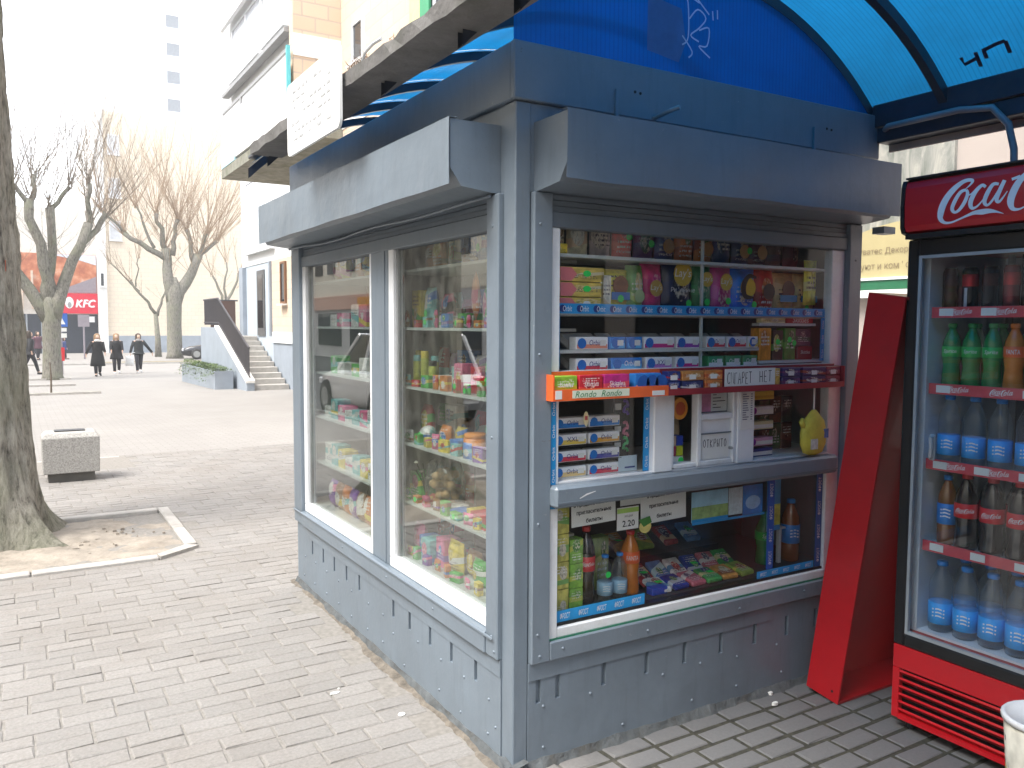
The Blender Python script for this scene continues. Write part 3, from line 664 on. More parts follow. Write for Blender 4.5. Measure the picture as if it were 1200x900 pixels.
# shelving inside
SHELF = P('shelf_white', (.52, .55, .53), .35, 0, .04, 4)
SH = [1.85, 1.59, 1.322, 1.06, .79]
B(.40, .42, .45, 2.52, .45, 2.05).ob('display_back', P('display_back_panel', (.26, .28, .25), .6, 0, .08, 2), K)
B(.06, .399, 1.21, 1.235, .52, 2.0).ob('display_divider', INT, K)
B(.06, .399, 2.44, 2.46, .52, 2.0).ob('display_end', INT, K)
B(.052, .399, .17, 2.43, .50, .525).ob('display_floor', SHELF, K)
for z in SH:
    for a, b2 in ((.17, 1.209), (1.236, 2.439)):
        B(.06, .38, a, b2, z-.012, z).ob('display_shelf', SHELF, K)
for z, d, a, b2 in ((1.862, .30, .20, 1.70), (1.65, .34, .20, 1.74), (1.512, .16, .20, 1.25), (1.432, .16, .20, 1.25), (1.455, .2, 1.255, 1.74)):
    B(a, b2, .05, .05+d, z-.012, z).ob('front_shelf', SHELF, K)
B(.19, 1.75, .0505, .55, 1.02, 1.04).ob('inner_counter', WHITE2, K)
B(.19, 1.75, .0505, .62, .495, .513).ob('display_floor', P('display_dark_floor', (.05, .055, .06), .5), K)
B(.19, 1.78, .62, .64, .06, 1.0).ob('counter_back', P('dark_board', (.09, .07, .06), .7), K)
B(.915, .925, .052, .062, 1.44, 1.95).ob('shelf_upright', SHELF, K)
# blue shelf-edge strips with repeated lettering
def hstrip(name, x0, x1, y, z0, z1, mat, word, n, ink=WINK, hfac=.55, disc=True):
    s = B(x0, x1, y, y+.003, z0, z1).ob(name, mat, K)
    mb = MB(); dm = MB(); H = z1-z0
    for i in range(n):
        cx = x0+(x1-x0)*(i+.5)/n; put_text(mb, word, (cx, y-.0012, (z0+z1)/2), XA, ZA, h=H*hfac, wdt=(x1-x0)/n*.52, shear=.1)
        if disc: dm.prism([(cx-(x1-x0)/n*.28+H*.38*math.cos(a*.785), (z0+z1)/2+H*.38*math.sin(a*.785)) for a in range(8)], 1, y-.0009, y-.0004)
    if disc: dm.ob('logo_disc', NAVY, s)
    mb.ob('lettering', ink, s); return s
def vstrip(name, x0, x1, y, z0, z1, mat, word, n, ink=WINK):
    s = B(x0, x1, y, y+.003, z0, z1).ob(name, mat, K); mb = MB()
    for i in range(n):
        cz = z0+(z1-z0)*(i+.5)/n; put_text(mb, word, ((x0+x1)/2, y-.0012, cz), ZA, -XA, h=(x1-x0)*.5, wdt=(z1-z0)/n*.6)
    mb.ob('lettering', ink, s); return s
hstrip('shelf_edge_strip', .205, 1.648, .034, 1.645, 1.682, ORBLUE, 'Orbit', 19)
vstrip('shelf_edge_strip', .189, .212, .0345, 1.45, 1.643, ORBLUE, 'Orbit', 3)
vstrip('shelf_edge_strip', 1.626, 1.650, .0345, 1.45, 1.643, ORBLUE, 'Orbit', 3)
vstrip('shelf_edge_strip', .147, .170, -.0085, .945, 1.345, ORBLUE, 'Orbit', 5)
vstrip('shelf_edge_strip', .592, .620, .014, 1.042, 1.338, ORBLUE, 'Orbit', 4)
hstrip('ice_cream_strip', .19, .612, .016, .514, .556, FRBLUE, 'ФРОСТ', 5, disc=False)
hstrip('ice_cream_strip', 1.24, 1.60, .016, .514, .545, FRBLUE, 'ФРОСТ', 5, disc=False)
vstrip('ice_cream_strip', 1.295, 1.335, .0165, .548, .945, P('deep_blue_card', (.01, .09, .42), .4), 'ФРОСТ', 4)
vstrip('ice_cream_strip', 1.61, 1.648, .0165, .514, .945, P('deep_blue_card2', (.02, .1, .33), .4), 'ФРОСТ', 4)

# ------------------------------------------------------------------ canopy over the pavement
CAN = thing('arched_canopy', 'barrel canopy of blue translucent sheet on dark steel ribs', 'canopy')
ZC, RC, XC = 1.481, 1.528, .86
POLYM = POLY('blue_polycarbonate', (.006, .145, .36), .2, axis=1)
LUNM = POLY('blue_polycarbonate_end', (.004, .22, .58), .14, axis=0)
def arc(n=28, r=RC, a0=None):
    a0 = math.acos(1.06/r) if a0 is None else a0
    return [(XC+r*math.cos(a0+(math.pi-2*a0)*i/n), ZC+r*math.sin(a0+(math.pi-2*a0)*i/n)) for i in range(n+1)]
A = arc()

ribs = [-5.3, -4.4, -3.5, -2.4, -1.72, -1.03, -.335, .02, .68, 1.3, 1.9, 2.4, 2.85]  # bays behind the camera are added to shut out sky light
for k in range(len(ribs)-1):
    y0, y1 = ribs[k], ribs[k+1]; s = MB()
    for (x, z) in A: s.v += [(x, y0+.003, z), (x, y1-.003, z)]
    for i in range(len(A)-1): s.f.append((2*i, 2*i+1, 2*i+3, 2*i+2)); s.mi.append(0)
    s.ob('roof_sheet', POLYM, CAN, True)
RIBM = DARKMET
for y in ribs:
    b = MB(); k = 0; lo = arc(r=RC-.012); hi = arc(r=RC-.055)
    for (x, z), (x2, z2) in zip(lo, hi): b.v += [(x, y-.018, z), (x, y+.018, z), (x2, y+.018, z2), (x2, y-.018, z2)]
    for i in range(len(lo)-1):
        for j in range(4): b.f.append((4*i+j, 4*i+(j+1) % 4, 4*i+4+(j+1) % 4, 4*i+4+j)); b.mi.append(0)
    b.ob('roof_rib', RIBM, CAN)
# end lunette above the kiosk front
ln = MB(); a2 = arc(r=RC-.06); n = len(a2)
a2 = [p for p in a2 if p[0] > -.03]; n = len(a2); ln.v = [(x, .0, z) for x, z in a2]+[(x, .0, 2.50) for x, z in a2]
for i in range(n-1): ln.f.append((i, i+1, n+i+1, n+i)); ln.mi.append(0)
lun = ln.ob('end_panel', LUNM, CAN)
PATCH = P('grey_overpaint', (.05, .14, .33), .7, 0, .2, 10)
mb = MB(); mb.add([(.565, -.003, 2.62), (.72, -.003, 2.60), (.755, -.003, 2.68), (.73, -.003, 2.80), (.565, -.003, 2.82)], [(0, 1, 2, 3, 4)]); mb.ob('paint_patch', PATCH, lun)
mb = MB()
for st in ([(.70, .30), (.73, .27), (.735, .12), (.70, .08)], [(.66, .28), (.72, .30), (.80, .28)], [(.74, .20), (.79, .25), (.84, .22), (.80, .17), (.75, .13), (.80, .11)], [(.80, .16), (.86, .18), (.85, .10), (.80, .09), (.87, .05)], [(.88, .26), (.885, .22)], [(.91, .27), (.912, .23)], [(.70, .12), (.76, .06), (.74, .03)], [(.78, .30), (.86, .24)]):
    mb.ribbon(cubic([(a*.85+.14, b*.85) for a, b in st], 4), .006, (0, -.004, 2.60), XA, ZA)
mb.ob('graffiti', P('white_marker', (.5, .6, .75), .7), lun)
# scrawled letters on the vault
def vaultpt(s, y, d=.006):
    a = s/RC; return Vector((XC+(RC-d)*math.cos(a), y, ZC+(RC-d)*math.sin(a)))
mb = MB(); a00 = math.acos(1.06/RC)
for st in ([(0, .8), (0, .25), (1.3, .45)], [(1.5, .9), (1.35, -.2)], [(2.3, .85), (2.2, .25)], [(2.15, .85), (3.6, 1.05), (4.5, 1.1)], [(4.5, 1.1), (4.4, .2)]):
    w_ = .016; k = len(mb.v); pts = st
    for i, (u, v) in enumerate(pts):
        a = pts[max(0, i-1)]; b = pts[min(len(pts)-1, i+1)]; dx, dy = b[0]-a[0], b[1]-a[1]; l = math.hypot(dx, dy)
        for sg in (1, -1): mb.v.append(tuple(vaultpt(RC*a00+.10+(v*.065)+sg*dx/l*w_/2, -.455-u*.04+sg*dy/l*w_/2)))
    for i in range(len(pts)-1): mb.f.append((k+2*i, k+2*i+1, k+2*i+3, k+2*i+2)); mb.mi.append(0)
mb.ob('graffiti', P('black_marker', (.005, .01, .05), .6), CAN)
# right springing beam, conduit, posts
bm = B(1.885, 1.965, -5.3, .0, 2.50, 2.60, c=.004).ob('edge_beam', DARKMET, CAN)
B(1.895, 1.985, -5.3, -.02, 2.43, 2.497, c=.004).ob('edge_beam', DARKMET, CAN)
B(1.9865, 1.999, -5.3, -.02, 2.40, 2.445).ob('beam_flashing', P('light_flashing', (.45, .38, .33), .6), CAN)
B(1.885, 1.965, .012, 2.85, 2.558, 2.60).ob('edge_beam', DARKMET, CAN)
mb = MB(); mb.tube([(1.93, -.03, 2.485), (1.86, -.1, 2.485), (1.86, -.42, 2.487), (1.87, -.55, 2.47), (1.90, -.60, 2.40), (1.91, -.62, 2.3), (1.915, -.63, 2.0), (1.915, -.63, .0)], .014, 8); mb.ob('conduit', P('grey_conduit', (.2, .22, .24), .5), CAN, True)
B(1.93, 1.99, -.73, -.66, 0, 2.43, c=.004).ob('post', DARKMET, CAN)
B(1.93, 1.99, -2.4, -2.33, 0, 2.43, c=.004).ob('post', DARKMET, CAN)
B(-.2, -.15, -3.4, -3.35, 0, 2.555, c=.004).ob('post', DARKMET, CAN)
# street-side slab edge
sl = MB(); n = 90; r = random.Random(6)
for i in range(n+1):
    y = -5.3+7.7*i/n; j = lambda: r.uniform(-.006, .006)
    sl.v += [(-.3+j(), y, 2.556+j()*.6), (-.3+j(), y, 2.612+j()), (-.12, y, 2.615), (-.12, y, 2.556)]
for i in range(n):
    for k in range(4): sl.f.append((4*i+k, 4*i+4+k, 4*i+4+(k+1) % 4, 4*i+(k+1) % 4)); sl.mi.append(0)
sl.f += [(0, 1, 2, 3), (4*n+3, 4*n+2, 4*n+1, 4*n)]; sl.mi += [0, 0]
sl.ob('slab_edge', CONC, CAN)
B(-.205, -.155, -5.3, 2.85, 2.618, 2.64, c=.004).ob('edge_beam', DARKMET, CAN)
TW = P('dry_weed_stem', (.19, .12, .075), .9, 0, .3, 20); TWG = P('dry_weed_leaf', (.16, .15, .06), .9, 0, .3, 20)
for wi, (y, hgt, lab) in enumerate(((.80, .09, 'tuft of dry weeds on the slab edge beside the white plate'), (.56, .035, 'low wisp of dry weeds midway along the slab edge'), (.38, .05, 'dry weeds on the slab edge near the canopy front'), (.22, .03, 'tiny dry weed on the slab edge closest to front'))):
    mb = MB(); r = random.Random(wi)
    for k in range(10 if wi else 34):
        a = r.uniform(-.6, .6); yy = r.uniform(-.07, .07)*(1.6 if wi == 0 else 1)
        h = hgt*r.uniform(.4, 1); mb.tube([(0, yy, 0), (r.uniform(-.015, .02), yy+a*h*.5, h*.6), (r.uniform(-.03, .02), yy+a*h*1.2, h*r.uniform(.7, 1))], [.0022, .0016, .0006], 4)
    tag(mb.ob('dry_weed', TW, loc=(-.26, y, 2.610)), lab, 'weed', 'weeds on the slab edge')
mb = MB(); mb.tube([(0, 0, 0), (-.005, -.06, .04), (0, -.14, .055), (0, -.22, .05)], .006, 6); tag(mb.ob('bent_pipe', WHITE, loc=(-.27, .74, 2.612)), 'thin pale bent pipe lying on the slab edge', 'pipe')
# faded white plate hung on the slab
SG = thing('hanging_plate', 'faded white plate with washed-out lines hung on the slab edge', 'sign', (-.316, 1.19, 2.38), 0)
def rrect(w_, h_, r_, n=5):
    out = []
    for cx, cy, a0 in ((w_/2-r_, h_/2-r_, 0), (-w_/2+r_, h_/2-r_, 90), (-w_/2+r_, -h_/2+r_, 180), (w_/2-r_, -h_/2+r_, 270)):
        for i in range(n+1): a = R(a0+90*i/n); out.append((cx+r_*math.cos(a), cy+r_*math.sin(a)))
    return out
pl = [(a, b+.18) for a, b in rrect(.74, .33, .035)]
so_ = MB().prism(pl, 0, -.012, .0).ob('plate', P('faded_white_plate', (.8, .8, .78), .35, 0, .03, 3), SG)
FADE = P('faded_grey_ink', (.45, .46, .47), .6, 0, .3, 30)
mb = MB(); r = random.Random(14)
for k in range(7):
    z = .29-.036*k; y = -.26
    while y < .26:
        l = r.uniform(.02, .06)
        if r.random() < .55: mb.box(-.0135, -.0125, y, y+l, z, z+r.uniform(.007, .012))
        y += l+.025
stuff(mb.ob('faded_lines', FADE, so_))
so_.rotation_euler = (0, 0, 0)
B(.0, .014, -.3, -.28, .19, .22).ob('hook', DARKMET, SG); B(.0, .014, .28, .30, .19, .22).ob('hook', DARKMET, SG)

# ------------------------------------------------------------------ goods: builders
def bag_mesh(w_, h_, d_, seed=0):
    """pillow pack with crimped ends, standing, front to -y, base at z=0"""
    mb = MB(); nu, nv = 8, 12; r = random.Random(seed)
    ph = [r.uniform(0, 6) for _ in range(4)]
    def pt(i, j, side):
        u = -1+2*i/nu; v = -1+2*j/nv
        t = max(0, 1-u*u)**.5*max(0, 1-abs(v)**3.5)
        wr = .12*math.sin(u*5+v*3+ph[0])*math.sin(v*7+ph[1])*t
        x = u*w_/2*(1-.05*(1-abs(v)**2)); z = (v+1)/2*h_
        return (x, side*(t*(1+wr))*d_/2, z)
    for side in (-1, 1):
        k = len(mb.v)
        for i in range(nu+1):
            for j in range(nv+1): mb.v.append(pt(i, j, side))
        for i in range(nu):
            for j in range(nv):
                a = k+i*(nv+1)+j; q = (a, a+nv+1, a+nv+2, a+1); mb.f.append(q if side < 0 else q[::-1]); mb.mi.append(0)
    return mb
def disc(cx, cz, rx, rz, y, n=14, dy=.001):
    return MB().prism([(cx+rx*math.cos(6.283*i/n), cz+rz*math.sin(6.283*i/n)) for i in range(n)], 1, y, y+dy)
def chip_bag(x, y, z, w_, h_, d_, cols, label, seed, emblem=None, word=None, sticker=None, group='crisp bags in the front window', tilt=0, second=None):
    T = thing('snack_bag', label, 'bag', (x, y, z), tilt, group)
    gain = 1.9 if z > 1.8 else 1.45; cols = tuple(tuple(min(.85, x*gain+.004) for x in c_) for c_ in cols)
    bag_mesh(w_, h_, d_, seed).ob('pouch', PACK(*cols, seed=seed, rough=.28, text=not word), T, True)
    f = -d_/2*1.15-.002
    if emblem: e = disc(0, h_*emblem[1], w_*.3, w_*.3, f, dy=.0015).ob('emblem', P('ink_%s' % str(emblem[0]), emblem[0], .4), T)
    if word:
        mb = MB(); put_text(mb, word, (0, f-.001, h_*(emblem[1] if emblem else .6)), XA, ZA, wdt=w_*.52, shear=.15); mb.ob('lettering', WINK, T)
    if second:
        mb = MB(); put_text(mb, second, (0, f-.001, h_*.44), XA, ZA, wdt=w_*.78, shear=.1); mb.ob('lettering', WINK, T)
    if sticker: disc(sticker[0]*w_, sticker[1]*h_, .015, .015, f-.0015, 10).ob('price_sticker', GREENP, T)
    return T
def carton(x, y, z, w_, d_, h_, cols, label, group, name='carton', rz=0, face='-y', seed=0, stripe=None, dot=None, word=None, tag_=False, cat='box', ink=WINK):
    T = thing(name, label, cat, (x, y, z), rz, group)
    B(-w_/2, w_/2, -d_/2, d_/2, 0, h_, c=.002).ob('box_body', cols if not isinstance(cols, tuple) else PACK(*cols, seed=seed), T)
    f = -d_/2
    if stripe: B(-w_/2+.004, w_/2-.004, f-.0012, f-.0004, h_*stripe[1], h_*stripe[2]).ob('print_band', P('ink_%s' % str(stripe[0]), stripe[0], .4), T)
    if dot: disc(-w_/2+h_*.55, h_*.5, h_*.42, h_*.42, f-.0025, 12, .0011).ob('logo_disc', P('ink_%s' % str(dot), dot, .4), T)
    if word:
        mb = MB(); put_text(mb, word, ((h_*.5-.012 if dot else 0), f-.0034, h_*.56), XA, ZA, wdt=w_*(.36 if dot else .6), h=h_*.42 if dot else None, shear=.12); mb.ob('lettering', ink, T)
    if tag_: B(w_/2-.04, w_/2-.012, f-.0036, f-.0028, h_*.3, h_*.75).ob('price_tag', PAPER, T)
    return T
BOT = {}
def lathe_mesh(key, prof, mat, n=18):
    if key not in BOT: BOT[key] = MB().lathe(prof, n).mesh(key, mat, True)
    return BOT[key]
COLA = P('cola_bottle', (.012, .005, .004), .06, 0, .2, 10, spec=.8); SPR = P('green_soda_bottle', (.01, .22, .05), .08, 0, .25, 9, spec=.8); FAN = P('orange_soda_bottle', (.62, .19, .02), .1, 0, .2, 9, spec=.8)
TEA = P('brown_tea_bottle', (.22, .07, .02), .1, 0, .2, 9, spec=.8)
WAT = GLASS('clear_water_bottle', (.86, .93, .97), 1.6, 1.4, .04, .12); CAPB = P('blue_cap', (.02, .22, .65), .4); CAPR = P('red_cap', (.55, .02, .02), .4); CAPG = P('green_cap', (.02, .3, .08), .4); CAPO = P('orange_cap', (.7, .2, .03), .4)
LBL = {'cola': P('red_label', (.68, .01, .02), .4, 0, .08), 'sprite': P('green_label', (.015, .42, .06), .4), 'fanta': P('orange_label', (.8, .13, .02), .4), 'water': P('blue_label', (.04, .36, .85), .4, 0, .15, 20), 'waterp': P('pale_blue_label', (.35, .58, .74), .45, 0, .2, 20), 'tea': P('azure_label', (.02, .2, .6), .4, 0, .2, 20)}
def bottle(x, y, z, kind, h_, r_, label, group, face=(-1, 0), name='bottle'):
    T = thing(name, label, 'bottle', (x, y, z), 0, group)
    liq, cap, lab = {'cola': (COLA, CAPR, 'cola'), 'sprite': (SPR, CAPG, 'sprite'), 'fanta': (FAN, CAPO, 'fanta'), 'fantar': (FAN, CAPR, 'fanta'), 'water': (WAT, CAPB, 'water'), 'waterp': (WAT, CAPB, 'waterp'), 'tea': (TEA, CAPB, 'tea')}[kind]
    b = kind in ('cola', 'fanta', 'fantar', 'sprite')
    prof = [(r_*.8, 0), (r_*.97, h_*.02), (r_, h_*.06), (r_*(.93 if b else 1), h_*.22), (r_*(.86 if b else .97), h_*.33), (r_*.99, h_*.45), (r_, h_*.62), (r_*.92, h_*.72), (r_*.66, h_*.82), (r_*.40, h_*.90), (r_*.36, h_*.94)]
    key = '%s_%.3f_%.3f' % (kind, h_, r_)
    inst('bottle_body', lathe_mesh('body'+key, prof, liq), T)
    inst('cap', lathe_mesh('cap'+key, [(r_*.44, h_*.935), (r_*.46, h_*.94), (r_*.46, h_*.99), (r_*.4, h_)], cap, 12), T)
    z0, z1 = {'cola': (.43, .62), 'fanta': (.5, .66), 'fantar': (.5, .68), 'sprite': (.48, .64), 'water': (.12, .42), 'waterp': (.14, .42), 'tea': (.3, .6)}[kind]
    lm = inst('label', lathe_mesh('lab'+key, [(r_*.99, h_*z0), (r_*1.025, h_*z0+.001), (r_*1.025, h_*z1-.001), (r_*.99, h_*z1)], LBL[lab]), T)
    if 'txt'+key not in BOT:
        mb = MB(); W = r_*1.7
        if kind == 'cola': put_script(mb, (0, 0, 0), XA, ZA, W, 3)
        elif kind in ('fanta', 'fantar'): put_text(mb, 'FANTA', (0, 0, 0), XA, ZA, wdt=W*.8, h=h_*.07)
        elif kind == 'sprite': put_text(mb, 'Sprite', (0, 0, 0), XA, ZA, wdt=W*.8, shear=.2)
        else:
            for q in range(3): mb.ribbon([(-W*.3, h_*(.06-.05*q)), (0, h_*(.075-.05*q)), (W*.3, h_*(.055-.05*q))], h_*.02, (0, 0, 0), XA, ZA)
        rr = r_*1.025+.0008; zc = h_*(z0+z1)/2
        mb.v = [((rr+.3*abs(vy))*math.sin(vx/rr), -(rr+.3*abs(vy))*math.cos(vx/rr), vz+zc) for vx, vy, vz in mb.v]
        BOT['txt'+key] = mb.mesh('lettering', WINK)
    inst('lettering', BOT['txt'+key], lm, (0, 0, 0), (0, 0, math.atan2(face[0], -face[1])))
    return T
def place(T, **k): return T

# ------------------------------------------------------------------ goods: front window, crisps
SH2 = 'on the main crisp shelf'
for i in range(3):
    T = carton(.335, .13, 1.652+.056*i, .20, .12, .053, ((.75, .55, .12), (.72, .62, .42), (.8, .6, .2)), 'yellow biscuit carton with pink arrow end, %s of the stack left of the crisps' % ('bottom', 'middle', 'top')[i], 'biscuit cartons stacked at the left end', seed=i)
    MB().prism([(-.1, .002), (-.05, .002), (-.025, .0265), (-.05, .051), (-.1, .051)], 1, -.0615, -.0605).ob('pink_arrow', P('pink_print', (.75, .2, .22), .4), T)
    disc(.02, .03, .018, .012, -.0622, 10, .0012).ob('logo_disc', GREENP if i else WINK, T)
carton(.445, .115, 1.652, .05, .09, .14, ((.7, .66, .55), (.6, .5, .35), (.7, .7, .66)), 'pale upright biscuit box beside the yellow carton stack', 'biscuit cartons stacked at the left end', seed=5)
bags = [(.545, .125, .17, ((.78, .5, .05), (.75, .42, .03), (.7, .5, .1)), 'yellow nut bag with brown roof mark and green sticker', ((.25, .07, .02), .62), None, (0, .32), None),
        (.64, .085, .19, ((.1, .28, .07), (.35, .5, .15), (.6, .45, .2)), 'narrow green and cream crisp bag', ((.5, .6, .3), .35), None, None, None),
        (.725, .11, .20, ((.45, .03, .13), (.35, .02, .12), (.5, .04, .2)), 'magenta crisp bag with gold disc left of the navy bag', ((.55, .35, .08), .5), "Lay's", None, None),
        (.865, .165, .215, ((.004, .012, .05), (.005, .015, .07), (.004, .01, .04)), 'large navy ridged crisp bag with white lettering', ((.6, .42, .06), .75), "Lay's", (.2, .2), 'Рифлёные'),
        (1.0, .105, .20, ((.02, .16, .05), (.03, .22, .07), (.05, .2, .1)), 'dark green crisp bag just right of the shelf upright', ((.6, .42, .06), .72), "Lay's", (0, .25), None),
        (1.11, .12, .20, ((.42, .04, .2), (.5, .08, .3), (.35, .03, .15)), 'pink and purple crisp bag beside the bright blue bag', ((.6, .42, .06), .68), "Lay's", (.1, .28), None),
        (1.24, .15, .20, ((.01, .14, .55), (.01, .18, .6), (.02, .1, .45)), 'bright blue cheese puff bag with big yellow letter', ((.75, .5, .03), .58), None, (.25, .22), None),
        (1.37, .12, .205, ((.4, .03, .02), (.25, .02, .02), (.45, .12, .03)), 'dark red crisp bag right of the blue puff bag', ((.03, .03, .03), .5), None, None, None),
        (1.495, .135, .19, ((.5, .33, .14), (.55, .4, .2), (.4, .22, .08)), 'tan cracker bag with blue band, left one of two', ((.12, .08, .06), .6), None, None, None),
        (1.63, .145, .19, ((.55, .4, .18), (.5, .33, .14), (.45, .3, .1)), 'tan cracker bag with blue band at the right end', ((.18, .1, .06), .6), None, (-.1, .18), None)]
for i, (x, w_, h_, cols, lab, em, wd, st, sec) in enumerate(bags):
    T = chip_bag(x, .15, 1.652, w_, h_, .07, cols, lab, 20+i, em, wd, st, second=sec)
    if i == 0:
        mb = MB(); mb.add([(-.03, -.0432, .11), (0, -.0432, .135), (.03, -.0432, .11), (.015, -.0432, .105), (-.015, -.0432, .105)], [(0, 4, 3, 2, 1)]); mb.ob('roof_mark', P('brown_ink', (.2, .05, .01), .5), T)
        B(-.045, .045, -.0432, -.0424, .05, .08).ob('blue_band', P('blue_ink', (.02, .2, .55), .4), T)
    if i == 6:
        mb = MB(); mb.ribbon(cubic([(.045, .16, .012), (.0, .165, .02), (-.03, .125, .03), (-.02, .08, .024), (.03, .075, .008)], 4), .02, (0, -.0445, 0), XA, ZA); mb.ob('big_letter', INK, T)
    if i > 7: B(-.055, .055, -.0432, -.0424, .06, .09).ob('blue_band', P('azure_ink', (.03, .3, .55), .4), T)
topc = [((.4, .3, .2), (.5, .42, .3), (.35, .25, .15)), ((.5, .4, .28), (.45, .33, .22), (.55, .5, .4)), ((.35, .3, .3), (.2, .18, .18), (.4, .35, .3)), ((.4, .03, .03), (.5, .06, .05), (.3, .02, .02)), ((.06, .04, .12), (.12, .03, .08), (.03, .1, .07)), ((.02, .04, .12), (.03, .06, .16), (.05, .05, .1)), ((.25, .07, .02), (.35, .12, .03), (.1, .15, .05)), ((.3, .1, .02), (.2, .05, .02), (.05, .12, .03)), ((.01, .03, .1), (.02, .04, .14), (.02, .05, .1)), ((.02, .03, .09), (.03, .05, .12), (.05, .04, .06)), ((.1, .04, .05), (.05, .03, .06), (.12, .08, .05)), ((.08, .04, .04), (.04, .03, .05), (.1, .06, .06)), ((.12, .02, .04), (.08, .02, .04), (.05, .02, .04))]
tcn = ['tan', 'beige', 'grey-brown', 'red', 'dark violet', 'navy', 'orange-brown', 'amber', 'dark blue', 'deep navy', 'maroon', 'dark brown', 'wine-red']
for i, cols in enumerate(topc):
    x = .27+i*.108
    st = {3: (.1, .5), 4: (.15, .38), 9: (.28, .38)}.get(i)
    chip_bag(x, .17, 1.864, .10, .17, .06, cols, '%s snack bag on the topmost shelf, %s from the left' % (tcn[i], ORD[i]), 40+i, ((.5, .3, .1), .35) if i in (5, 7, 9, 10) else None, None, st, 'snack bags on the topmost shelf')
carton(.235, .075, 1.864, .05, .03, .035, ((.75, .55, .05),), 'small yellow card on the left end of the topmost shelf', None, name='card', seed=3)
T = chip_bag(1.615, .095, 1.70, .085, .20, .03, ((.75, .7, .1), (.8, .75, .25), (.7, .6, .05)), 'yellow packet hanging at the right end of the crisp shelf', 61, group=None)
# gum display boxes, two rows
W1, W2 = (.82, .82, .83), (.7, .72, .76)
SAL, BLU, MAG, PUR, REDc, GRN, YLc, LIL = (.75, .3, .2), (.02, .2, .6), (.55, .02, .22), (.25, .05, .4), (.65, .05, .08), (.03, .3, .12), (.75, .55, .1), (.5, .2, .55)
r1 = [(.293, .447, SAL, 'white and salmon'), (.451, .53, BLU, 'blue and white'), (.534, .613, BLU, 'bright blue'), (.617, .779, MAG, 'white and magenta'), (.784, .914, PUR, 'white and violet'), (.945, 1.058, REDc, 'blue-edged red berry'), (1.064, 1.18, REDc, 'red cherry'), (1.186, 1.25, YLc, 'pale yellow')]
r2_ = [(.294, .448, REDc, 'white and red'), (.46, .614, BLU, 'sky blue'), (.627, .768, LIL, 'lilac'), (.781, .912, MAG, 'hot pink'), (.957, 1.05, GRN, 'green and white'), (1.056, 1.15, GRN, 'dark green'), (1.156, 1.25, GRN, 'leaf green')]
for rn, rows, z, nm in ((0, r1, 1.5125, 'upper'), (1, r2_, 1.4325, 'lower')):
    for i, (a, b2, c, cn) in enumerate(rows):
        base = P('ink_%s' % str(c), c, .4) if c == BLU else (P('ink_%s' % str(c), c, .4) if (c == GRN) else P('white_card', W1, .45))
        T = carton((a+b2)/2, .075, z, b2-a-.006, .045, .047, base, '%s gum box, %s from the left in the %s gum row' % (cn, ORD[i], nm), 'gum boxes under the crisp shelf', name='gum_box',
                   stripe=((.78, .78, .78) if c in (BLU, GRN) else c, .1, .42) if c != BLU else ((.1, .45, .8), .1, .5), dot=(.01, .14, .5) if c != GRN else None, tag_=True, word='XXL' if (rn, i) == (1, 2) else ('Orbit' if c not in (MAG, PUR) else None), ink=NAVY if c not in (BLU, GRN) else WINK)
        # slanted clear tray behind
        mb = MB(); ww = (b2-a)/2-.006; mb.add([(-ww, .03, .0), (ww, .03, .0), (ww, .085, .03), (-ww, .085, .03), (-ww, .03, .03), (ww, .03, .03), (ww, .085, .06), (-ww, .085, .06)], [(0, 1, 2, 3), (4, 5, 6, 7), (0, 3, 7, 4), (1, 2, 6, 5), (3, 2, 6, 7)])
        mb.ob('tray', P('tray_grey', (.28, .28, .28), .3, 0, .3, 9), T)
# right-hand sweets of the same bay
carton(1.345, .072, 1.617, .15, .03, .028, ((.75, .7, .45), (.7, .6, .25), (.75, .75, .7)), 'cream and yellow strip box under the crisp shelf', None, seed=2)
T = carton(1.515, .072, 1.617, .17, .03, .028, P('red_card', (.45, .02, .03), .4), 'red sweet strip box under the crisp shelf at right', None, word='Skittles')
for o in (B(1.26, 1.62, .058, .10, 1.6045, 1.6165),): o.ob('front_shelf', SHELF, K)
carton(1.305, .09, 1.4555, .075, .05, .14, ((.75, .3, .03), (.7, .4, .05), (.6, .2, .02)), 'orange hanging sweet pack at the left of the right bay', 'sweet packs in the right bay', seed=7)
carton(1.385, .09, 1.4555, .065, .05, .13, ((.02, .02, .02), (.1, .3, .05), (.5, .5, .1)), 'black and green sweet pack with neon sticker', 'sweet packs in the right bay', seed=8)
carton(1.462, .09, 1.4555, .07, .05, .14, ((.05, .25, .04), (.1, .4, .06), (.04, .1, .03)), 'green sweet pack in the middle of right bay', 'sweet packs in the right bay', seed=9)
carton(1.56, .09, 1.4555, .10, .05, .06, P('maroon_card', (.2, .015, .03), .4), 'maroon sweet box low in the right bay', 'sweet packs in the right bay', word='Skittles')
carton(1.56, .10, 1.5165, .10, .05, .075, ((.12, .06, .1), (.05, .1, .06), (.2, .1, .12)), 'dark plum sweet pack on the maroon box', 'sweet packs in the right bay', seed=10)
for x, z in ((1.38, 1.535), (1.455, 1.545), (1.485, 1.53)):
    disc(x, z, .013, .013, .0605, 10).ob('price_sticker', GREENP, K)

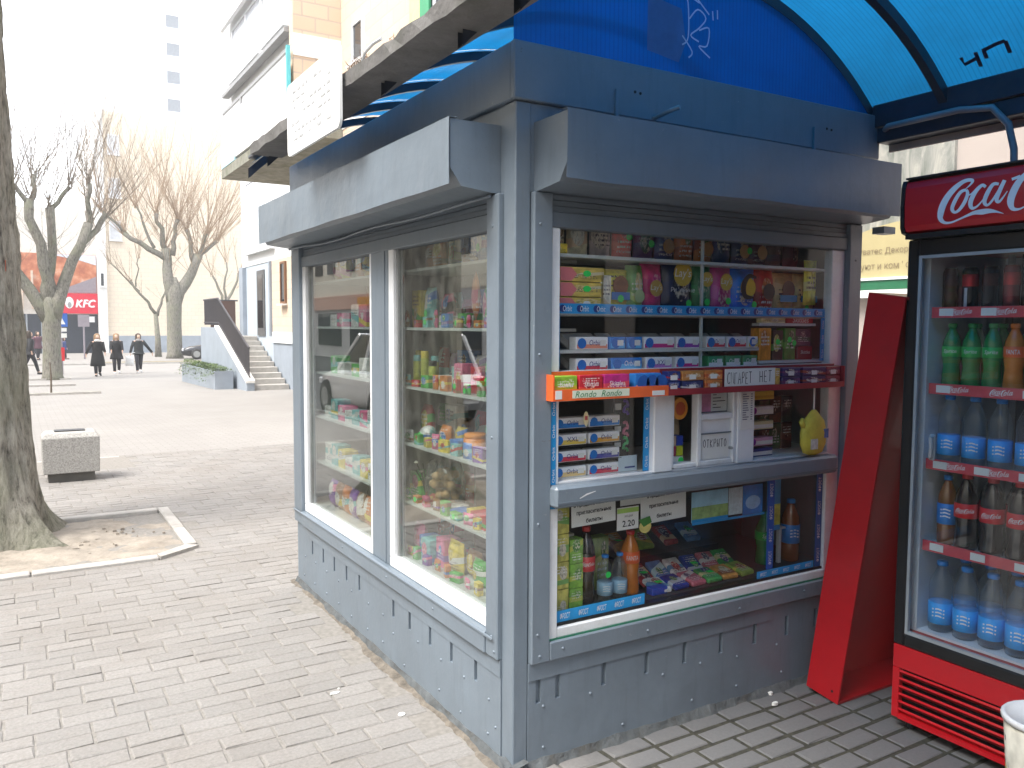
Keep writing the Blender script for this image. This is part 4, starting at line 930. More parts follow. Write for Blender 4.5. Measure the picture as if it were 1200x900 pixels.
# ------------------------------------------------------------------ outside sweet ledge
OT = thing('sweet_ledge', 'orange and red sweet tray fixed across the kiosk window', 'tray', (0, 0, 0))
B(.125, .645, -.058, -.012, 1.343, 1.352).ob('tray_floor', ORANGE, OT); B(.125, .645, -.064, -.0585, 1.338, 1.378).ob('tray_front', ORANGE, OT); B(.145, .645, -.0115, -.006, 1.353, 1.438).ob('tray_back', ORANGE, OT)
DRED = P('dark_red_card', (.28, .02, .03), .45, 0, .12, 9)
B(.6455, 1.665, -.058, -.012, 1.343, 1.352).ob('tray_floor', DRED, OT); B(.6455, 1.665, -.064, -.0585, 1.338, 1.362).ob('tray_front', DRED, OT); B(.6455, 1.665, -.0115, -.006, 1.353, 1.438).ob('tray_back', DRED, OT)
B(.119, .1245, -.064, -.012, 1.338, 1.43).ob('tray_end', ORANGE, OT); B(1.6655, 1.671, -.064, -.012, 1.338, 1.43).ob('tray_end', DRED, OT)
tf = B(.2, .455, -.0648, -.0642, 1.346, 1.373).ob('printed_strip', P('pale_green_card', (.7, .75, .6), .5), OT)
for x_ in (.26, .375):
    mb = MB(); put_text(mb, 'Rondo', (x_, -.0655, 1.359), XA, ZA, wdt=.09, h=.022, shear=.3); mb.ob('lettering', P('dark_green_ink', (.02, .2, .06), .5), tf)
B(.128, .155, -.0652, -.0642, 1.345, 1.375).ob('price_tag', PAPER, OT); B(.565, .625, -.0652, -.0642, 1.342, 1.36).ob('price_tag', PAPER, OT)
for i, (a, b2, c, nm) in enumerate(((.130, .228, ((.25, .45, .04), (.5, .4, .03), (.3, .5, .05)), 'lime green'), (.236, .341, ((.5, .02, .04), (.6, .05, .05), (.45, .02, .05)), 'bright red'), (.346, .464, ((.5, .02, .2), (.6, .06, .1), (.45, .03, .3)), 'magenta'))):
    carton((a+b2)/2, -.036, 1.353, b2-a, .036, .072, c, '%s fruit sweet box in the orange tray' % nm, 'fruit sweet boxes in the orange tray', name='sweet_box', seed=12+i, word='Skittles')
for i, c in enumerate((SAL, BLU, LIL)):
    carton(.51+i*.043, -.036, 1.353, .04, .036, .072, P('ink_%s' % str(BLU), BLU, .4), ('cyan gum box with peach print', 'cyan gum box with pale print', 'cyan gum box with lilac print')[i]+' in the orange tray', 'cyan gum boxes in the orange tray', name='gum_box', stripe=(c, .05, .4), dot=(.01, .1, .4))
BN = [('navy and red', ((.01, .03, .2), (.4, .02, .03), (.1, .01, .02))), ('gold and brown', ((.5, .22, .06), (.45, .16, .04), (.6, .35, .1))), ('orange', ((.6, .2, .05), (.5, .1, .03), (.7, .4, .15))), ('violet', ((.03, .02, .12), (.12, .03, .12), (.02, .02, .08))), ('purple and brown', ((.05, .02, .1), (.3, .06, .03), (.1, .03, .1))), ('wine-red', ((.22, .03, .05), (.15, .02, .06), (.3, .15, .1)))]
spots = [(.650, .714), (.723, .834), (.843, .936), (1.281, 1.393), (1.409, 1.557), (1.563, 1.652)]
for i, ((a, b2), (nm, c)) in enumerate(zip(spots, BN)):
    for k in range(2):
        T = carton((a+b2)/2, -.036, 1.353+.039*k, b2-a, .036, .037, c if not (i == 1 and k == 0) else ((.02, .03, .12), (.6, .6, .62), (.03, .04, .2)), '%s chocolate bar box, %s of a pair, in the red tray' % (nm, ('lower', 'upper')[k]), 'chocolate bar boxes in the red tray', name='chocolate_box', seed=20+i+k)
        B(-.02, .014, -.0198, -.0188, .004, .022).ob('price_tag', PAPER, T)
T = thing('handwritten_note', 'handwritten note on white card in the red tray saying no cigarettes', 'note', (.945, -.0575, 1.3535))
B(0, .288, 0, .002, 0, .078).ob('card', PAPER, T)
mb = MB(); hand(mb, 'СИГАРЕТ', (.012, -.0008, .018), XA, ZA, .0205, .045, .0035); mb.ob('handwriting', INK, T); mb = MB(); hand(mb, 'НЕТ', (.195, -.0008, .02), XA, ZA, .026, .045, .0035); mb.ob('handwriting', INK, T)
carton(1.252, -.036, 1.353, .03, .036, .075, ((.6, .4, .08), (.5, .3, .05)), 'small gold box right of the handwritten card', None, seed=4)

# ------------------------------------------------------------------ middle panes
for rI, z in enumerate((1.222, 1.160, 1.098, 1.0405)):
    for cI, a in enumerate((.203, .36)):
        c = [(BLU, BLU), (YLc, (.7, .35, .05)), (REDc, (.08, .08, .35)), ((.75, .55, .25), REDc)][rI][cI]
        B(a-.008, a+.154, .05, .12, z-.004, z-.0005).ob('gum_rack', BLACK, K) if rI < 3 else None
        carton(a+.073, .075, z, .146, .045, .040, P('white_card', W1, .45), '%s gum box in the %s row of the left middle pane, %s column' % ({BLU: 'blue mint'}.get(c, ['', 'yellow', 'fruit', 'citrus'][rI] or 'mint'), ORD[rI], ('left', 'right')[cI]), 'gum boxes in the left middle pane', name='gum_box', stripe=(c, .08, .5), dot=(.01, .17, .55), word='XXL' if (rI, cI) == (1, 0) else 'Orbit', ink=NAVY, tag_=True)
B(.515, .59, .10, .11, 1.041, 1.335).ob('dark_card_back', BLACK, K)
for i, (z, c, nm) in enumerate(((1.285, (.12, .05, .4), 'violet'), (1.20, (.65, .2, .3), 'pink'), (1.14, (.05, .45, .15), 'green'))):
    T = thing('twisted_sweet', '%s twisted sweet on the black card, %s from the top' % (nm, ORD[i]), 'sweet', (.565, .09, z), 0, 'twisted sweets on the black card')
    mb = MB(); mb.tube([(.012*math.cos(k*.9), .004*math.sin(k), -.03+.006*k+.006*math.sin(k*1.7)) for k in range(11)], .006, 6); mb.ob('twist', P('ink_%s' % str(c), c, .4), T, True)
    B(-.05, -.02, .004, .006, -.01, .015).ob('price_tag', PAPER, T)
T = thing('notice_card', 'pale blue notice card at the foot of the left middle pane', 'notice', (.55, .05, 1.041)); B(-.05, .04, 0, .002, 0, .06).ob('card', P('pale_blue_paper', (.5, .6, .66), .6), T); B(-.02, .03, -.0012, -.0004, .012, .018).ob('text_line', NAVY, T)
T = thing('oval_sticker', 'cream oval tag with red text on the left middle pane', 'tag', (.318, .014, 1.235)); disc(0, .025, .011, .027, 0, 14, .002).ob('card', P('cream_card', (.75, .68, .4), .6), T); B(-.006, .006, -.0012, -.0004, .02, .035).ob('text_line', P('ink_red', (.5, .1, .1), .5), T)
# inside the hatch opening
T = thing('round_biscuit_tub', 'round orange tub standing inside the open hatch', 'tub', (.818, .088, 1.225)); disc(0, .045, .04, .045, -.03, 18, .05).ob('tub', P('ink_org', (.75, .3, .03), .4), T); disc(0, .045, .026, .028, -.032, 14, .0015).ob('print_disc', P('ink_or2', (.5, .08, .02), .4), T); B(-.012, .012, .021, .04, -.185, -.0).ob('stand', BLACK, T)
T = thing('paper_bag', 'crumpled beige paper bag inside the hatch', 'bag', (.85, .14, 1.0405)); q = bag_mesh(.07, .19, .05, 5); q.ob('bag', P('kraft', (.5, .4, .25), .8, 0, .2, 20), T)
carton(.80, .085, 1.0405, .075, .06, .035, WHITE2, 'white tray box with neon sticker inside the hatch', 'small boxes inside the hatch', seed=3)
disc(.822, 1.06, .014, .014, .0535, 10).ob('price_sticker', GREENP, K)
for i, (x, z, c, nm) in enumerate(((.79, 1.0765, (.35, .02, .08), 'crimson'), (.827, 1.0765, (.55, .6, .03), 'lime'), (.79, 1.1185, (.5, .35, .25), 'tan'), (.827, 1.1185, (.02, .05, .35), 'royal blue'))):
    carton(x, .085, z, .034, .04, .04, P('ink_%s' % str(c), c, .4), '%s little sweet box stacked inside the hatch' % nm, 'small boxes inside the hatch')
T = thing('price_leaflet', 'pink and white leaflet behind the hatch glass', 'leaflet', (.88, .022, 1.255)); B(.012, .07, 0, .002, 0, .08).ob('pink_page', P('pink_paper', (.6, .22, .36), .6, 0, .3, 25), T); wp = B(.071, .16, 0, .002, 0, .08).ob('white_page', PAPER, T)
mb = MB()
for k in range(5): mb.box(.08, .08+.02+.05*((k*7) % 3)/2, -.0012, -.0004, .066-.013*k, .069-.013*k)
stuff(mb.ob('text_lines', INK, wp))
T = thing('open_note', 'handwritten open note on the white hatch door', 'note', (.885, .003, 1.066)); B(0, .152, 0, .0015, 0, .098).ob('card', PAPER, T); mb = MB(); hand(mb, 'ОТКРЫТО', (.008, -.0008, .045), XA, ZA, .0192, .032, .003); mb.ob('handwriting', INK, T)
T = thing('price_list', 'narrow printed price list taped on the white post', 'price list', (1.082, -.0145, 1.175)); B(0, .078, 0, .0015, 0, .155).ob('sheet', PAPER, T)
mb = MB(); r = random.Random(1)
for k in range(12): mb.box(.012, .03+r.random()*.02, -.0012, -.0004, .145-.0095*k, .149-.0095*k); mb.box(.058, .068, -.0012, -.0004, .145-.0095*k, .149-.0095*k)
stuff(mb.ob('text_lines', P('grey_ink', (.2, .2, .25), .6), T))
for i, (z, c, nm) in enumerate(((1.287, (.75, .5, .05), 'yellow'), (1.222, (.72, .68, .72), 'white and violet'), (1.158, (.72, .62, .35), 'cream'), (1.087, (.7, .35, .5), 'pink'), (1.0405, (.02, .04, .2), 'dark blue'))):
    carton(1.285, .075, z, .142, .045, .036, P('ink_%s' % str(c), c, .4), '%s gum box, %s from the top, in the right middle pane' % (nm, ORD[i]), 'gum boxes in the right middle pane', name='gum_box', stripe=((.78, .74, .7), .15, .6) if i else ((.6, .35, .03), .2, .5), dot=(.3, .03, .3) if i in (1, 3) else None)
    if i < 4: B(1.205, 1.365, .05, .12, z-.004, z-.0005).ob('gum_rack', BLACK, K)
r = random.Random(77)
for i in range(6):
    c = [((.15, .06, .03), (.25, .1, .04)), ((.04, .12, .04), (.06, .18, .05)), ((.1, .03, .03), (.2, .05, .04)), ((.04, .1, .03), (.12, .2, .05)), ((.12, .05, .02), (.05, .03, .02)), ((.04, .05, .06), (.1, .1, .1))][i]
    carton(1.43+.075*(i % 3), .2+.0*(i//3), 1.0405+.122*(i//3), .07, .06, .12, c, '%s shaded pack behind the yellow bag, %s %s' % (['brown', 'green', 'dark red', 'olive', 'umber', 'slate'][i], ('lower row', 'upper row')[i//3], ('left', 'middle', 'right')[i % 3]), 'shaded packs in the right middle pane', seed=30+i)
T = thing('hanging_yellow_bag', 'yellow pouch hanging on a white string from the sweet ledge', 'bag', (1.515, -.03, 1.04))
YB = P('yellow_fabric', (.62, .52, .06), .8, 0, .15, 20, .3, 90)
mb = MB(); mb.lathe([(.02, .0), (.06, .012), (.078, .05), (.08, .1), (.066, .15), (.03, .185), (.012, .2)], 16, sx=1, sy=.35); mb.ob('pouch', YB, T, True)
mb = MB(); mb.tube([(0, 0, .2), (.0, .0, .298)], .004, 6); mb.ob('string', PAPER, T)
mb = MB(); mb.tube([(-.062, 0, .125), (-.078, 0, .15), (-.072, 0, .165)], [.012, .012, .006], 6); mb.ob('ear', YB, T, True)
B(-.045, .0, -.0275, -.0255, .03, .075).ob('white_tag', P('tag_bw', (.6, .62, .55), .6, 0, .3, 60), T); B(.035, .075, -.022, -.020, .075, .115).ob('blue_tag', P('tag_bl', (.1, .2, .45), .6, 0, .3, 60), T)

# ------------------------------------------------------------------ lower window
def paper(x, z, w_, h_, label, lines, y=.032, tilt=0):
    T = thing('paper_notice', label, 'notice', (x, y, z), 0, 'typed notices in the lower window'); T.rotation_euler = (0, tilt, 0)
    B(0, w_, 0, .0012, -h_, 0).ob('sheet', PAPER, T); mb = MB()
    for k, (s, ww) in enumerate(lines): put_text(mb, s, (w_/2, -.001, -h_*(.16+.32*k)), XA, ZA, wdt=ww, h=.0165 if k else .0135, bold=.0008)
    mb.ob('lettering', INK, T); return T
NL = [('в продаже имеются', .185), ('пригласительные', .16), ('билеты', .075)]
paper(.268, .946, .205, .092, 'white typed notice hung left of the green price card', NL, tilt=-.03)
paper(.597, .950, .235, .125, 'white typed notice hung right of the green price card', [('в продаже имеются', .17), ('пригласительные', .15), ('билеты', .075)], tilt=-.03)
B(.50, .60, .034, .036, .91, .952).ob('notice_backing', PAPER, K)
T = thing('price_card', 'white price card with green top edge between the notices', 'price card', (.478, .026, .818)); B(0, .105, 0, .0012, 0, .088).ob('card', PAPER, T); B(0, .105, -.001, -.0003, .066, .084).ob('green_edge', P('lime_ink', (.35, .55, .12), .5), T)
mb = MB(); put_text(mb, '2.20', (.055, -.0012, .024), XA, ZA, wdt=.06, h=.024, bold=.001); mb.ob('lettering', INK, T)
mb = MB(); put_text(mb, 'АКЦИЯ', (.055, -.0012, .052), XA, ZA, wdt=.04, h=.01); mb.ob('lettering', INK, T)
T = thing('lemon_card', 'lemon and leaf shaped card hanging by the price card', 'card', (.615, .022, .80)); disc(0, .02, .03, .026, 0, 16, .0015).ob('lemon', P('lemon', (.7, .6, .2), .5, 0, .2, 30), T); MB().prism([(-.035, .05), (-.01, .02), (.03, .035), (.02, .06)], 1, -.003, -.001).ob('leaf', P('leafg', (.05, .2, .04), .5), T)
def poster(x, z, w_, h_, cols, label, y=.034, extra=None):
    T = thing('poster', label, 'poster', (x, y, z)); B(0, w_, 0, .002, 0, h_).ob('sheet', P('pst%s' % label[:9], cols[0], .4, 0, .2, 12), T)
    B(0.001, w_-.001, -.001, -.0003, .0, h_*.5).ob('lower_field', P('psg%s' % label[:9], cols[1], .5, 0, .4, 25), T)
    B(0.001, w_-.001, -.002, -.0013, .0, h_*.1).ob('blue_edge', ORBLUE, T); return T
poster(.868, .80, .205, .125, ((.35, .6, .75), (.3, .45, .16)), 'meadow poster with blue sky over green grass')
T = thing('small_print_sheet', 'narrow pale printed sheet beside the meadow poster', 'poster', (1.078, .034, .808)); B(0, .08, 0, .002, 0, .115).ob('sheet', P('sps', (.5, .62, .66), .6, 0, .2, 60), T)
T = thing('blue_poster', 'square bright blue poster with pale sky lettering', 'poster', (1.162, .034, .80)); B(0, .118, 0, .002, 0, .125).ob('sheet', P('bps', (.03, .22, .6), .4, 0, .3, 14), T); disc(.059, .05, .045, .03, -.001, 14, .0008).ob('pale_disc', P('bpd', (.3, .55, .8), .5, 0, .2, 20), T)
B(.87, 1.29, .031, .033, .79, .7995).ob('poster_rail', FRBLUE, K)
poster(1.338, .70, .085, .235, ((.05, .3, .6), (.5, .55, .08)), 'tall narrow blue and yellow poster behind the strip', .06)
bottle(.424, .15, .5135, 'cola', .305, .036, 'dark cola bottle with red label in the lower window', None, (-.4, -1), 'soda_bottle')
bottle(.503, .13, .5135, 'waterp', .185, .031, 'small water bottle beside the cola, with neon sticker', 'water bottles in the lower window', (-.4, -1), 'water_bottle')
bottle(.572, .125, .5135, 'waterp', .185, .031, 'small water bottle beside the orange soda', 'water bottles in the lower window', (-.4, -1), 'water_bottle')
disc(.488, .63, .013, .013, .088, 10).ob('price_sticker', GREENP, K)
bottle(.646, .15, .5135, 'fantar', .262, .038, 'orange soda bottle with red cap in the lower window', None, (-.4, -1), 'soda_bottle')
for i in range(4): carton(.245, .085, .5135+.105*i, .07, .05, .103, ((.55, .5, .12), (.2, .4, .12), (.6, .55, .45)), 'illustrated tea box in the left corner stack, %s from the bottom' % ORD[i], 'tea boxes stacked in the lower left corner', name='tea_box', seed=50+i)
for i in range(3): carton(.322, .095, .5135+.095*i, .062, .05, .093, ((.2, .42, .06), (.45, .5, .08), (.1, .3, .05)), 'green tea box in the second stack, %s from the bottom' % ORD[i], 'green tea boxes beside the corner stack', name='tea_box', seed=60+i)
for i, x in enumerate((.50, .575)): carton(x, .27, .5135, .07, .05, .22, ((.25, .35, .1), (.5, .5, .2), (.1, .2, .05)), 'leafy green box standing behind the %s small water bottle' % ('left', 'right')[i], 'boxes behind the water bottles', seed=70+i)
# magazines and bags lying on the display floor
magc = [((.7, .72, .7), (.1, .3, .5), (.5, .1, .1)), ((.05, .35, .1), (.6, .6, .3), (.1, .1, .3)), ((.45, .05, .05), (.7, .5, .3), (.1, .05, .1)), ((.02, .05, .3), (.5, .55, .6), (.1, .3, .1)), ((.6, .3, .08), (.3, .1, .04), (.6, .6, .4)), ((.1, .25, .5), (.5, .7, .7), (.05, .3, .1)), ((.5, .15, .2), (.65, .62, .6), (.1, .1, .2)), ((.25, .4, .08), (.6, .5, .1), (.3, .1, .05))]
mn = ['white and blue', 'green', 'red', 'navy', 'orange', 'sky blue', 'pink', 'lime']
B(.72, 1.29, .30, .32, .5135, .60).ob('display_step', DARKMET, K); B(.72, 1.29, .3205, .6, .588, .60).ob('display_step', DARKMET, K)
r = random.Random(21)
for i in range(16):
    rowI = i//6 if i < 12 else 2; k = i % 6 if i < 12 else i-12
    x = .765+.095*k if rowI < 2 else .79+.14*k; y = (.12, .24, .42)[rowI]; z = (.5135, .5135, .6005)[rowI]
    if rowI == 1: y = .215
    T = thing('flat_pack', '%s pack lying flat, %s row, %s from the left' % (mn[(i*3) % 8], ('front', 'second', 'back')[rowI], ORD[k]), 'pack', (x, y, z), r.uniform(-.15, .15), 'packs lying on the lower display floor')
    q = MB().box(-.042, .042, -.05, .05, 0, .022, c=.006); q.xf(Matrix.Translation((0, 0, .0)) @ Matrix.Shear('XY', 4, (0, 0)))
    q.v = [(a, b, c+(b+.05)*.55*(1 if rowI else .35)) for a, b, c in q.v]
    q.ob('pack_body', PACK(*magc[(i*3) % 8], seed=80+i, plane='xy'), T)
    if i % 3 == 0: B(-.012, .018, -.02, .005, .0, .001).ob('price_sticker', GREENP, T).location = (0, 0, .052 if rowI else .038)
carton(.74, .09, .5135, .08, .04, .03, P('ink_blueb', (.03, .08, .45), .4), 'flat blue box lying before the orange soda', None)
bottle(1.45, .17, .5135, 'sprite', .24, .042, 'green soda bottle left of the small white stand', None, (-.4, -1), 'soda_bottle')
bottle(1.60, .15, .5135, 'tea', .29, .042, 'amber drink bottle at the right end of the lower window', None, (-.4, -1), 'soda_bottle')
T = thing('white_stand', 'small white T-shaped stand between two bottles', 'stand', (1.523, .15, .5135)); mb = MB(); mb.box(-.008, .008, -.008, .008, 0, .16); mb.box(-.022, .022, -.02, .02, .1605, .168); mb.ob('post_and_top', WHITE, T)

# ------------------------------------------------------------------ street-side display
def jar(x, y, z, r_, h_, body, cap, label, group):
    T = thing('jar', label, 'jar', (x, y, z), 0, group)
    MB().lathe([(r_*.9, 0), (r_, .005), (r_, h_*.78), (r_*.8, h_*.84)], 14).ob('jar_body', body, T, True); MB().lathe([(r_*.92, h_*.8), (r_*.95, h_*.82), (r_*.95, h_*.97), (r_*.85, h_)], 14).ob('lid', cap, T, True); return T
def sbox(x, y, z, w_, d_, h_, cols, label, seed, group, st=False, rz=0):
    T = thing('toy_box', label, 'box', (x, y, z), rz-math.pi/2, group); B(-w_/2, w_/2, -d_/2, d_/2, 0, h_, c=.002).ob('box_body', PACK(*cols, seed=seed), T)
    if st: disc(0, h_*.4, .015, .018, -d_/2-.002, 10, .0012).ob('price_sticker', GREENP, T)
    return T
def sbag(x, y, z, w_, h_, d_, cols, label, seed, group, st=False):
    T = thing('sweet_bag', label, 'bag', (x, y, z), -math.pi/2, group); bag_mesh(w_, h_, d_, seed).ob('pouch', PACK(*cols, seed=seed), T, True)
    if st: disc(0, h_*.35, .015, .017, -d_/2-.004, 10, .0012).ob('price_sticker', GREENP, T)
    return T
OR, PK, BL, GR, YE, WH, BR, VI, RD, TQ, DK = (.6, .2, .04), (.7, .15, .3), (.05, .2, .55), (.06, .4, .06), (.7, .55, .08), (.7, .7, .68), (.3, .16, .07), (.2, .08, .35), (.5, .03, .04), (.2, .5, .5), (.03, .03, .03)
CN = {OR: 'orange', PK: 'pink', BL: 'blue', GR: 'green', YE: 'yellow', WH: 'white', BR: 'brown', VI: 'violet', RD: 'red', TQ: 'turquoise', DK: 'black'}
rows = [  # shelf index, list of (kind, y, w, h, col1, col2, sticker)
 (0, [('b', .26, .11, .15, RD, PK, 0), ('b', .375, .10, .17, VI, BL, 1), ('b', .48, .10, .17, BL, VI, 1), ('b', .60, .11, .15, BL, DK, 0), ('b', .88, .12, .13, OR, BR, 0), ('b', 1.02, .12, .12, OR, BR, 0)]),
 (1, [('b', .25, .10, .20, PK, RD, 1), ('x', .345, .07, .10, GR, PK, 1), ('b', .43, .08, .17, GR, BR, 0), ('x', .62, .08, .06, GR, WH, 1), ('x', .74, .08, .05, WH, GR, 0), ('b', .86, .09, .15, PK, DK, 0), ('b', .97, .10, .18, TQ, BL, 1), ('x', 1.08, .09, .17, YE, GR, 0)]),
 (2, [('x', .24, .10, .13, PK, YE, 0), ('x', .34, .05, .08, VI, WH, 0), ('b', .41, .08, .16, GR, RD, 1), ('x', .50, .09, .11, RD, PK, 0), ('x', .60, .07, .12, PK, WH, 0), ('x', .68, .07, .10, TQ, WH, 0), ('x', .78, .11, .06, WH, PK, 0)]),
 (3, [('x', .64, .08, .06, BL, YE, 0), ('b', .73, .09, .10, YE, BL, 0), ('b', .82, .09, .10, OR, RD, 1), ('b', 1.08, .10, .17, RD, GR, 0)]),
 (4, [('x', .24, .09, .09, GR, RD, 1), ('x', .33, .08, .07, OR, WH, 0), ('x', .43, .12, .06, RD, GR, 1), ('x', .54, .08, .05, YE, GR, 0), ('x', .64, .10, .03, BL, WH, 1), ('x', .74, .08, .03, WH, BL, 0), ('b', .93, .10, .04, RD, RD, 0), ('x', 1.10, .12, .12, GR, YE, 0)]),
 (5, [('b', .26, .14, .09, OR, YE, 0), ('b', .38, .13, .13, YE, OR, 0), ('b', .50, .12, .11, GR, WH, 0), ('b', .61, .12, .12, BR, YE, 0), ('b', .72, .13, .14, YE, WH, 0), ('x', .83, .08, .13, PK, VI, 0), ('x', .92, .09, .11, TQ, BL, 0), ('x', 1.01, .08, .10, BL, GR, 1), ('b', 1.10, .10, .14, PK, RD, 0)])]
ZS = SH+[.525]; SN = ['top', 'second', 'third', 'fourth', 'fifth', 'bottom']
sd_ = 100; r = random.Random(5)
for si, items in rows:
    for k, (kd, y, w_, h_, c1, c2, st) in enumerate(items):
        sd_ += 1; c3 = r.choice([WH, YE, PK, BL])
        lab = '%s and %s %s, %s from the corner post on the %s shelf' % (CN[c1], CN[c2], 'bag' if kd == 'b' else 'box', ORD[k], SN[si])
        if c1 == c2: lab = lab.replace('%s and %s' % (CN[c1], CN[c2]), 'plain '+CN[c1])
        X = .13+.03*(k % 2)+(.02 if kd == 'b' else 0)
        (sbag if kd == 'b' else sbox)(X, y, ZS[si]+.0005, w_, h_ if kd == 'b' else .08, .06 if kd == 'b' else h_, (c1, c2, c3), lab, sd_, 'goods on the street-side shelves, %s shelf' % SN[si], bool(st))
# second row of goods, further back on the deep shelves
for si in range(6):
    for k in range(8):
        y = .25+k*.125; c1, c2, c3 = r.sample([OR, PK, BL, GR, YE, WH, BR, VI, RD, TQ], 3); sd_ += 1
        kd = r.choice('bbx')
        (sbag if kd == 'b' else sbox)(.29, y, ZS[si]+.0005, .105, r.uniform(.11, .19) if kd == 'b' else .07, .06 if kd == 'b' else r.uniform(.07, .17), (c1, c2, c3), '%s and %s %s in the back row of the %s shelf, place %s' % (CN[c1], CN[c2], 'bag' if kd == 'b' else 'box', SN[si], ORD[k]), sd_, 'goods in the back row of the street-side shelves')
for k in range(6):
    jar(.12+.03*(k % 2), .90+.042*k, SH[2]+.0005, .019, .12+.02*(k % 3), P('amber_bubble', (.4, .42, .08), .3, 0, .4, 40), P('ink_%s' % str([DK, TQ, YE][k % 3]), [DK, TQ, YE][k % 3], .4), 'slim yellow-black bubble bottle on the third shelf, %s towards the mullion' % ORD[k], 'slim bottles on the third shelf')
T = thing('toy_paddle', 'red and tan leaf-shaped toy with green sticker on a stick', 'toy', (.12, .50, SH[1]+.0005)); MB().lathe([(.004, .03), (.028, .08), (.034, .13), (.022, .19), (.004, .225)], 14, sx=.35, sy=1).ob('blade', PACK(OR, RD, BR, 3), T, True); MB().lathe([(.004, 0), (.004, .05)], 8).ob('stick', WHITE2, T)
T.rotation_euler = (0, 0, 0); disc(0, .12, .016, .018, 0, 10, .001).ob('price_sticker', GREENP, T).rotation_euler = (0, 0, -math.pi/2); T.children[-1].location = (-.0135, 0, 0)
jar(.13, .30, SH[3]+.0005, .042, .17, GLASS('clear_jar', (.7, .78, .72), 1.2, 1.4, .05, .4), P('ink_pinkl', (.7, .05, .2), .4), 'clear jar with pink lid on the fourth shelf', 'clear jars on the fourth shelf')
jar(.125, .215, SH[3]+.0005, .036, .13, MC['clear_jar'], P('ink_grl', (.2, .6, .15), .4), 'clear jar with green lid on the fourth shelf near corner post', 'clear jars on the fourth shelf')
jar(.14, .395, SH[3]+.0005, .03, .14, MC['clear_jar'], P('ink_grl2', (.25, .55, .3), .4), 'clear jar with pale green lid on the fourth shelf', 'clear jars on the fourth shelf')
jar(.13, .52, SH[3]+.0005, .05, .10, P('orange_tub', (.75, .25, .03), .35, 0, .3, 30), P('ink_orl', (.8, .3, .05), .4), 'orange sweet tub on the fourth shelf', None)
T = thing('toy_tray', 'blue toy tray with orange top on the fourth shelf', 'toy', (.2, .44, SH[3]+.0005)); B(-.03, .03, -.06, .06, 0, .13, c=.01).ob('tray', P('ink_blt', (.02, .15, .6), .4), T); B(-.02, .02, -.03, .03, .1305, .16, c=.01).ob('top', PACK(OR, YE, RD, 2), T)
T = thing('round_ball', 'white and blue ball with neon sticker on the fourth shelf', 'ball', (.13, .97, SH[3]+.0005)); MB().lathe([(.004, 0)]+[(.042*math.sin(math.pi*i/10), .042-.042*math.cos(math.pi*i/10)) for i in range(1, 10)]+[(.004, .084)], 16).ob('ball', PACK(WH, BL, TQ, 9), T, True); disc(0, .04, .015, .017, 0, 10, .001).ob('price_sticker', GREENP, T).rotation_euler = (0, 0, -math.pi/2); T.children[-1].location = (-.045, 0, 0)
# bag of round cookies and a dark bouquet on the fifth shelf
T = thing('cookie_bag', 'clear bag heaped with round cookies on the fifth shelf', 'bag', (.16, .86, SH[4]+.0005)); mb = MB(); r = random.Random(31)
for k in range(46):
    lv = k//12; a = r.uniform(0, 6.28); rr = r.uniform(0, .075); cx, cy, cz = rr*math.cos(a)*.8, rr*math.sin(a)*1.4, .018+.042*lv+r.uniform(-.006, .006)
    mb.lathe([(.003, cz-.018), (.016, cz-.012), (.021, cz), (.016, cz+.012), (.003, cz+.018)], 9, cx, cy)
stuff(mb.ob('cookies', P('cookie', (.5, .32, .14), .7, 0, .45, 26), T, True)); bm_ = MB().lathe([(.06, .001), (.1, .02), (.105, .12), (.08, .2), (.03, .22)], 16, sx=.8, sy=1.2); bm_.ob('bag_film', GLASS('cellophane', (.95, .95, .95), 1.3, 1.4, .15, .12), T, True)
T = thing('dark_bouquet', 'dark dried bouquet with pale flowers on the fifth shelf', 'flowers', (.15, 1.03, SH[4]+.0005)); mb = MB(); fm = MB(); r = random.Random(32)
for k in range(24):
    a = r.uniform(0, 6.28); s_ = r.uniform(.02, .06); e = (s_*math.cos(a), s_*math.sin(a), r.uniform(.1, .19)); mb.tube([(0, 0, 0), (e[0]*.4, e[1]*.4, e[2]*.6), e], .0025, 4)
    if k % 2: fm.lathe([(.002, e[2]-.006), (.012, e[2]), (.002, e[2]+.008)], 7, e[0], e[1])
mb.ob('stems', P('dkstem', (.03, .04, .03), .8), T); stuff(fm.ob('blossoms', P('paleblossom', (.5, .48, .4), .8), T))
# little packets along the shelf fronts
r = random.Random(55); KN = ['sweet packet', 'gum tin', 'sticker pack', 'toy capsule box']
for si in range(1, 6):
    for k in range(10):
        y = .20+.098*k+r.uniform(-.015, .015); c1, c2, c3 = r.sample([OR, PK, BL, GR, YE, WH, BR, VI, RD, TQ], 3); sd_ += 1; kn = r.choice(KN)
        w_, h_ = r.uniform(.035, .065), r.uniform(.03, .065)
        T = thing('small_packet', '%s and %s %s, %s shelf edge, %s from corner post' % (CN[c1], CN[c2], kn, SN[si], ORD[k]), 'packet', (.083, y, ZS[si]+.0005), -math.pi/2+r.uniform(-.35, .35), 'little packets along the shelf fronts')
        (bag_mesh(w_, h_*1.4, .02, sd_) if k % 3 == 0 else B(-w_/2, w_/2, -.013, .013, 0, h_, c=.002)).ob('packet_body', PACK(c1, c2, c3, sd_ % 40), T)
        if r.random() < .22: disc(0, h_*.5, .012, .012, -.0155, 10, .0012).ob('price_sticker', GREENP, T)
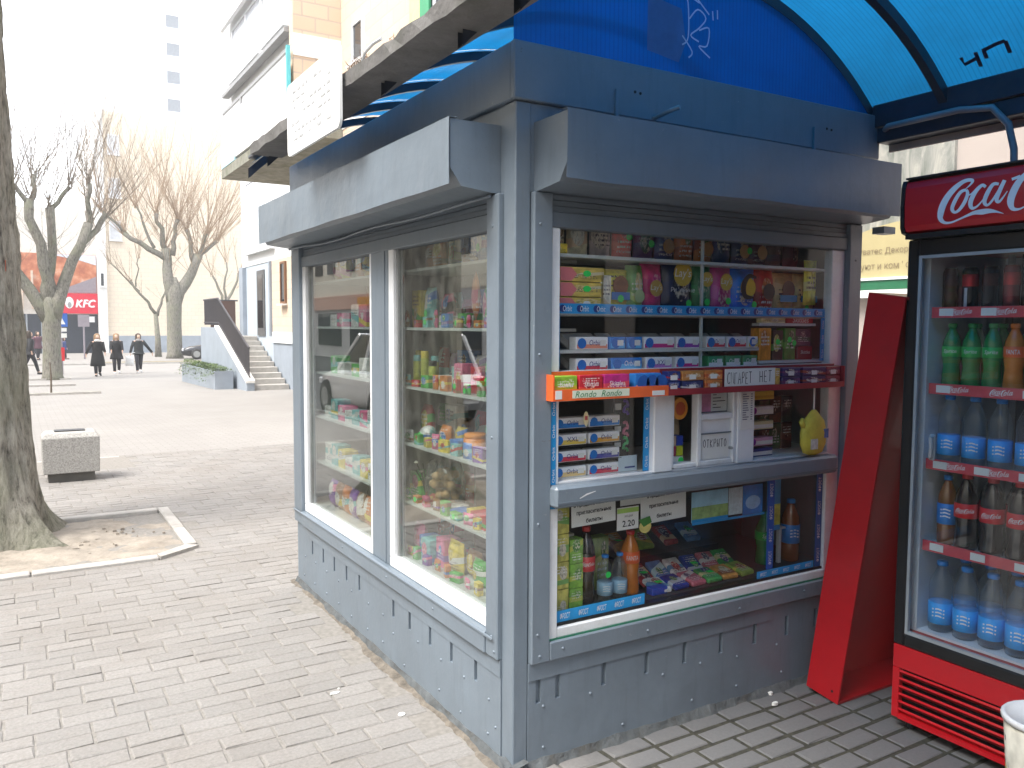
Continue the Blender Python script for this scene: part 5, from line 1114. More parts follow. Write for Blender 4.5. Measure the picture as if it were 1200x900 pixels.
# farther pane: pale boxes and bags
r = random.Random(41)
for si, cols in ((0, [OR, BR, YE]), (1, [WH, YE, PK]), (2, [GR, YE, WH]), (3, [TQ, WH, PK]), (4, [TQ, WH, YE]), (5, [BR, VI, OR])):
    for k in range(8):
        y = 1.46+.115*k; c1 = cols[k % 3]; c2 = r.choice([WH, TQ, PK, YE]); sd_ += 1
        if si < 3 and k % 3 == 1: continue
        kd = 'b' if si in (5, 0) else 'x'
        (sbag if kd == 'b' else sbox)(.13, y, ZS[si]+.0005, .11, .16 if kd == 'b' else .08, .07 if kd == 'b' else r.uniform(.06, .12), (c1, c2, WH), '%s and %s %s behind the far pane, %s shelf, %s from mullion' % (CN[c1], CN[c2], 'bag' if kd == 'b' else 'box', SN[si], ORD[k]), sd_, 'goods behind the far street-side pane')

# ------------------------------------------------------------------ drinks fridge
def wob(mb, name, mat, T, smooth=False, bevel=0):
    o = mb.ob(name, mat, T, smooth, bevel=bevel); o.location = -T.location; return o
FR = thing('drinks_fridge', 'tall glass-door drinks fridge with red header and red louvred base', 'fridge', (1.5, -.46, 0))
Y0, Y1 = -1.13, -.46
FRED = P('fridge_red', (.56, .008, .016), .3, 0, .05, 3, coat=.3)
LINER = P('fridge_liner', (.62, .66, .70), .4, 0, .04, 3)
sh = MB(); sh.box(1.53, 2.12, Y1-.03, Y1, .31, 1.945, c=.003); sh.box(1.53, 2.12, Y0, Y0+.03, .31, 1.945, c=.003); sh.box(2.09, 2.12, Y0+.0305, Y1-.0305, .31, 1.945); sh.box(1.53, 2.0895, Y0+.0305, Y1-.0305, 1.89, 1.945); sh.box(1.53, 2.0895, Y0+.0305, Y1-.0305, .31, .40)
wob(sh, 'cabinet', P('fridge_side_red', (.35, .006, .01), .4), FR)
li = MB(); li.box(1.555, 2.088, Y1-.06, Y1-.031, .401, 1.889); li.box(1.555, 2.088, Y0+.031, Y0+.06, .401, 1.889); li.box(2.075, 2.0885, Y0+.061, Y1-.061, .401, 1.889); li.box(1.555, 2.074, Y0+.061, Y1-.061, .401, .41)
wob(li, 'inner_liner', LINER, FR)
df = MB(); x0, x1 = 1.495, 1.528
df.box(x0, x1, Y1-.045, Y1, .345, 1.935, c=.006); df.box(x0, x1, Y0, Y0+.045, .345, 1.935, c=.006); df.box(x0, x1, Y0+.0455, Y1-.0455, 1.875, 1.935, c=.006); df.box(x0, x1, Y0+.0455, Y1-.0455, .345, .395, c=.006)
door = wob(df, 'door_frame', BLACK, FR)
gk = MB(); a, b2 = Y0+.046, Y1-.046
for q in ((a, a+.012, .3955, 1.8745), (b2-.012, b2, .3955, 1.8745), (a+.0125, b2-.0125, .3955, .4075), (a+.0125, b2-.0125, 1.8625, 1.8745)): gk.box(1.499, 1.515, *q)
g_ = gk.ob('door_gasket', P('gasket_grey', (.35, .38, .4), .5), door)
gp = B(1.506, 1.511, a+.0126, b2-.0126, .408, 1.862).ob('door_glass', FGLASS, door)
hd = MB(); hd.box(1.478, 1.4945, -.61, -.585, 1.10, 1.20, c=.006); hd.tube([(1.485, -.597, 1.19), (1.47, -.60, 1.185), (1.466, -.605, 1.15), (1.47, -.60, 1.115), (1.485, -.597, 1.11)], .008, 8)
hd.ob('handle', P('handle_grey', (.4, .42, .44), .4), door)
hp = [(1.462, 1.965), (1.452, 1.985), (1.449, 2.06), (1.452, 2.125), (1.462, 2.150), (1.50, 2.158), (2.10, 2.158), (2.10, 1.955), (1.50, 1.955)]
he = wob(MB().prism([(x, z) for x, z in hp], 1, Y0+.008, Y1-.012), 'header_sign', FRED, FR)
hp2 = [(x-.004 if x < 1.6 else x, z+(.006 if z > 2.1 else -.006)) for x, z in hp]
wob(MB().prism(hp2, 1, Y1-.0118, Y1+.004), 'header_cap', BLACK, FR)
hl = MB(); hl.box(1.449, 1.52, Y0+.008, Y1-.0125, 2.159, 2.166); hl.box(1.458, 1.52, Y0+.008, Y1-.0125, 1.936, 1.9545); wob(hl, 'header_trim', BLACK, FR)
# logo lettering follows the bowed face
mb = MB(); put_script(mb, (0, 0, 0), Vector((0, -1, 0)), ZA, .516, 6)
def bow(z): return 1.4482+.16*(z-2.06)**2/.09*.06
mb.v = [(bow(vz+2.062)+vx*.5-.0005, vy-.858, vz*.95+2.062) for vx, vy, vz in mb.v]
lo = mb.ob('logo_lettering', P('logo_white', (.8, .82, .84), .4), he)
bs = MB(); bs.box(1.499, 1.527, Y0, Y1, .25, .343, c=.003); bs.box(1.499, 1.527, Y1-.03, Y1, .045, .249, c=.003); bs.box(1.499, 1.527, Y0, Y0+.03, .045, .249, c=.003); bs.box(1.499, 1.527, Y0+.0305, Y1-.0305, .045, .062)
gr = wob(bs, 'base_grille', FRED, FR)
for k in range(6):
    z = .236-.031*k; s_ = MB(); s_.prism([(1.500, z), (1.503, z+.008), (1.524, z-.012), (1.522, z-.019)], 1, Y0+.0305, Y1-.0305); s_.ob('louvre', FRED, gr)
wob(B(1.535, 2.1, Y0+.01, Y1-.01, .04, .308), 'compressor_box', BLACK, FR)
for x in (1.56, 2.05):
    for y in (Y0+.05, Y1-.05): wob(MB().lathe([(.02, 0), (.022, .004), (.018, .042)], 10, x, y), 'foot', BLACK, FR)
FSH = [1.665, 1.372, 1.078, .755, .411]
STRIP = P('red_price_strip', (.62, .06, .08), .4, 0, .1, 10)
for i, z in enumerate(FSH[:4]):
    s_ = wob(B(1.575, 2.07, Y0+.062, Y1-.062, z-.010, z-.001), 'wire_shelf', P('white_wire', (.6, .62, .63), .4), FR)
    ps = B(1.566, 1.5745, Y0+.062, Y1-.064, z-.027, z+.014).ob('price_strip', STRIP, s_)
    mb = MB()
    for k in range(3): put_script(mb, (1.5655, -.64-.16*k, z-.006), Vector((0, -1, 0)), ZA, .085, 2)
    if i != 3: mb.ob('lettering', WINK, s_)
    for k in range(3): B(1.5638, 1.5652, -.555-.055-.16*k, -.555-.16*k, z-.02, z+.008).ob('price_card', PAPER, s_) if not (i == 1 and k == 1) else None
DG = 'drinks on the fridge shelves'
CANM = [P('can_dark', (.06, .02, .02), .25, .4, .3, 30), P('can_red', (.45, .02, .03), .25, .4, .2, 30), P('can_black', (.015, .015, .018), .25, .4), P('can_maroon', (.2, .02, .03), .25, .4)]
for k in range(5):
    T = thing('drink_can', '%s slim can on the top fridge shelf, %s from the left' % (['bronze', 'black and red', 'black', 'maroon', 'dark'][k], ORD[k]), 'can', (1.62, -.563-.076*k, FSH[0]), 0, DG)
    MB().lathe([(.022, 0), (.028, .006), (.028, .148), (.023, .16), (.022, .162)], 16).ob('can_body', CANM[[0, 2, 2, 3, 2][k]], T, True)
    MB().lathe([(.0283, .09), (.0287, .0905), (.0287, .135), (.0283, .1355)], 16).ob('can_band', CANM[[0, 1, 0, 1, 3][k]], T, True)
    if k == 1:
        mb = MB(); mb.box(-.0292, -.0288, -.006, .006, .012, .085); mb.ob('pale_band', P('can_pale', (.5, .5, .52), .4), T)
for k, kd in enumerate(('sprite', 'sprite', 'sprite', 'fanta', 'fanta', 'fanta')):
    bottle(1.63, -.572-.078*k, FSH[1], kd, .245, .0345, '%s soda bottle on the second fridge shelf, %s from the left' % (('green' if kd == 'sprite' else 'orange'), ORD[k]), DG, (-1, -.35), 'soda_bottle')
for k in range(5):
    bottle(1.63, -.575-.098*k, FSH[2], 'water', .262, .04, 'blue-labelled water bottle on the middle fridge shelf, %s from the left' % ORD[k], DG, (-1, -.35), 'water_bottle')
bottle(1.64, -.575, FSH[3], 'tea', .27, .036, 'amber tea bottle with azure label beside the colas', DG, (-1, -.35), 'tea_bottle')
for k in range(4):
    bottle(1.62, -.662-.098*k, FSH[3], 'cola', .292, .042, 'cola bottle on the fourth fridge shelf, %s from the left' % ORD[k], DG, (-1, -.35), 'soda_bottle')
for k in range(5):
    bottle(1.62, -.577-.099*k, FSH[4], 'water', .278, .0445, 'large water bottle on the fridge floor, %s from the left, front row' % ORD[k], DG, (-1, -.35), 'water_bottle')
    bottle(1.74, -.60-.099*k, FSH[4], 'water', .278, .0445, 'large water bottle on the fridge floor, %s from the left, second row' % ORD[k], DG, (-1, -.35), 'water_bottle')
    if k < 4: bottle(1.74, -.69-.098*k, FSH[3], 'cola', .292, .042, 'cola bottle in the second row of the fourth shelf, %s from the left' % ORD[k], DG, (-1, -.35), 'soda_bottle')
    bottle(1.75, -.60-.098*k, FSH[1], 'sprite', .245, .036, 'green soda bottle in the second row of the second shelf, %s from left' % ORD[k], DG, (-1, -.35), 'soda_bottle')

# red tray-like panel leaning against the fridge side
T = thing('red_panel', 'red sheet-steel panel with folded edges leaning against the fridge', 'panel', (1.47, -.235, .0))
lean = math.atan2(.243, 1.715)
pm = MB(); W_, H_, D_ = .62, 1.735, .165
pm.box(0, .012, 0, D_, 0, H_, c=.002); pm.box(W_-.012, W_, 0, D_, 0, H_, c=.002); pm.box(.0125, W_-.0125, D_-.012, D_, 0, H_); pm.box(.0125, W_-.0125, 0, D_-.0125, 0, .012); pm.box(.0125, W_-.0125, 0, D_-.0125, H_-.012, H_)
o = pm.ob('folded_sheet', RED, T)
MB().lathe([(.006, 0), (.006, .001)], 10).xf(Matrix.Translation((-.0005, .035, .045)) @ Matrix.Rotation(R(-90), 4, 'Y')).ob('bolt_hole', BLACK, T)
T.rotation_euler = (lean, 0, 0); T.location = (1.47, -.233, .0)
# patterned bucket near the fridge
T = thing('patterned_bucket', 'white-rimmed bucket with floral print in front of the fridge', 'bucket', (1.25, -1.156, 0))
q = MB().lathe([(.085, 0), (.09, .004), (.118, .372), (.112, .372), (.086, .02)], 24); q.ob('bucket_body', PACK((.6, .58, .5), (.45, .38, .12), (.25, .2, .12), 4), T, True)
q = MB().lathe([(.118, .368), (.125, .372), (.126, .384), (.12, .39), (.112, .388), (.11, .37)], 24); q.ob('rim', WHITE, T, True)
# litter on the pavement
for i, (x, y, sx, sy, lab) in enumerate(((-.33, .95, .05, .022, 'white paper scrap on the pavers, longer one by the kiosk'), (-.16, .62, .034, .03, 'small square white paper scrap on the pavers near corner'), (-.30, .985, .012, .01, 'tiny white speck beside the longer paper scrap'), (1.3, -.02, .022, .02, 'white pebble by the foot of kiosk front'), (1.24, -.1, .03, .018, 'cigarette butts and crumbs before the kiosk front'))):
    q = MB(); k_ = 7
    q.prism([(sx/2*math.cos(6.28*a/k_)*random.uniform(.8, 1.2), sy/2*math.sin(6.28*a/k_)*random.uniform(.8, 1.2)) for a in range(k_)], 2, 0, .003 if i < 3 else .012)
    tag(q.ob('paper_scrap' if i < 3 else 'pebble', PAPER, loc=(x, y, .0015)), lab, 'litter')

# ------------------------------------------------------------------ concrete litter bin
GRAN = P('granite_chips', (.36, .35, .33), .85, 0, .45, 70, .4, 90, dirt=(.2, .19, .17), dirtamt=.5)
T = thing('litter_bin', 'square granite-chip concrete litter bin beside the tree', 'bin', (-1.02, 7.15, gz(7.2)), 0)
B(-.21, .21, -.15, .15, 0, .11).ob('foot', P('bin_foot', (.12, .115, .105), .9), T)
q = MB(); q.add([(-.255, -.2, .11), (.255, -.2, .11), (.255, .2, .11), (-.255, .2, .11), (-.26, -.205, .47), (.26, -.205, .47), (.26, .205, .47), (-.26, .205, .47), (-.225, -.165, .515), (.225, -.165, .515), (.225, .165, .515), (-.225, .165, .515)],
      [(3, 2, 1, 0), (0, 1, 5, 4), (1, 2, 6, 5), (2, 3, 7, 6), (3, 0, 4, 7), (4, 5, 9, 8), (5, 6, 10, 9), (6, 7, 11, 10), (7, 4, 8, 11), (8, 9, 10, 11)])
q.ob('bin_body', GRAN, T, bevel=.008); B(-.14, .14, -.03, .12, .516, .525).ob('opening', BLACK, T)

# ------------------------------------------------------------------ trees
BARK = None
m, t = newmat('bark'); o_ = t.nodes.new('ShaderNodeOutputMaterial'); b_ = t.nodes.new('ShaderNodeBsdfPrincipled'); tc = t.nodes.new('ShaderNodeTexCoord'); mp = t.nodes.new('ShaderNodeMapping'); mp.inputs[3].default_value = (1, 1, .22)
L(t, tc.outputs['Object'], mp.inputs[0]); n = N(t, 'ShaderNodeTexNoise', Scale=24, Detail=9, Roughness=.75); L(t, mp.outputs[0], n.inputs['Vector'])
n2 = N(t, 'ShaderNodeTexNoise', Scale=2.2, Detail=5); L(t, tc.outputs['Object'], n2.inputs['Vector'])
c = ramp(t, n.outputs[0], [(.36, (.05, .046, .038)), (.47, (.19, .178, .15)), (.68, (.33, .312, .27))]).outputs[0]
lich = ramp(t, n2.outputs[0], [(.45, (0, 0, 0)), (.65, (.55,)*3)]).outputs[0]
L(t, mix(t, c, (.22, .23, .155), lich), b_.inputs['Base Color']); b_.inputs['Roughness'].default_value = .95
bp = N(t, 'ShaderNodeBump', Strength=1.0, Distance=.05); L(t, n.outputs[0], bp.inputs['Height']); L(t, bp.outputs[0], b_.inputs['Normal']); L(t, b_.outputs[0], o_.inputs[0]); BARK = m
TWIG = P('twig_bark', (.13, .10, .075), .9, 0, .3, 12); TWIG2 = P('twig_tan', (.26, .185, .12), .9, 0, .3, 12)
def wig(a, b, n, amp, r):
    a, b = Vector(a), Vector(b); l = (b-a).length; out = []
    for i in range(n+1):
        q = a.lerp(b, i/n)
        if 0 < i < n: q = q+Vector((r.uniform(-1, 1), r.uniform(-1, 1), r.uniform(-.5, .5)))*l*amp
        out.append(q)
    return out
def shoots(mb, at, n, length, r, up_=.8, spread=.5, r0=.02, fork=True, dirb=None):
    for _ in range(n):
        d = Vector((r.uniform(-1, 1)*spread, r.uniform(-1, 1)*spread, up_))
        if dirb: d += Vector(dirb)*.8
        d.normalize(); l = length*r.uniform(.55, 1.1); st = Vector(at)+Vector((r.uniform(-.12, .12), r.uniform(-.12, .12), r.uniform(-.15, .1)))
        bend = Vector((0, 0, .25*l*r.random()))
        pts = [st, st+d*l*.35, st+d*l*.68+bend*.3, st+d*l+bend]
        k = r0*r.uniform(.6, 1.2); mb.tube(pts, [k, k*.75, k*.5, k*.16], 4)
        if fork:
            for f in range(r.randint(2, 5)):
                i = r.choice((1, 2)); q = pts[i]; e = (d+Vector((r.uniform(-.7, .7), r.uniform(-.7, .7), r.uniform(.0, .5)))).normalized()
                l2 = l*r.uniform(.2, .45); p2 = [q, q+e*l2*.5, q+e*l2+Vector((0, 0, l2*.15))]; mb.tube(p2, [k*.45, k*.3, k*.1], 3)
                if r.random() < .6:
                    e2 = (e+Vector((r.uniform(-.8, .8), r.uniform(-.8, .8), r.uniform(-.1, .5)))).normalized(); mb.tube([p2[1], p2[1]+e2*l2*.5], [k*.25, k*.08], 3)
def tree(name, label, loc, trunk, limbs, nsh, slen, seed, mat=BARK, tw=TWIG, r0=.02, sides=10, group='street trees', sp=.5, up_=.8, extra=None):
    T = thing(name, label, 'tree', loc, 0, group); r = random.Random(seed); tm = MB(); cm = MB()
    pts, rad = trunk; tm.tube(pts, rad, 14)
    for li_, (a, b, ra, rb) in enumerate(limbs):
        p = wig(a, b, 5, .045, r); tm.tube(p, [ra+(rb-ra)*i/5+(rb*.25 if i == 5 else 0) for i in range(6)], sides)
        d = (Vector(b)-Vector(a)).normalized()
        shoots(cm, b, nsh, slen, r, up_, sp, r0, dirb=(d.x*.6, d.y*.6, 0)); shoots(cm, p[3], max(2, nsh//3), slen*.6, r, .6, .8, r0*.7)
    tm.ob('trunk', mat, T, True); stuff(cm.ob('crown', tw, T)); return T
# near trunk with root flare and deep bark
T = thing('street_tree', 'massive near tree trunk with rough greenish bark at left edge', 'tree', (-1.77, 4.72, -.01), 0, 'street trees'); r = random.Random(3)
tm = MB(); na, nz = 150, 170; Hh = 7.0
from mathutils import noise as mn_
def trad(z): return .315+.06*math.exp(-z/1.6)+.17*math.exp(-z/.28)+(-.012*max(0, z-3))
for i in range(nz+1):
    z = Hh*(i/nz)**1.35
    for j in range(na):
        a = 6.28318*j/na; rr = trad(z)
        flare = math.exp(-z/.22); rr *= 1+flare*.28*math.sin(a*5+1.2)+flare*.12*math.sin(a*9)
        p = Vector((math.cos(a)*2.2, math.sin(a)*2.2, z*.55))
        rid = 1-abs(mn_.noise(Vector((math.cos(a)*5.5, math.sin(a)*5.5, z*1.5))))*2
        rid2 = 1-abs(mn_.noise(Vector((math.cos(a)*12, math.sin(a)*12, z*4.0))))*2
        rr += .026*rid*min(1, z+.4)+.016*rid2+.03*mn_.noise(p)
        cx = -.02*z; tm.v.append((cx+rr*math.cos(a), rr*math.sin(a), z))
for i in range(nz):
    for j in range(na): tm.f.append((i*na+j, i*na+(j+1) % na, (i+1)*na+(j+1) % na, (i+1)*na+j)); tm.mi.append(0)
NBARK = BARK.copy()
for n_ in NBARK.node_tree.nodes:
    if n_.type == 'VALTORGB' and len(n_.color_ramp.elements) == 3:
        for e_ in n_.color_ramp.elements: e_.color = (*[min(.6, c_*1.5) for c_ in e_.color[:3]], 1)
tko = tm.ob('trunk', NBARK, T, True)
lm = MB(); cm = MB()
for k in range(7):
    a = k*.9+.3; st = (-.12, 0, 5.2+.2*k); en = (-.2+1.6*math.cos(a), 1.6*math.sin(a), 7.6+.3*(k % 3)); p = wig(st, en, 5, .05, r); lm.tube(p, [.16, .14, .12, .1, .09, .1], 10); shoots(cm, en, 12, 2.6, r, .8, .6, .018)
lm.ob('limbs', BARK, T, True); stuff(cm.ob('crown', TWIG, T))
mb = MB()
for k, (a, l) in enumerate(((-.75, .75), (-1.9, .35))):
    p = [Vector((math.cos(a)*s_, math.sin(a)*s_, .10*(1-f)+.018)) for s_, f in ((.3, 0), (.42, .45), (.5+l*.25, .85), (.45+l*.5, 1.15))]
    mb.tube(p, [.08, .05, .028, .008], 8)
mb.ob('surface_roots', NBARK, T, True)
B(-.002, .004, -.035, .035, 1.98, 2.06).ob('red_mark', P('rusty_mark', (.3, .08, .04), .8, 0, .5, 40), T).location = (.255, -.16, 0)
T.children[-1].rotation_euler = (0, 0, -.9)
# pollarded tree at the pavement edge
px_ = .0305
lim = [((0, 0, 2.0), (-1.55, .2, 5.0), .25, .13), ((0, 0, 2.5), (-.55, -.3, 6.3), .22, .13), ((0, 0, 2.5), (.1, .4, 6.1), .2, .12), ((.05, 0, 2.0), (1.3, .1, 5.6), .25, .13), ((-1.0, .1, 4.2), (-1.1, .2, 6.5), .13, .1), ((1.0, .1, 4.6), (1.9, .2, 6.0), .12, .09), ((-.55, -.3, 6.1), (-1.25, -.4, 7.0), .09, .06), ((.1, .4, 5.9), (.75, .4, 6.9), .09, .06), ((1.3, .1, 5.5), (1.35, -.2, 7.0), .1, .06), ((-.5, -.3, 5.9), (-.35, .2, 7.2), .1, .06)]
tree('street_tree', 'dark pollarded tree with four thick limbs behind the near trunk', (-.36, 31.2, gz(31.2)), ([(0, 0, -.1), (0, 0, .15), (0, 0, 1.0), (.02, 0, 2.0), (0, 0, 2.7), (0, 0, 3.1)], [.42, .33, .29, .30, .27, .1]), lim, 15, 3.6, 11, r0=.014, tw=P('twig_grey', (.2, .165, .13), .9, 0, .3, 12))
lim = [((-.05, 0, 3.4), (-.35, .2, 6.6), .38, .22), ((.1, 0, 3.4), (1.5, .1, 6.3), .38, .22), ((-.3, .2, 6.0), (-2.6, .3, 7.4), .2, .11), ((-.3, .2, 6.4), (-.9, -.3, 8.6), .18, .1), ((.0, 0, 6.2), (.4, .3, 8.4), .16, .1), ((1.2, .1, 5.9), (.9, .2, 7.8), .16, .1), ((1.5, .1, 6.2), (2.6, .2, 7.2), .16, .1), ((1.5, .1, 6.2), (1.9, -.3, 7.6), .15, .1), ((-2.4, .3, 7.3), (-3.7, .3, 8.6), .1, .05), ((-1.0, 0, 6.6), (-1.9, .2, 9.0), .1, .05)]
tree('street_tree', 'broad pollarded tree with twin stems and tan shoots by the stairs', (6.82, 51.1, -.48), ([(0, 0, -.1), (0, 0, .3), (.0, 0, 2.0), (.03, 0, 3.4), (.05, 0, 4.3), (.05, 0, 4.9)], [.55, .45, .42, .44, .4, .15]), lim, 20, 5.6, 12, tw=P('twig_pale', (.34, .25, .17), .9, 0, .3, 12), r0=.021, sp=.6)
lim = [((0, 0, 2.6), (-1.5, 0, 4.8), .11, .05), ((0, 0, 2.6), (.6, 0, 4.4), .1, .05), ((-1.0, 0, 4.1), (-2.6, 0, 5.8), .06, .03), ((-1.2, 0, 4.4), (-1.0, .2, 6.2), .05, .03)]
tree('street_tree', 'slender young tree just left of the broad pollarded tree', (6.3, 54.1, -.48), ([(0, 0, -.1), (0, 0, 1), (-.1, 0, 2.7)], [.22, .17, .13]), lim, 7, 2.2, 13, r0=.014, tw=TWIG2)
lim = [((0, 0, 3.0), (-.7, 0, 4.8), .1, .05), ((0, 0, 3.0), (.7, 0, 5.0), .1, .05), ((0, 0, 3.2), (.1, .2, 5.6), .08, .04)]
tree('street_tree', 'small bare tree rising behind the stair railing', (8.9, 46.5, -.48), ([(0, 0, -.1), (0, 0, 1.5), (.1, 0, 3.2)], [.2, .16, .12]), lim, 9, 2.6, 14, r0=.014, tw=TWIG2)
T = thing('sapling', 'thin leafless sapling on a grass patch in the pavement', 'sapling', (-.7, 22.4, gz(22.4)), 0); mb = MB(); mb.tube([(0, 0, 0), (.01, 0, .5), (-.01, 0, .85)], [.025, .02, .012], 6); mb.ob('stem', TWIG, T)
GRASS = P('thin_grass', (.16, .17, .07), 1, 0, .4, 3, .8, 20)
for i, (x0, x1, y0, y1) in enumerate(((-3, .35, 22.1, 23.0), (-3, .1, 31.0, 32.2), (-3, .0, 26.6, 27.4))):
    q = MB(); z = lambda Y: gz(Y)+.012
    q.add([(x0, y0, z(y0)), (x1, y0, z(y0)), (x1+.15, y1, z(y1)), (x0, y1, z(y1))], [(0, 1, 2, 3)]); o = struct(q.ob('grass_patch', GRASS))
    struct(B(x0, x1+.1, y0-.1, y0, gz(y0)-.05, gz(y0)+.06).ob('patch_kerb', KERB))
q = MB(); q.add([(2.2, 44.5, -.47), (14, 44.5, -.47), (14, 47.5, -.47), (2.2, 47.5, -.47)], [(0, 1, 2, 3)]); struct(q.ob('soil_strip', P('verge_soil', (.2, .17, .11), 1, 0, .3, 2, .6, 20)))
struct(B(-6, 20, 44.3, 44.5, -.6, -.40).ob('verge_kerb', KERB))

# ------------------------------------------------------------------ buildings
TANB = BRICKS('tan_block_masonry', (.70, .55, .42), (.67, .52, .39), (.54, .45, .38), .5, .26, .016, 'yz', .4, .9, .1)
TANBX = BRICKS('tan_block_masonry_x', (.70, .55, .42), (.67, .52, .39), (.54, .45, .38), .5, .26, .016, 'xz', .4, .9, .1)
CREAM = BRICKS('cream_brick', (.76, .67, .54), (.73, .63, .50), (.66, .57, .47), .52, .28, .02, 'xz', .3, .9, .12)
WPL = P('white_plaster', (.78, .78, .77), .85, 0, .04, 1.2); LBLUE = P('pale_blue_render', (.46, .52, .58), .85, 0, .06, 2); PLIN = P('blue_grey_render', (.30, .34, .39), .9, 0, .1, 2)
FRAME = P('window_frame_white', (.75, .76, .77), .4)
PALEGL = P('pale_curtained_glass', (.55, .57, .6), .15, 0, .2, 2, spec=.8)
def window(T, axis, plane, a0, a1, z0, z1, n=1, name='window', gl=None):
    """casement set into a wall facing -x (axis 'x') or -y (axis 'y')"""
    f = MB(); g = MB(); th = .06
    def bx(m_, p0, p1, s0, s1, q0, q1): m_.box(p0, p1, s0, s1, q0, q1) if axis == 'x' else m_.box(s0, s1, p0, p1, q0, q1)
    p0, p1 = plane-.03, plane+.03
    bx(f, p0, p1, a0, a0+th, z0, z1); bx(f, p0, p1, a1-th, a1, z0, z1); bx(f, p0, p1, a0+th, a1-th, z0, z0+th); bx(f, p0, p1, a0+th, a1-th, z1-th, z1)
    for k in range(1, n): c_ = a0+(a1-a0)*k/n; bx(f, p0, p1, c_-th/2, c_+th/2, z0+th, z1-th)
    fo = f.ob(name, FRAME, T)
    bx(g, plane-.004, plane+.01, a0+th, a1-th, z0+th, z1-th); g.ob('pane', gl or DARKGL, fo)
    s_ = MB(); bx(s_, plane-.12, plane+.02, a0-.05, a1+.05, z0-.05, z0-.005); s_.ob('sill', FRAME, fo); return fo
AP = thing('apartment_block', 'brick and white apartment block with projecting balconies behind kiosk', 'building', (4.5, 12, 0))
def ap(mb, name, mat, parent=None): return wob(mb, name, mat, AP) if parent is None else mb.ob(name, mat, parent)
# upper main facade (recessed), toward camera
mb = MB(); mb.box(4.0, 9, 6.5, 13.0, 3.3, 15.5); ap(mb, 'brick_wall', TANB)
mb = MB(); pass
for z0, z1 in ((5.3, 5.75), (7.75, 8.1), (10.6, 10.95)): ap(MB().box(3.985, 3.998, 6.5, 12.99, z0, z1), 'white_band', WPL)
mb = MB(); mb.box(4.2, 9, 6.5, 13.0, .0, 3.299); ap(mb, 'ground_floor_wall', WPL)
for y0, y1, z0, z1, n_ in ((11.75, 12.3, 6.3, 7.05, 1), (8.4, 9.3, 6.1, 7.6, 2), (6.6, 7.8, 6.1, 7.6, 2), (10.9, 12.2, 8.6, 10.1, 2), (8.0, 9.6, 8.6, 10.1, 2)):
    o = window(AP, 'x', 3.97, y0, y1, z0, z1, n_); o.location = -AP.location
mb = MB(); mb.box(3.95, 3.98, 9.35, 9.75, 5.9, 7.7); ap(mb, 'yellow_panel', P('yellow_green_panel', (.6, .58, .3), .7)); mb = MB(); mb.box(3.93, 3.965, 9.0, 9.32, 6.1, 6.9); ap(mb, 'green_shutter', P('green_shutter', (.05, .3, .14), .5))
# projecting balcony stack
mb = MB(); mb.box(3.08, 9, 13.0, 13.25, 5.35, 15.5); ap(mb, 'brick_end_wall', TANBX)
mb = MB(); mb.box(3.07, 3.995, 12.985, 12.998, 6.55, 6.95); ap(mb, 'white_band', WPL); mb = MB(); mb.box(3.07, 3.995, 12.985, 12.998, 9.3, 9.6); ap(mb, 'white_band', WPL)
mb = MB(); mb.box(3.2, 9, 13.26, 18.6, 5.35, 15.5); ap(mb, 'upper_wall', WPL)
MOSS = P('mossy_concrete', (.24, .235, .19), .95, 0, .3, 5, .5, 30, dirt=(.1, .11, .05), dirtamt=.8)
mb = MB(); mb.box(2.96, 5.2, 12.96, 18.7, 5.12, 5.34); ap(mb, 'balcony_slab', MOSS)
BALP = P('balcony_panel_white', (.8, .8, .8), .6, 0, .04, 2)
mb = MB(); mb.box(2.97, 3.03, 13.05, 18.6, 5.42, 6.45); ap(mb, 'balcony_panel', BALP)
mb = MB(); mb.box(2.95, 3.02, 12.97, 13.04, 5.345, 6.7); ap(mb, 'balcony_post', P('turquoise_paint', (.12, .5, .55), .6, 0, .1, 3))
mb = MB(); mb.box(2.95, 3.02, 17.3, 18.65, 5.345, 6.0); ap(mb, 'balcony_side_panel', P('pale_turquoise', (.45, .66, .72), .6, 0, .1, 3))
mb = MB(); mb.box(2.98, 3.02, 13.06, 18.6, 6.62, 6.68); mb.box(2.98, 3.02, 16.7, 16.8, 6.46, 6.62); ap(mb, 'balcony_rail', P('rail_grey', (.3, .3, .3), .5))
for z0 in (7.3, 10.1):
    for y0, y1 in ((13.6, 15.2), (15.5, 18.2)):
        o = window(AP, 'x', 3.17, y0, y1, z0, z0+1.25, 2, gl=PALEGL); o.location = -AP.location
    mb = MB(); mb.box(3.0, 3.17, 13.3, 18.7, z0-.25, z0-.17); ap(mb, 'parapet_cap', P('rail_grey', (.3, .3, .3), .5))
mb = MB(); mb.box(2.98, 3.06, 13.28, 18.7, 8.6, 9.2); ap(mb, 'balcony_panel', BALP)
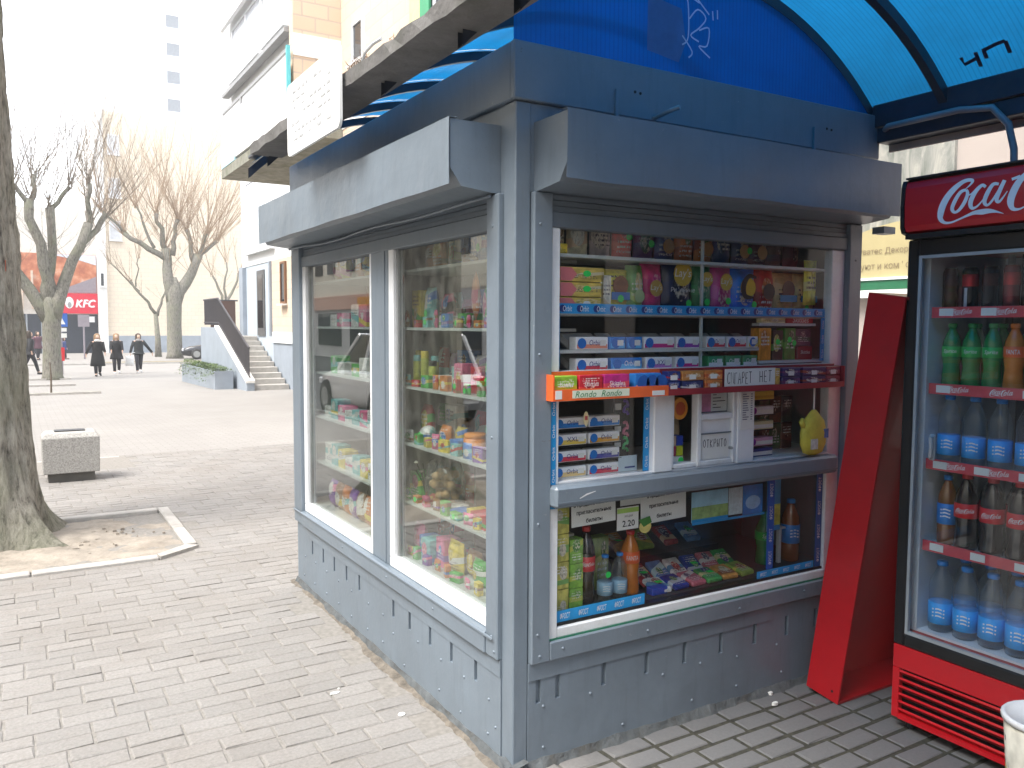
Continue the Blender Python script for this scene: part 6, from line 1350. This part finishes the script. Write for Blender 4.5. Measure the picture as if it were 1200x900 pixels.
# ground floor below the balcony
mb = MB(); mb.box(5.2, 9, 13.26, 20.2, 1.061, 5.119); mb.box(5.2, 9, 20.21, 22.7, 1.385, 3.5); ap(mb, 'brick_wall', TANB)
mb = MB(); mb.box(5.18, 9, 18.8, 22.7, 1.06, 1.38); ap(mb, 'white_band', WPL); mb = MB(); mb.box(5.22, 9, 13.26, 22.7, -.7, 1.055); ap(mb, 'plinth', PLIN)
mb = MB(); mb.box(5.21, 9, 20.21, 26.5, 3.51, 15.5); ap(mb, 'white_wall', WPL)
mb = MB(); mb.box(5.23, 9, 22.71, 26.5, -.7, 3.505); ap(mb, 'door_wall', LBLUE)
mb = MB(); mb.box(5.1, 5.229, 26.0, 26.5, -.7, 3.5); mb.box(5.13, 5.229, 22.72, 22.86, 1.25, 3.5); ap(mb, 'corner_strip', PLIN)
o = window(AP, 'x', 5.16, 21.1, 21.6, 2.2, 3.4, 1); o.location = -AP.location
o.data.materials[0] = P('brown_frame', (.2, .1, .05), .6)
o = window(AP, 'x', 5.18, 22.4, 25.6, 3.9, 6.2, 3, gl=PALEGL); o.location = -AP.location
dr = MB(); dr.box(5.19, 5.225, 23.6, 24.5, 1.25, 3.3); d_ = ap(dr, 'entrance_door', P('grey_door', (.12, .12, .12), .5)); mb = MB(); mb.box(5.178, 5.1885, 23.75, 24.35, 1.5, 3.15); mb.ob('door_glass', DARKGL, d_)
wall_o = None
# stairs with side wall and railing
STN = P('stair_concrete', (.42, .40, .37), .9, 0, .15, 6, .4, 40); ST = thing('entrance_stairs', 'concrete entrance stairs with grey side wall and dark railing', 'stairs', (4.15, 21, gz(21)))
ns = 10; zb = gz(21)-.05
for k in range(ns):
    y = 20.98+.39*k; z1 = -.24+.147*(k+1); wob(B(4.19, 5.19, y, y+.41 if k < ns-1 else 26.4, z1-.147-(.6 if k == 0 else .02), z1-.002, c=.01), 'step', STN, ST)
sw = MB(); sw.prism([(20.85, -.5), (20.85, -.02), (24.9, 1.50), (27.3, 1.50), (27.3, -.6)], 0, 3.98, 4.185); wob(sw, 'side_wall', PLIN, ST)
cp = MB(); cp.prism([(20.82, -.02), (20.82, .05), (24.9, 1.57), (24.9, 1.51)], 0, 3.95, 4.2); wob(cp, 'wall_coping', P('coping_white', (.7, .68, .64), .8), ST)
RAIL = P('dark_railing', (.06, .055, .06), .5)
rl = MB(); rl.tube([(4.08, 20.95, .95), (4.08, 24.9, 2.42), (4.08, 27.2, 2.42)], .03, 6); rl.tube([(4.08, 20.95, .15), (4.08, 24.9, 1.66), (4.08, 27.2, 1.66)], .02, 6); rl.tube([(4.08, 27.2, 2.42), (5.2, 27.2, 2.42)], .03, 6); ro = wob(rl, 'handrail', RAIL, ST)
bl_ = MB()
for k in range(46):
    y = 20.98+.135*k; zz_ = .12+(min(y, 24.9)-20.95)*.374; bl_.box(4.065, 4.095, y, y+.035, zz_ if y < 24.9 else 1.58, zz_+.85 if y < 24.9 else 2.42)
stuff(bl_.ob('balusters', RAIL, ro))
cb_ = MB()
for k in range(9): cb_.box(4.3, 5.1, 27.1+k*.02, 27.11+k*.02, 1.3, 2.4) if k in (0, 8) else None
wob(cb_, 'landing_screen', P('brown_screen', (.12, .07, .055), .7), ST)
# planter with juniper
T = thing('stone_planter', 'long blue-grey planter box at the foot of the stairs', 'planter', (3.6, 24.5, gz(24.5))); q = MB(); q.box(3.36, 3.43, 22.0, 27.4, -.55, .26); q.box(3.80, 3.87, 22.0, 27.4, -.55, .26); q.box(3.431, 3.799, 22.0, 22.07, -.5, .26); q.box(3.431, 3.799, 27.33, 27.4, -.5, .26); q.box(3.431, 3.799, 22.08, 27.32, -.5, .16); wob(q, 'box', PLIN, T)
T = thing('juniper', 'trailing green juniper spilling over the planter box', 'shrub', (3.6, 24.6, .15)); r = random.Random(6); jm = MB(); js = MB()
for k in range(2600):
    y = r.uniform(-2.6, 2.8); x = r.gauss(-.08, .2); z = .06+.18*math.exp(-(x+.05)**2*8)*r.uniform(.2, 1.2)-(max(0, -.22-x)*1.1)
    if x < -.5: continue
    a = r.uniform(0, 6.28); l = r.uniform(.05, .12); e = r.uniform(-.2, .7); dx, dy, dz = math.cos(a)*l*math.cos(e), math.sin(a)*l*math.cos(e), l*math.sin(e); wd = .018
    jm.add([(x-dy*.2, y+dx*.2, z), (x+dy*.2, y-dx*.2, z), (x+dx, y+dy, z+dz)], [(0, 1, 2)])
for k in range(14): y = r.uniform(-2.4, 2.4); js.tube([(0, y, -.02), (r.uniform(-.2, .1), y+r.uniform(-.3, .3), .12)], [.02, .008], 5)
stuff(jm.ob('foliage', P('juniper_green', (.085, .13, .035), .8, 0, .45, 9), T)); js.ob('branches', TWIG, T)
# cream brick building closing the view
CB = thing('cream_brick_building', 'tall cream brick building beyond the bare trees', 'building', (10, 64, -.48))
wob(MB().box(4.25, 40, 63.0, 80, .75, 16.5), 'brick_wall', CREAM, CB); wob(MB().box(4.2, 40, 62.9, 80, -.6, .749), 'plinth', PLIN, CB); wob(MB().box(3.64, 4.24, 62.8, 80, -.6, 16.5), 'white_pilaster', WPL, CB)
for z in (7.5, 10.5, 13.5): o = window(CB, 'y', 62.96, 4.5, 5.3, z, z+1.4, 1, gl=PALEGL); o.location = -CB.location
for x in (18, 24, 30):
    for z in (3, 6.2, 9.4, 12.6): o = window(CB, 'y', 62.97, x, x+1.8, z, z+1.5, 2); o.location = -CB.location
o = window(CB, 'y', 62.78, 3.8, 4.1, 4.2, 5.2, 1); o.location = -CB.location
TW_ = thing('white_tower_block', 'pale high-rise block fading into the bright sky', 'building', (14, 100, -.48))
wob(MB().box(7.6, 30, 100, 118, -.6, 42), 'wall', WPL, TW_)
for k in range(11):
    for x in (14.2, 25): o = window(TW_, 'y', 99.96, x, x+1.5, 4+k*3.1, 5.5+k*3.1, 1, gl=P('tower_glass', (.22, .24, .27), .3)); o.location = -TW_.location
# restaurant front with red sign
RF = thing('restaurant_front', 'restaurant shopfront with red sign, food poster and dark glazing', 'building', (1, 64, -.48))
wob(MB().box(-14, 3.63, 63.2, 80, 2.25, 9.5), 'upper_wall', P('warm_white', (.7, .66, .6), .8), RF); wob(MB().box(-14, 3.63, 63.3, 80, -.6, 2.249), 'dark_glazing', P('navy_glazing', (.02, .028, .045), .25), RF)
sg = wob(MB().box(.9, 3.62, 62.9, 63.19, 2.3, 3.7), 'red_sign', P('sign_red', (.62, .012, .04), .4), RF)
mb = MB(); put_text(mb, 'KFC', (2.85, 62.88, 2.98), XA, ZA, wdt=1.15, h=.52, shear=.2, bold=.05); mb.ob('lettering', WINK, sg)
disc(1.85, 3.05, .27, .4, 62.87, 18, .02).ob('round_emblem', WINK, sg); disc(1.86, 2.9, .12, .2, 62.855, 12, .012).ob('emblem_mark', P('mark_grey', (.3, .3, .3), .5), sg)
m, t = newmat('food_poster'); o_ = t.nodes.new('ShaderNodeOutputMaterial'); b_ = t.nodes.new('ShaderNodeBsdfPrincipled'); ge = t.nodes.new('ShaderNodeNewGeometry'); n = N(t, 'ShaderNodeTexNoise', Scale=1.6, Detail=5, Roughness=.6); L(t, ge.outputs['Position'], n.inputs['Vector'])
L(t, ramp(t, n.outputs[0], [(.3, (.3, .07, .03)), (.5, (.5, .17, .08)), (.62, (.62, .3, .18)), (.75, (.6, .6, .6))]).outputs[0], b_.inputs['Base Color']); L(t, b_.outputs[0], o_.inputs[0])
po = wob(MB().box(-1.2, 3.6, 63.05, 63.19, 3.72, 6.4), 'food_poster', m, RF)
MB().add([(.9, 63.04, 3.74), (2.9, 63.04, 4.6), (3.58, 63.04, 4.9), (3.58, 63.04, 3.74)], [(0, 3, 2, 1)]).ob('grey_corner', P('post_grey', (.25, .22, .25), .6), po)
MB().add([(.6, 63.03, 6.38), (3.58, 63.03, 6.38), (3.58, 63.03, 5.7), (2.6, 63.03, 6.0)], [(0, 3, 2, 1)]).ob('pale_corner', P('post_pale', (.6, .64, .72), .6), po)
wob(MB().box(2.9, 3.4, 62.95, 63.19, 1.7, 2.1), 'air_conditioner', WHITE, RF)
for k in range(12): wob(MB().box(-6+k*.62, -5.86+k*.62, 62.9, 63.19, 2.6, 5.2), 'facade_fin', P('warm_fin', (.62, .5, .4), .8), RF)
for k in range(8): wob(MB().box(-6.2+k*.9, -6.1+k*.9, 63.2, 63.29, -.48, 2.24), 'glazing_bar', P('bar_grey', (.3, .33, .36), .5), RF)
# right-hand building beyond the passage
RB = thing('shop_building', 'pale shop building with cream fascia sign right of the passage', 'building', (9.2, 0, 0))
wob(MB().box(9.1, 16, -30, 14, 0, 12), 'wall', P('pinkish_plaster', (.40, .35, .32), .85, 0, .05, 1), RB)
m, t = newmat('streaked_marble_panel'); o_ = t.nodes.new('ShaderNodeOutputMaterial'); b_ = t.nodes.new('ShaderNodeBsdfPrincipled'); ge = t.nodes.new('ShaderNodeNewGeometry'); mp = t.nodes.new('ShaderNodeMapping'); mp.inputs[3].default_value = (1, 2.2, .5); L(t, ge.outputs['Position'], mp.inputs[0])
n = N(t, 'ShaderNodeTexNoise', Scale=2.2, Detail=7, Roughness=.65, Distortion=1.2); L(t, mp.outputs[0], n.inputs['Vector']); L(t, ramp(t, n.outputs[0], [(.35, (.13, .15, .13)), (.5, (.25, .26, .24)), (.65, (.4, .39, .35))]).outputs[0], b_.inputs['Base Color']); L(t, b_.outputs[0], o_.inputs[0])
wob(MB().box(9.04, 9.099, 3.95, 7.5, 2.2, 5.2), 'stone_panel', m, RB)
sgn = [(5.9, 2.30), (5.9, 2.6)]+[(5.9-2.9*i/12, 2.6+.46*math.sin(math.pi*(i+1)/14)) for i in range(1, 12)]+[(3.0, 2.6), (3.0, 2.30)]
so2 = wob(MB().prism(sgn, 0, 8.94, 9.03), 'fascia_sign', P('cream_sign', (.42, .36, .19), .5, 0, .1, 1), RB)
mb = MB(); put_text(mb, 'Эватес Декор', (8.93, 4.87, 2.66), Vector((0, -1, 0)), ZA, wdt=.78); mb.ob('lettering', P('olive_ink', (.22, .17, .1), .6), so2); mb = MB(); put_text(mb, 'уют и комфорт', (8.93, 4.76, 2.45), Vector((0, -1, 0)), ZA, wdt=.9); mb.ob('lettering', P('olive_ink', (.22, .17, .1), .6), so2)
mb = MB(); mb.box(8.92, 9.03, 2.9, 6.2, 2.13, 2.26); wob(mb, 'green_band', P('green_band', (.015, .13, .06), .5), RB); wob(MB().box(8.91, 9.03, 2.9, 6.2, 2.02, 2.125), 'white_band', WPL, RB); wob(MB().box(8.9, 9.03, 2.9, 6.2, 2.262, 2.298), 'sign_rail', WHITE, RB)
wob(MB().box(9.0, 9.099, 2.3, 2.9, 3.2, 5.2), 'dark_pipe_casing', BLACK, RB)
# added unseen kiosk behind the camera, blocks light into the passage
NK = thing('blocker_kiosk', 'added unseen dark kiosk block shading the passage, behind the viewer', 'kiosk', (1, -3.2, 0)); NKM = P('dark_green_kiosk_paint', (.03, .038, .05), .5); wob(MB().box(-.1, 2.0, -5.2, -2.05, 0, 2.36, c=.01), 'body', NKM, NK); wob(MB().box(-.02, 2.1, -5.3, -2.0, 2.361, 2.58, c=.01), 'fascia', NKM, NK); wob(MB().box(.25, 1.7, -2.045, -2.02, .95, 1.95), 'shutter', P('dark_shutter', (.05, .055, .06), .5), NK)
# facade across the street (mirrored in the shop windows), lengthened to block low sky
AC = thing('street_facade', 'cream building across the street with shops, mirrored in the windows', 'building', (-17, 40, -.2))
wob(MB().box(-24, -17, -70, 95, 3.4, 15), 'upper_wall', P('cream_plaster', (.80, .72, .58), .85, 0, .06, 1), AC); wob(MB().box(-24, -17.05, -70, 95, -.8, 3.399), 'shop_front', P('shop_front_pale', (.55, .52, .5), .8), AC)
for k in range(-6, 13): wob(MB().box(-17.3, -16.95, 12+6.4*k, 16.6+6.4*k, .2, 2.4), 'shop_window', DARKGL, AC); wob(MB().box(-17.1, -16.9, 13+6.4*k, 14.4+6.4*k, 5, 7), 'window', DARKGL, AC); wob(MB().box(-17.1, -16.9, 15.6+6.4*k, 17+6.4*k, 5, 7), 'window', DARKGL, AC); wob(MB().box(-17.1, -16.9, 13+6.4*k, 14.4+6.4*k, 8.6, 10.6), 'window', DARKGL, AC)
wob(MB().box(-17.2, -16.8, 36, 60, 2.6, 3.5), 'shop_band', P('peach_band', (.65, .38, .28), .6), AC); wob(MB().box(-16.79, -16.7, 36, 46.5, 2.75, 3.3), 'shop_sign', P('orange_sign', (.75, .3, .03), .5), AC)

# ------------------------------------------------------------------ cars
def car(label, loc, rz, paint, suv=False, group='parked cars'):
    T = thing('parked_car', label, 'car', loc, rz, group); Lh = 4.5; Wd = .92; hb = .95 if suv else .86; hr = 1.68 if suv else 1.46; base = .26 if suv else .2
    # stations along y (forward +y): (y, z_low, z_belt, halfwidth)
    stn = [(-2.2, .45, .78, .78), (-2.12, base+.06, hb, .86), (-1.6, base, hb+.02, .91), (-.6, base, hb+.03, Wd), (.5, base, hb, Wd), (1.1, base, hb-.02, .91), (1.8, base, hb-.12, .87), (2.15, base+.05, hb-.26, .78), (2.25, .42, hb-.38, .68)]
    b = MB(); n = 10
    for (y, z0, z1, hw) in stn:
        ring = [(-hw*.9, z0), (-hw, z0+.12), (-hw*1.0, z0+(z1-z0)*.55), (-hw*.97, z1-.05), (-hw*.9, z1), (hw*.9, z1), (hw*.97, z1-.05), (hw, z0+(z1-z0)*.55), (hw, z0+.12), (hw*.9, z0)]
        b.v += [(x, y, z) for x, z in ring]
    for i in range(len(stn)-1):
        for j in range(n): b.f.append((i*n+j, i*n+(j+1) % n, (i+1)*n+(j+1) % n, (i+1)*n+j)); b.mi.append(0)
    b.f += [tuple(range(n)), tuple((len(stn)-1)*n+k for k in range(n))[::-1]]; b.mi += [0, 0]
    b.ob('body', paint, T, True)
    g = MB(); yr0, yr1, yf1, yf0 = (-2.0 if suv else -1.9), (-1.75 if suv else -1.35), .15, .95
    zb_ = hb-.02
    g.v = [(-.82, yr0, zb_), (.82, yr0, zb_), (.62, yr1, hr-.04), (-.62, yr1, hr-.04), (-.82, yf0, zb_-.02), (.82, yf0, zb_-.02), (.62, yf1, hr-.04), (-.62, yf1, hr-.04)]
    g.f = [(0, 1, 2, 3), (5, 4, 7, 6), (0, 3, 7, 4), (1, 5, 6, 2)]; g.mi = [0]*4; g.ob('windows', DARKGL, T)
    rf_ = MB(); rf_.box(-.63, .63, yr1-.03, yf1+.03, hr-.05, hr, c=.03)
    for x in (-1, 1):
        for (p, q) in (((yr0, zb_), (yr1, hr-.03)), ((yf0, zb_-.02), (yf1, hr-.03)), ((-.5, zb_), (-.5, hr-.03))): rf_.tube([(x*.83, p[0], p[1]), (x*.63, q[0], q[1])], .04, 6)
    rf_.ob('roof', paint, T)
    for x in (-1, 1):
        for y in (-1.35, 1.38):
            rr = .36 if suv else .32
            wm = MB().lathe([(rr*.6, -.1), (rr*.95, -.1), (rr, -.07), (rr, .07), (rr*.95, .1), (rr*.6, .1)], 20); wm.xf(Matrix.Translation((x*.84, y, rr)) @ Matrix.Rotation(R(90), 4, 'Y')); wo = wm.ob('wheel', RUBBER, T, True)
            rm = MB().lathe([(.04, -.105), (rr*.6, -.1), (rr*.6, .1), (.04, .105)], 14); rm.xf(Matrix.Translation((x*.85, y, rr)) @ Matrix.Rotation(R(90), 4, 'Y')); rm.ob('rim', STEEL, wo)
        B(x*.5, x*.8, 2.1, 2.2, hb-.36, hb-.22, c=.02).ob('headlight', P('lamp_clear', (.7, .72, .75), .1), T); B(x*.62, x*.86, -2.17, -2.05, hb-.2, hb-.02, c=.02).ob('tail_light', P('lamp_red', (.5, .01, .01), .2), T)
    return T
WCAR = P('white_car_paint', (.75, .76, .78), .2, 0, .02, 2, coat=.6)
car('white SUV parked at the kerb, mirrored in the far shop window', (-4.85, 12.7, -.13+gz(12.7)), 0, WCAR, True)
car('white hatchback parked across the road, mirrored in the near window', (-7.6, 18.4, -.13+gz(18.4)), 0, WCAR)
car('dark car parked beyond the planter at the stairs', (9.2, 49.5, -.48), R(80), P('black_car_paint', (.012, .013, .018), .2, 0, .1, 2, coat=.5))

# ------------------------------------------------------------------ people
SKIN = P('skin', (.55, .36, .27), .6); HAIRB = P('light_brown_hair', (.28, .18, .10), .7); HAIRD = P('dark_hair', (.05, .035, .025), .7); COAT = P('black_coat', (.012, .012, .014), .85, 0, .3, 12); COAT2 = P('charcoal_jacket', (.022, .026, .028), .85, 0, .3, 12); TROU = P('dark_trousers', (.02, .02, .026), .85); SHOEW = P('white_shoe', (.7, .7, .7), .6); SHOEB = P('black_boot', (.012, .012, .012), .5)
def skinmesh(name, chains, mat, parent, sub=1):
    """one continuous body grown round connected joints"""
    vs = []; es = []; rd = []; ix = {}
    for ch in chains:
        prev = None
        for (p, r_) in ch:
            k = tuple(round(c, 4) for c in p)
            if k not in ix: ix[k] = len(vs); vs.append(p); rd.append(r_)
            if prev is not None and prev != ix[k]: es.append((prev, ix[k]))
            prev = ix[k]
    me = bpy.data.meshes.new(name); me.from_pydata(vs, es, []); me.materials.append(mat); o = bpy.data.objects.new(name, me); COL.objects.link(o); o.parent = parent
    o.modifiers.new('skin', 'SKIN'); me.skin_vertices[0].data[0].use_root = True
    for i, r_ in enumerate(rd):
        me.skin_vertices[0].data[i].radius = (r_, r_) if not hasattr(r_, '__len__') else r_
    s = o.modifiers.new('sub', 'SUBSURF'); s.levels = sub; s.render_levels = sub
    return o
def person(label, loc, rz, h=1.66, coat=COAT, coat_len=.55, hair=HAIRB, shoe=SHOEB, stride=.22, arms=((.30, .0), (.30, .0)), scarf=None, group='people walking on the pavement', hat=None):
    T = thing('person', label, 'person', loc, rz, group); k = h/1.66     # faces -y
    pel = ((0, 0, .92*k), .10); J = {}
    def hand_ch(w_, s):
        x, y, z = w_; out = []
        palm = ((x+s*.005, y-.01, z-.07*k), .026)
        out.append([(w_, .026), palm])
        for f_, (dx, l) in enumerate(((-.02, .06), (-.007, .07), (.007, .066), (.02, .05))):
            a = (x+s*.005, y-.01+dx, z-.07*k); m_ = (x+s*.003, y-.012+dx*1.3, z-.07*k-l*.55); e = (x-s*.01, y-.02+dx*1.3, z-.07*k-l); out.append([palm, (m_, .0095), (e, .008)])
        out.append([palm, ((x-s*.005, y-.045, z-.075*k), .010), ((x-s*.01, y-.055, z-.10*k), .008)])
        return out
    hd_ = [((0, 0, 1.10*k), .115), ((0, 0, 1.28*k), .125), ((0, 0, 1.39*k), .085), ((0, -.005, 1.45*k), .05), ((0, -.015, 1.52*k), .075), ((0, -.01, 1.60*k), .082), ((0, .0, 1.65*k), .05)]
    ch = [[pel]+hd_, [((0, -.015, 1.52*k), .075), ((0, -.095, 1.535*k), .02)]]
    ch[1] = [hd_[4], ((0, -.1, 1.53*k), .016)]
    legs = []; armp = []
    for s, st in ((-1, stride), (1, -stride)):
        hip = ((s*.09, 0, .88*k), .085); kn = ((s*.09, -st*.55, .48*k), .055); an = ((s*.09, -st+.03 if st > 0 else -st+.02, .09*k+(.05 if st < 0 else 0)), .038); to = ((s*.1, an[0][1]-.13, .035*k+(.0 if st < 0 else 0)), .03)
        legs.append((hip, kn, an, to)); ch.append([pel, hip, kn, an, to])
        dx, fy = arms[0 if s < 0 else 1]; shp = ((s*.17, 0, 1.36*k), .055); el = ((s*(.2+dx*.35), .03-fy*.4, 1.10*k), .042); wr = ((s*(.2+dx*.7), -.02-fy, .88*k+fy*.5), .028)
        armp.append((shp, el, wr)); ch.append([hd_[1], shp, el, wr]); ch += hand_ch(wr[0], s) if False else [[(wr)]+[(q) for q in c_[1:]] if i_ == 0 else c_ for i_, c_ in enumerate(hand_ch(wr[0], s))]
    skinmesh('body', ch, SKIN, T)
    cm = MB(); zt = 1.42*k; zb2 = .92*k-coat_len+.12
    prof = [(.06, zt), (.15, 1.37*k), (.185, 1.28*k), (.17, 1.12*k), (.17, .98*k), (.2, .82*k), (.215+.03*coat_len, (zb2+.8*k)/2 if zb2 < .7 else .8*k), (.22+.05*coat_len, zb2)]
    cm.lathe([(a, z) for a, z in prof[::-1]], 16, sx=1.08, sy=.72)
    for (shp, el, wr) in armp: cm.tube([shp[0], el[0], (Vector(el[0]).lerp(Vector(wr[0]), .93))], [.075, .06, .05], 10)
    cm.ob('coat', coat, T, True)
    for (hip, kn, an, to) in legs:
        q = MB(); q.tube([hip[0], kn[0], (Vector(kn[0]).lerp(Vector(an[0]), .93))], [.105, .075, .055], 10); q.ob('trouser_leg', TROU, T, True)
        q = MB(); q.tube([(an[0][0], an[0][1]+.05, an[0][2]-.045), (an[0][0], an[0][1]-.04, an[0][2]-.045), (to[0][0], to[0][1]-.05, to[0][2]+.002)], [.045, .048, .03], 8); q.ob('shoe', shoe, T, True)
    hm = MB(); hm.lathe([(.10, 1.38*k), (.125, 1.44*k), (.118, 1.53*k), (.118, 1.60*k), (.095, 1.67*k), (.03, 1.705*k)], 14, 0, .04, sx=1, sy=.85); hm.ob('hair', hair, T, True)
    fm = MB()
    for s in (-1, 1): fm.lathe([(.002, 1.545*k), (.011, 1.553*k), (.002, 1.561*k)], 8, s*.032, -.083)
    fm.lathe([(.002, 1.478*k), (.02, 1.483*k), (.002, 1.489*k)], 8, 0, -.078); fm.ob('eyes_and_mouth', P('feature_dark', (.12, .05, .04), .5), T)
    if scarf: MB().lathe([(.075, 1.36*k), (.11, 1.38*k), (.115, 1.43*k), (.08, 1.47*k)], 12, 0, -.02).ob('scarf', scarf, T, True)
    return T
person('person in long black coat walking, leftmost of the three', (1.25, 33.25, gz(33.25)), .08, 1.62, COAT, .62, HAIRB, SHOEB, .16, ((.30, .02), (.05, .14)), P('white_scarf', (.65, .63, .6), .8))
person('person in dark knee-length coat walking between two others', (2.11, 35.3, gz(35.3)), -.05, 1.64, COAT, .42, HAIRB, SHOEW, .2, ((.0, .24), (.02, .2)), None)
person('person in short dark jacket walking with arms swung, rightmost', (3.0, 35.7, gz(35.7)), .1, 1.64, COAT2, .2, HAIRD, SHOEW, .14, ((.18, -.05), (.5, -.05)), P('grey_scarf', (.3, .28, .27), .8))
person('person in dark jacket half hidden behind the near trunk', (-.95, 36.5, gz(36.5)), 1.5, 1.75, COAT, .3, HAIRD, SHOEB, .3, ((.5, .05), (.4, .05)))
person('distant person in plum jacket left of the pollarded tree', (-.37, 51.6, -.48), .4, 1.6, P('plum_coat', (.1, .04, .06), .8), .35, HAIRD, SHOEB, .18)
person('distant child in blue jacket right of the pollarded tree', (.95, 52.4, -.48), 1.2, 1.25, P('blue_coat', (.03, .06, .2), .8), .25, HAIRD, SHOEB, .16)
T = thing('shopping_bag', 'white carrier bag held between two walking people', 'bag', (2.62, 35.5, gz(35.5)+.32)); q = bag_mesh(.34, .42, .16, 3); q.ob('bag', P('white_plastic', (.75, .75, .74), .5), T, True); mb = MB(); mb.tube([(-.06, 0, .4), (.05, 0, .52), (.22, .05, .56)], .01, 5); mb.ob('handle', P('white_plastic', (.75, .75, .74), .5), T)
# ------------------------------------------------------------------ signs and posts
SIGNB = P('sign_blue', (.02, .12, .48), .4); POSTM = P('post_grey', (.4, .42, .44), .5)
T = thing('road_sign', 'blue road sign post with white plates behind the pollarded tree', 'sign', (.16, 36.2, gz(36.2))); MB().lathe([(.04, 0), (.04, 2.7)], 10).ob('post', POSTM, T); sp_ = B(-.24, .24, -.05, -.04, 1.95, 2.5).ob('blue_plate', SIGNB, T); MB().prism([(-.16, 2.05), (.16, 2.05), (0, 2.4)], 1, -.056, -.051).ob('white_triangle', WINK, sp_); B(-.2, .2, -.05, -.04, 1.75, 1.9).ob('white_plate', PAPER, T); B(-.2, .2, -.05, -.04, 1.5, 1.68).ob('white_plate', PAPER, T); B(-.3, -.05, -.05, -.04, 1.6, 2.65).ob('blue_plate', SIGNB, T); B(-.06, .1, -.05, -.04, .55, 1.1).ob('red_plate', REDP, T)
T = thing('street_sign', 'tall grey sign post standing before the restaurant glazing', 'sign', (2.0, 52, -.48)); MB().lathe([(.05, 0), (.05, 2.6)], 10).ob('post', POSTM, T); B(-.3, .3, -.06, -.05, 1.9, 2.6).ob('plate', POSTM, T)

# ------------------------------------------------------------------ added thin haze standing in for glare and overexposure far off
m, t = newmat('glare_air'); o_ = t.nodes.new('ShaderNodeOutputMaterial'); v_ = t.nodes.new('ShaderNodeVolumePrincipled'); v_.inputs['Color'].default_value = (.97, .98, 1, 1); v_.inputs['Density'].default_value = .0018; L(t, v_.outputs[0], o_.inputs['Volume'])
hz = stuff(tag(MB().box(-80, 80, -90, 140, -2, 45).ob('haze', m), 'added pale haze standing in for glare along the street', 'haze'))
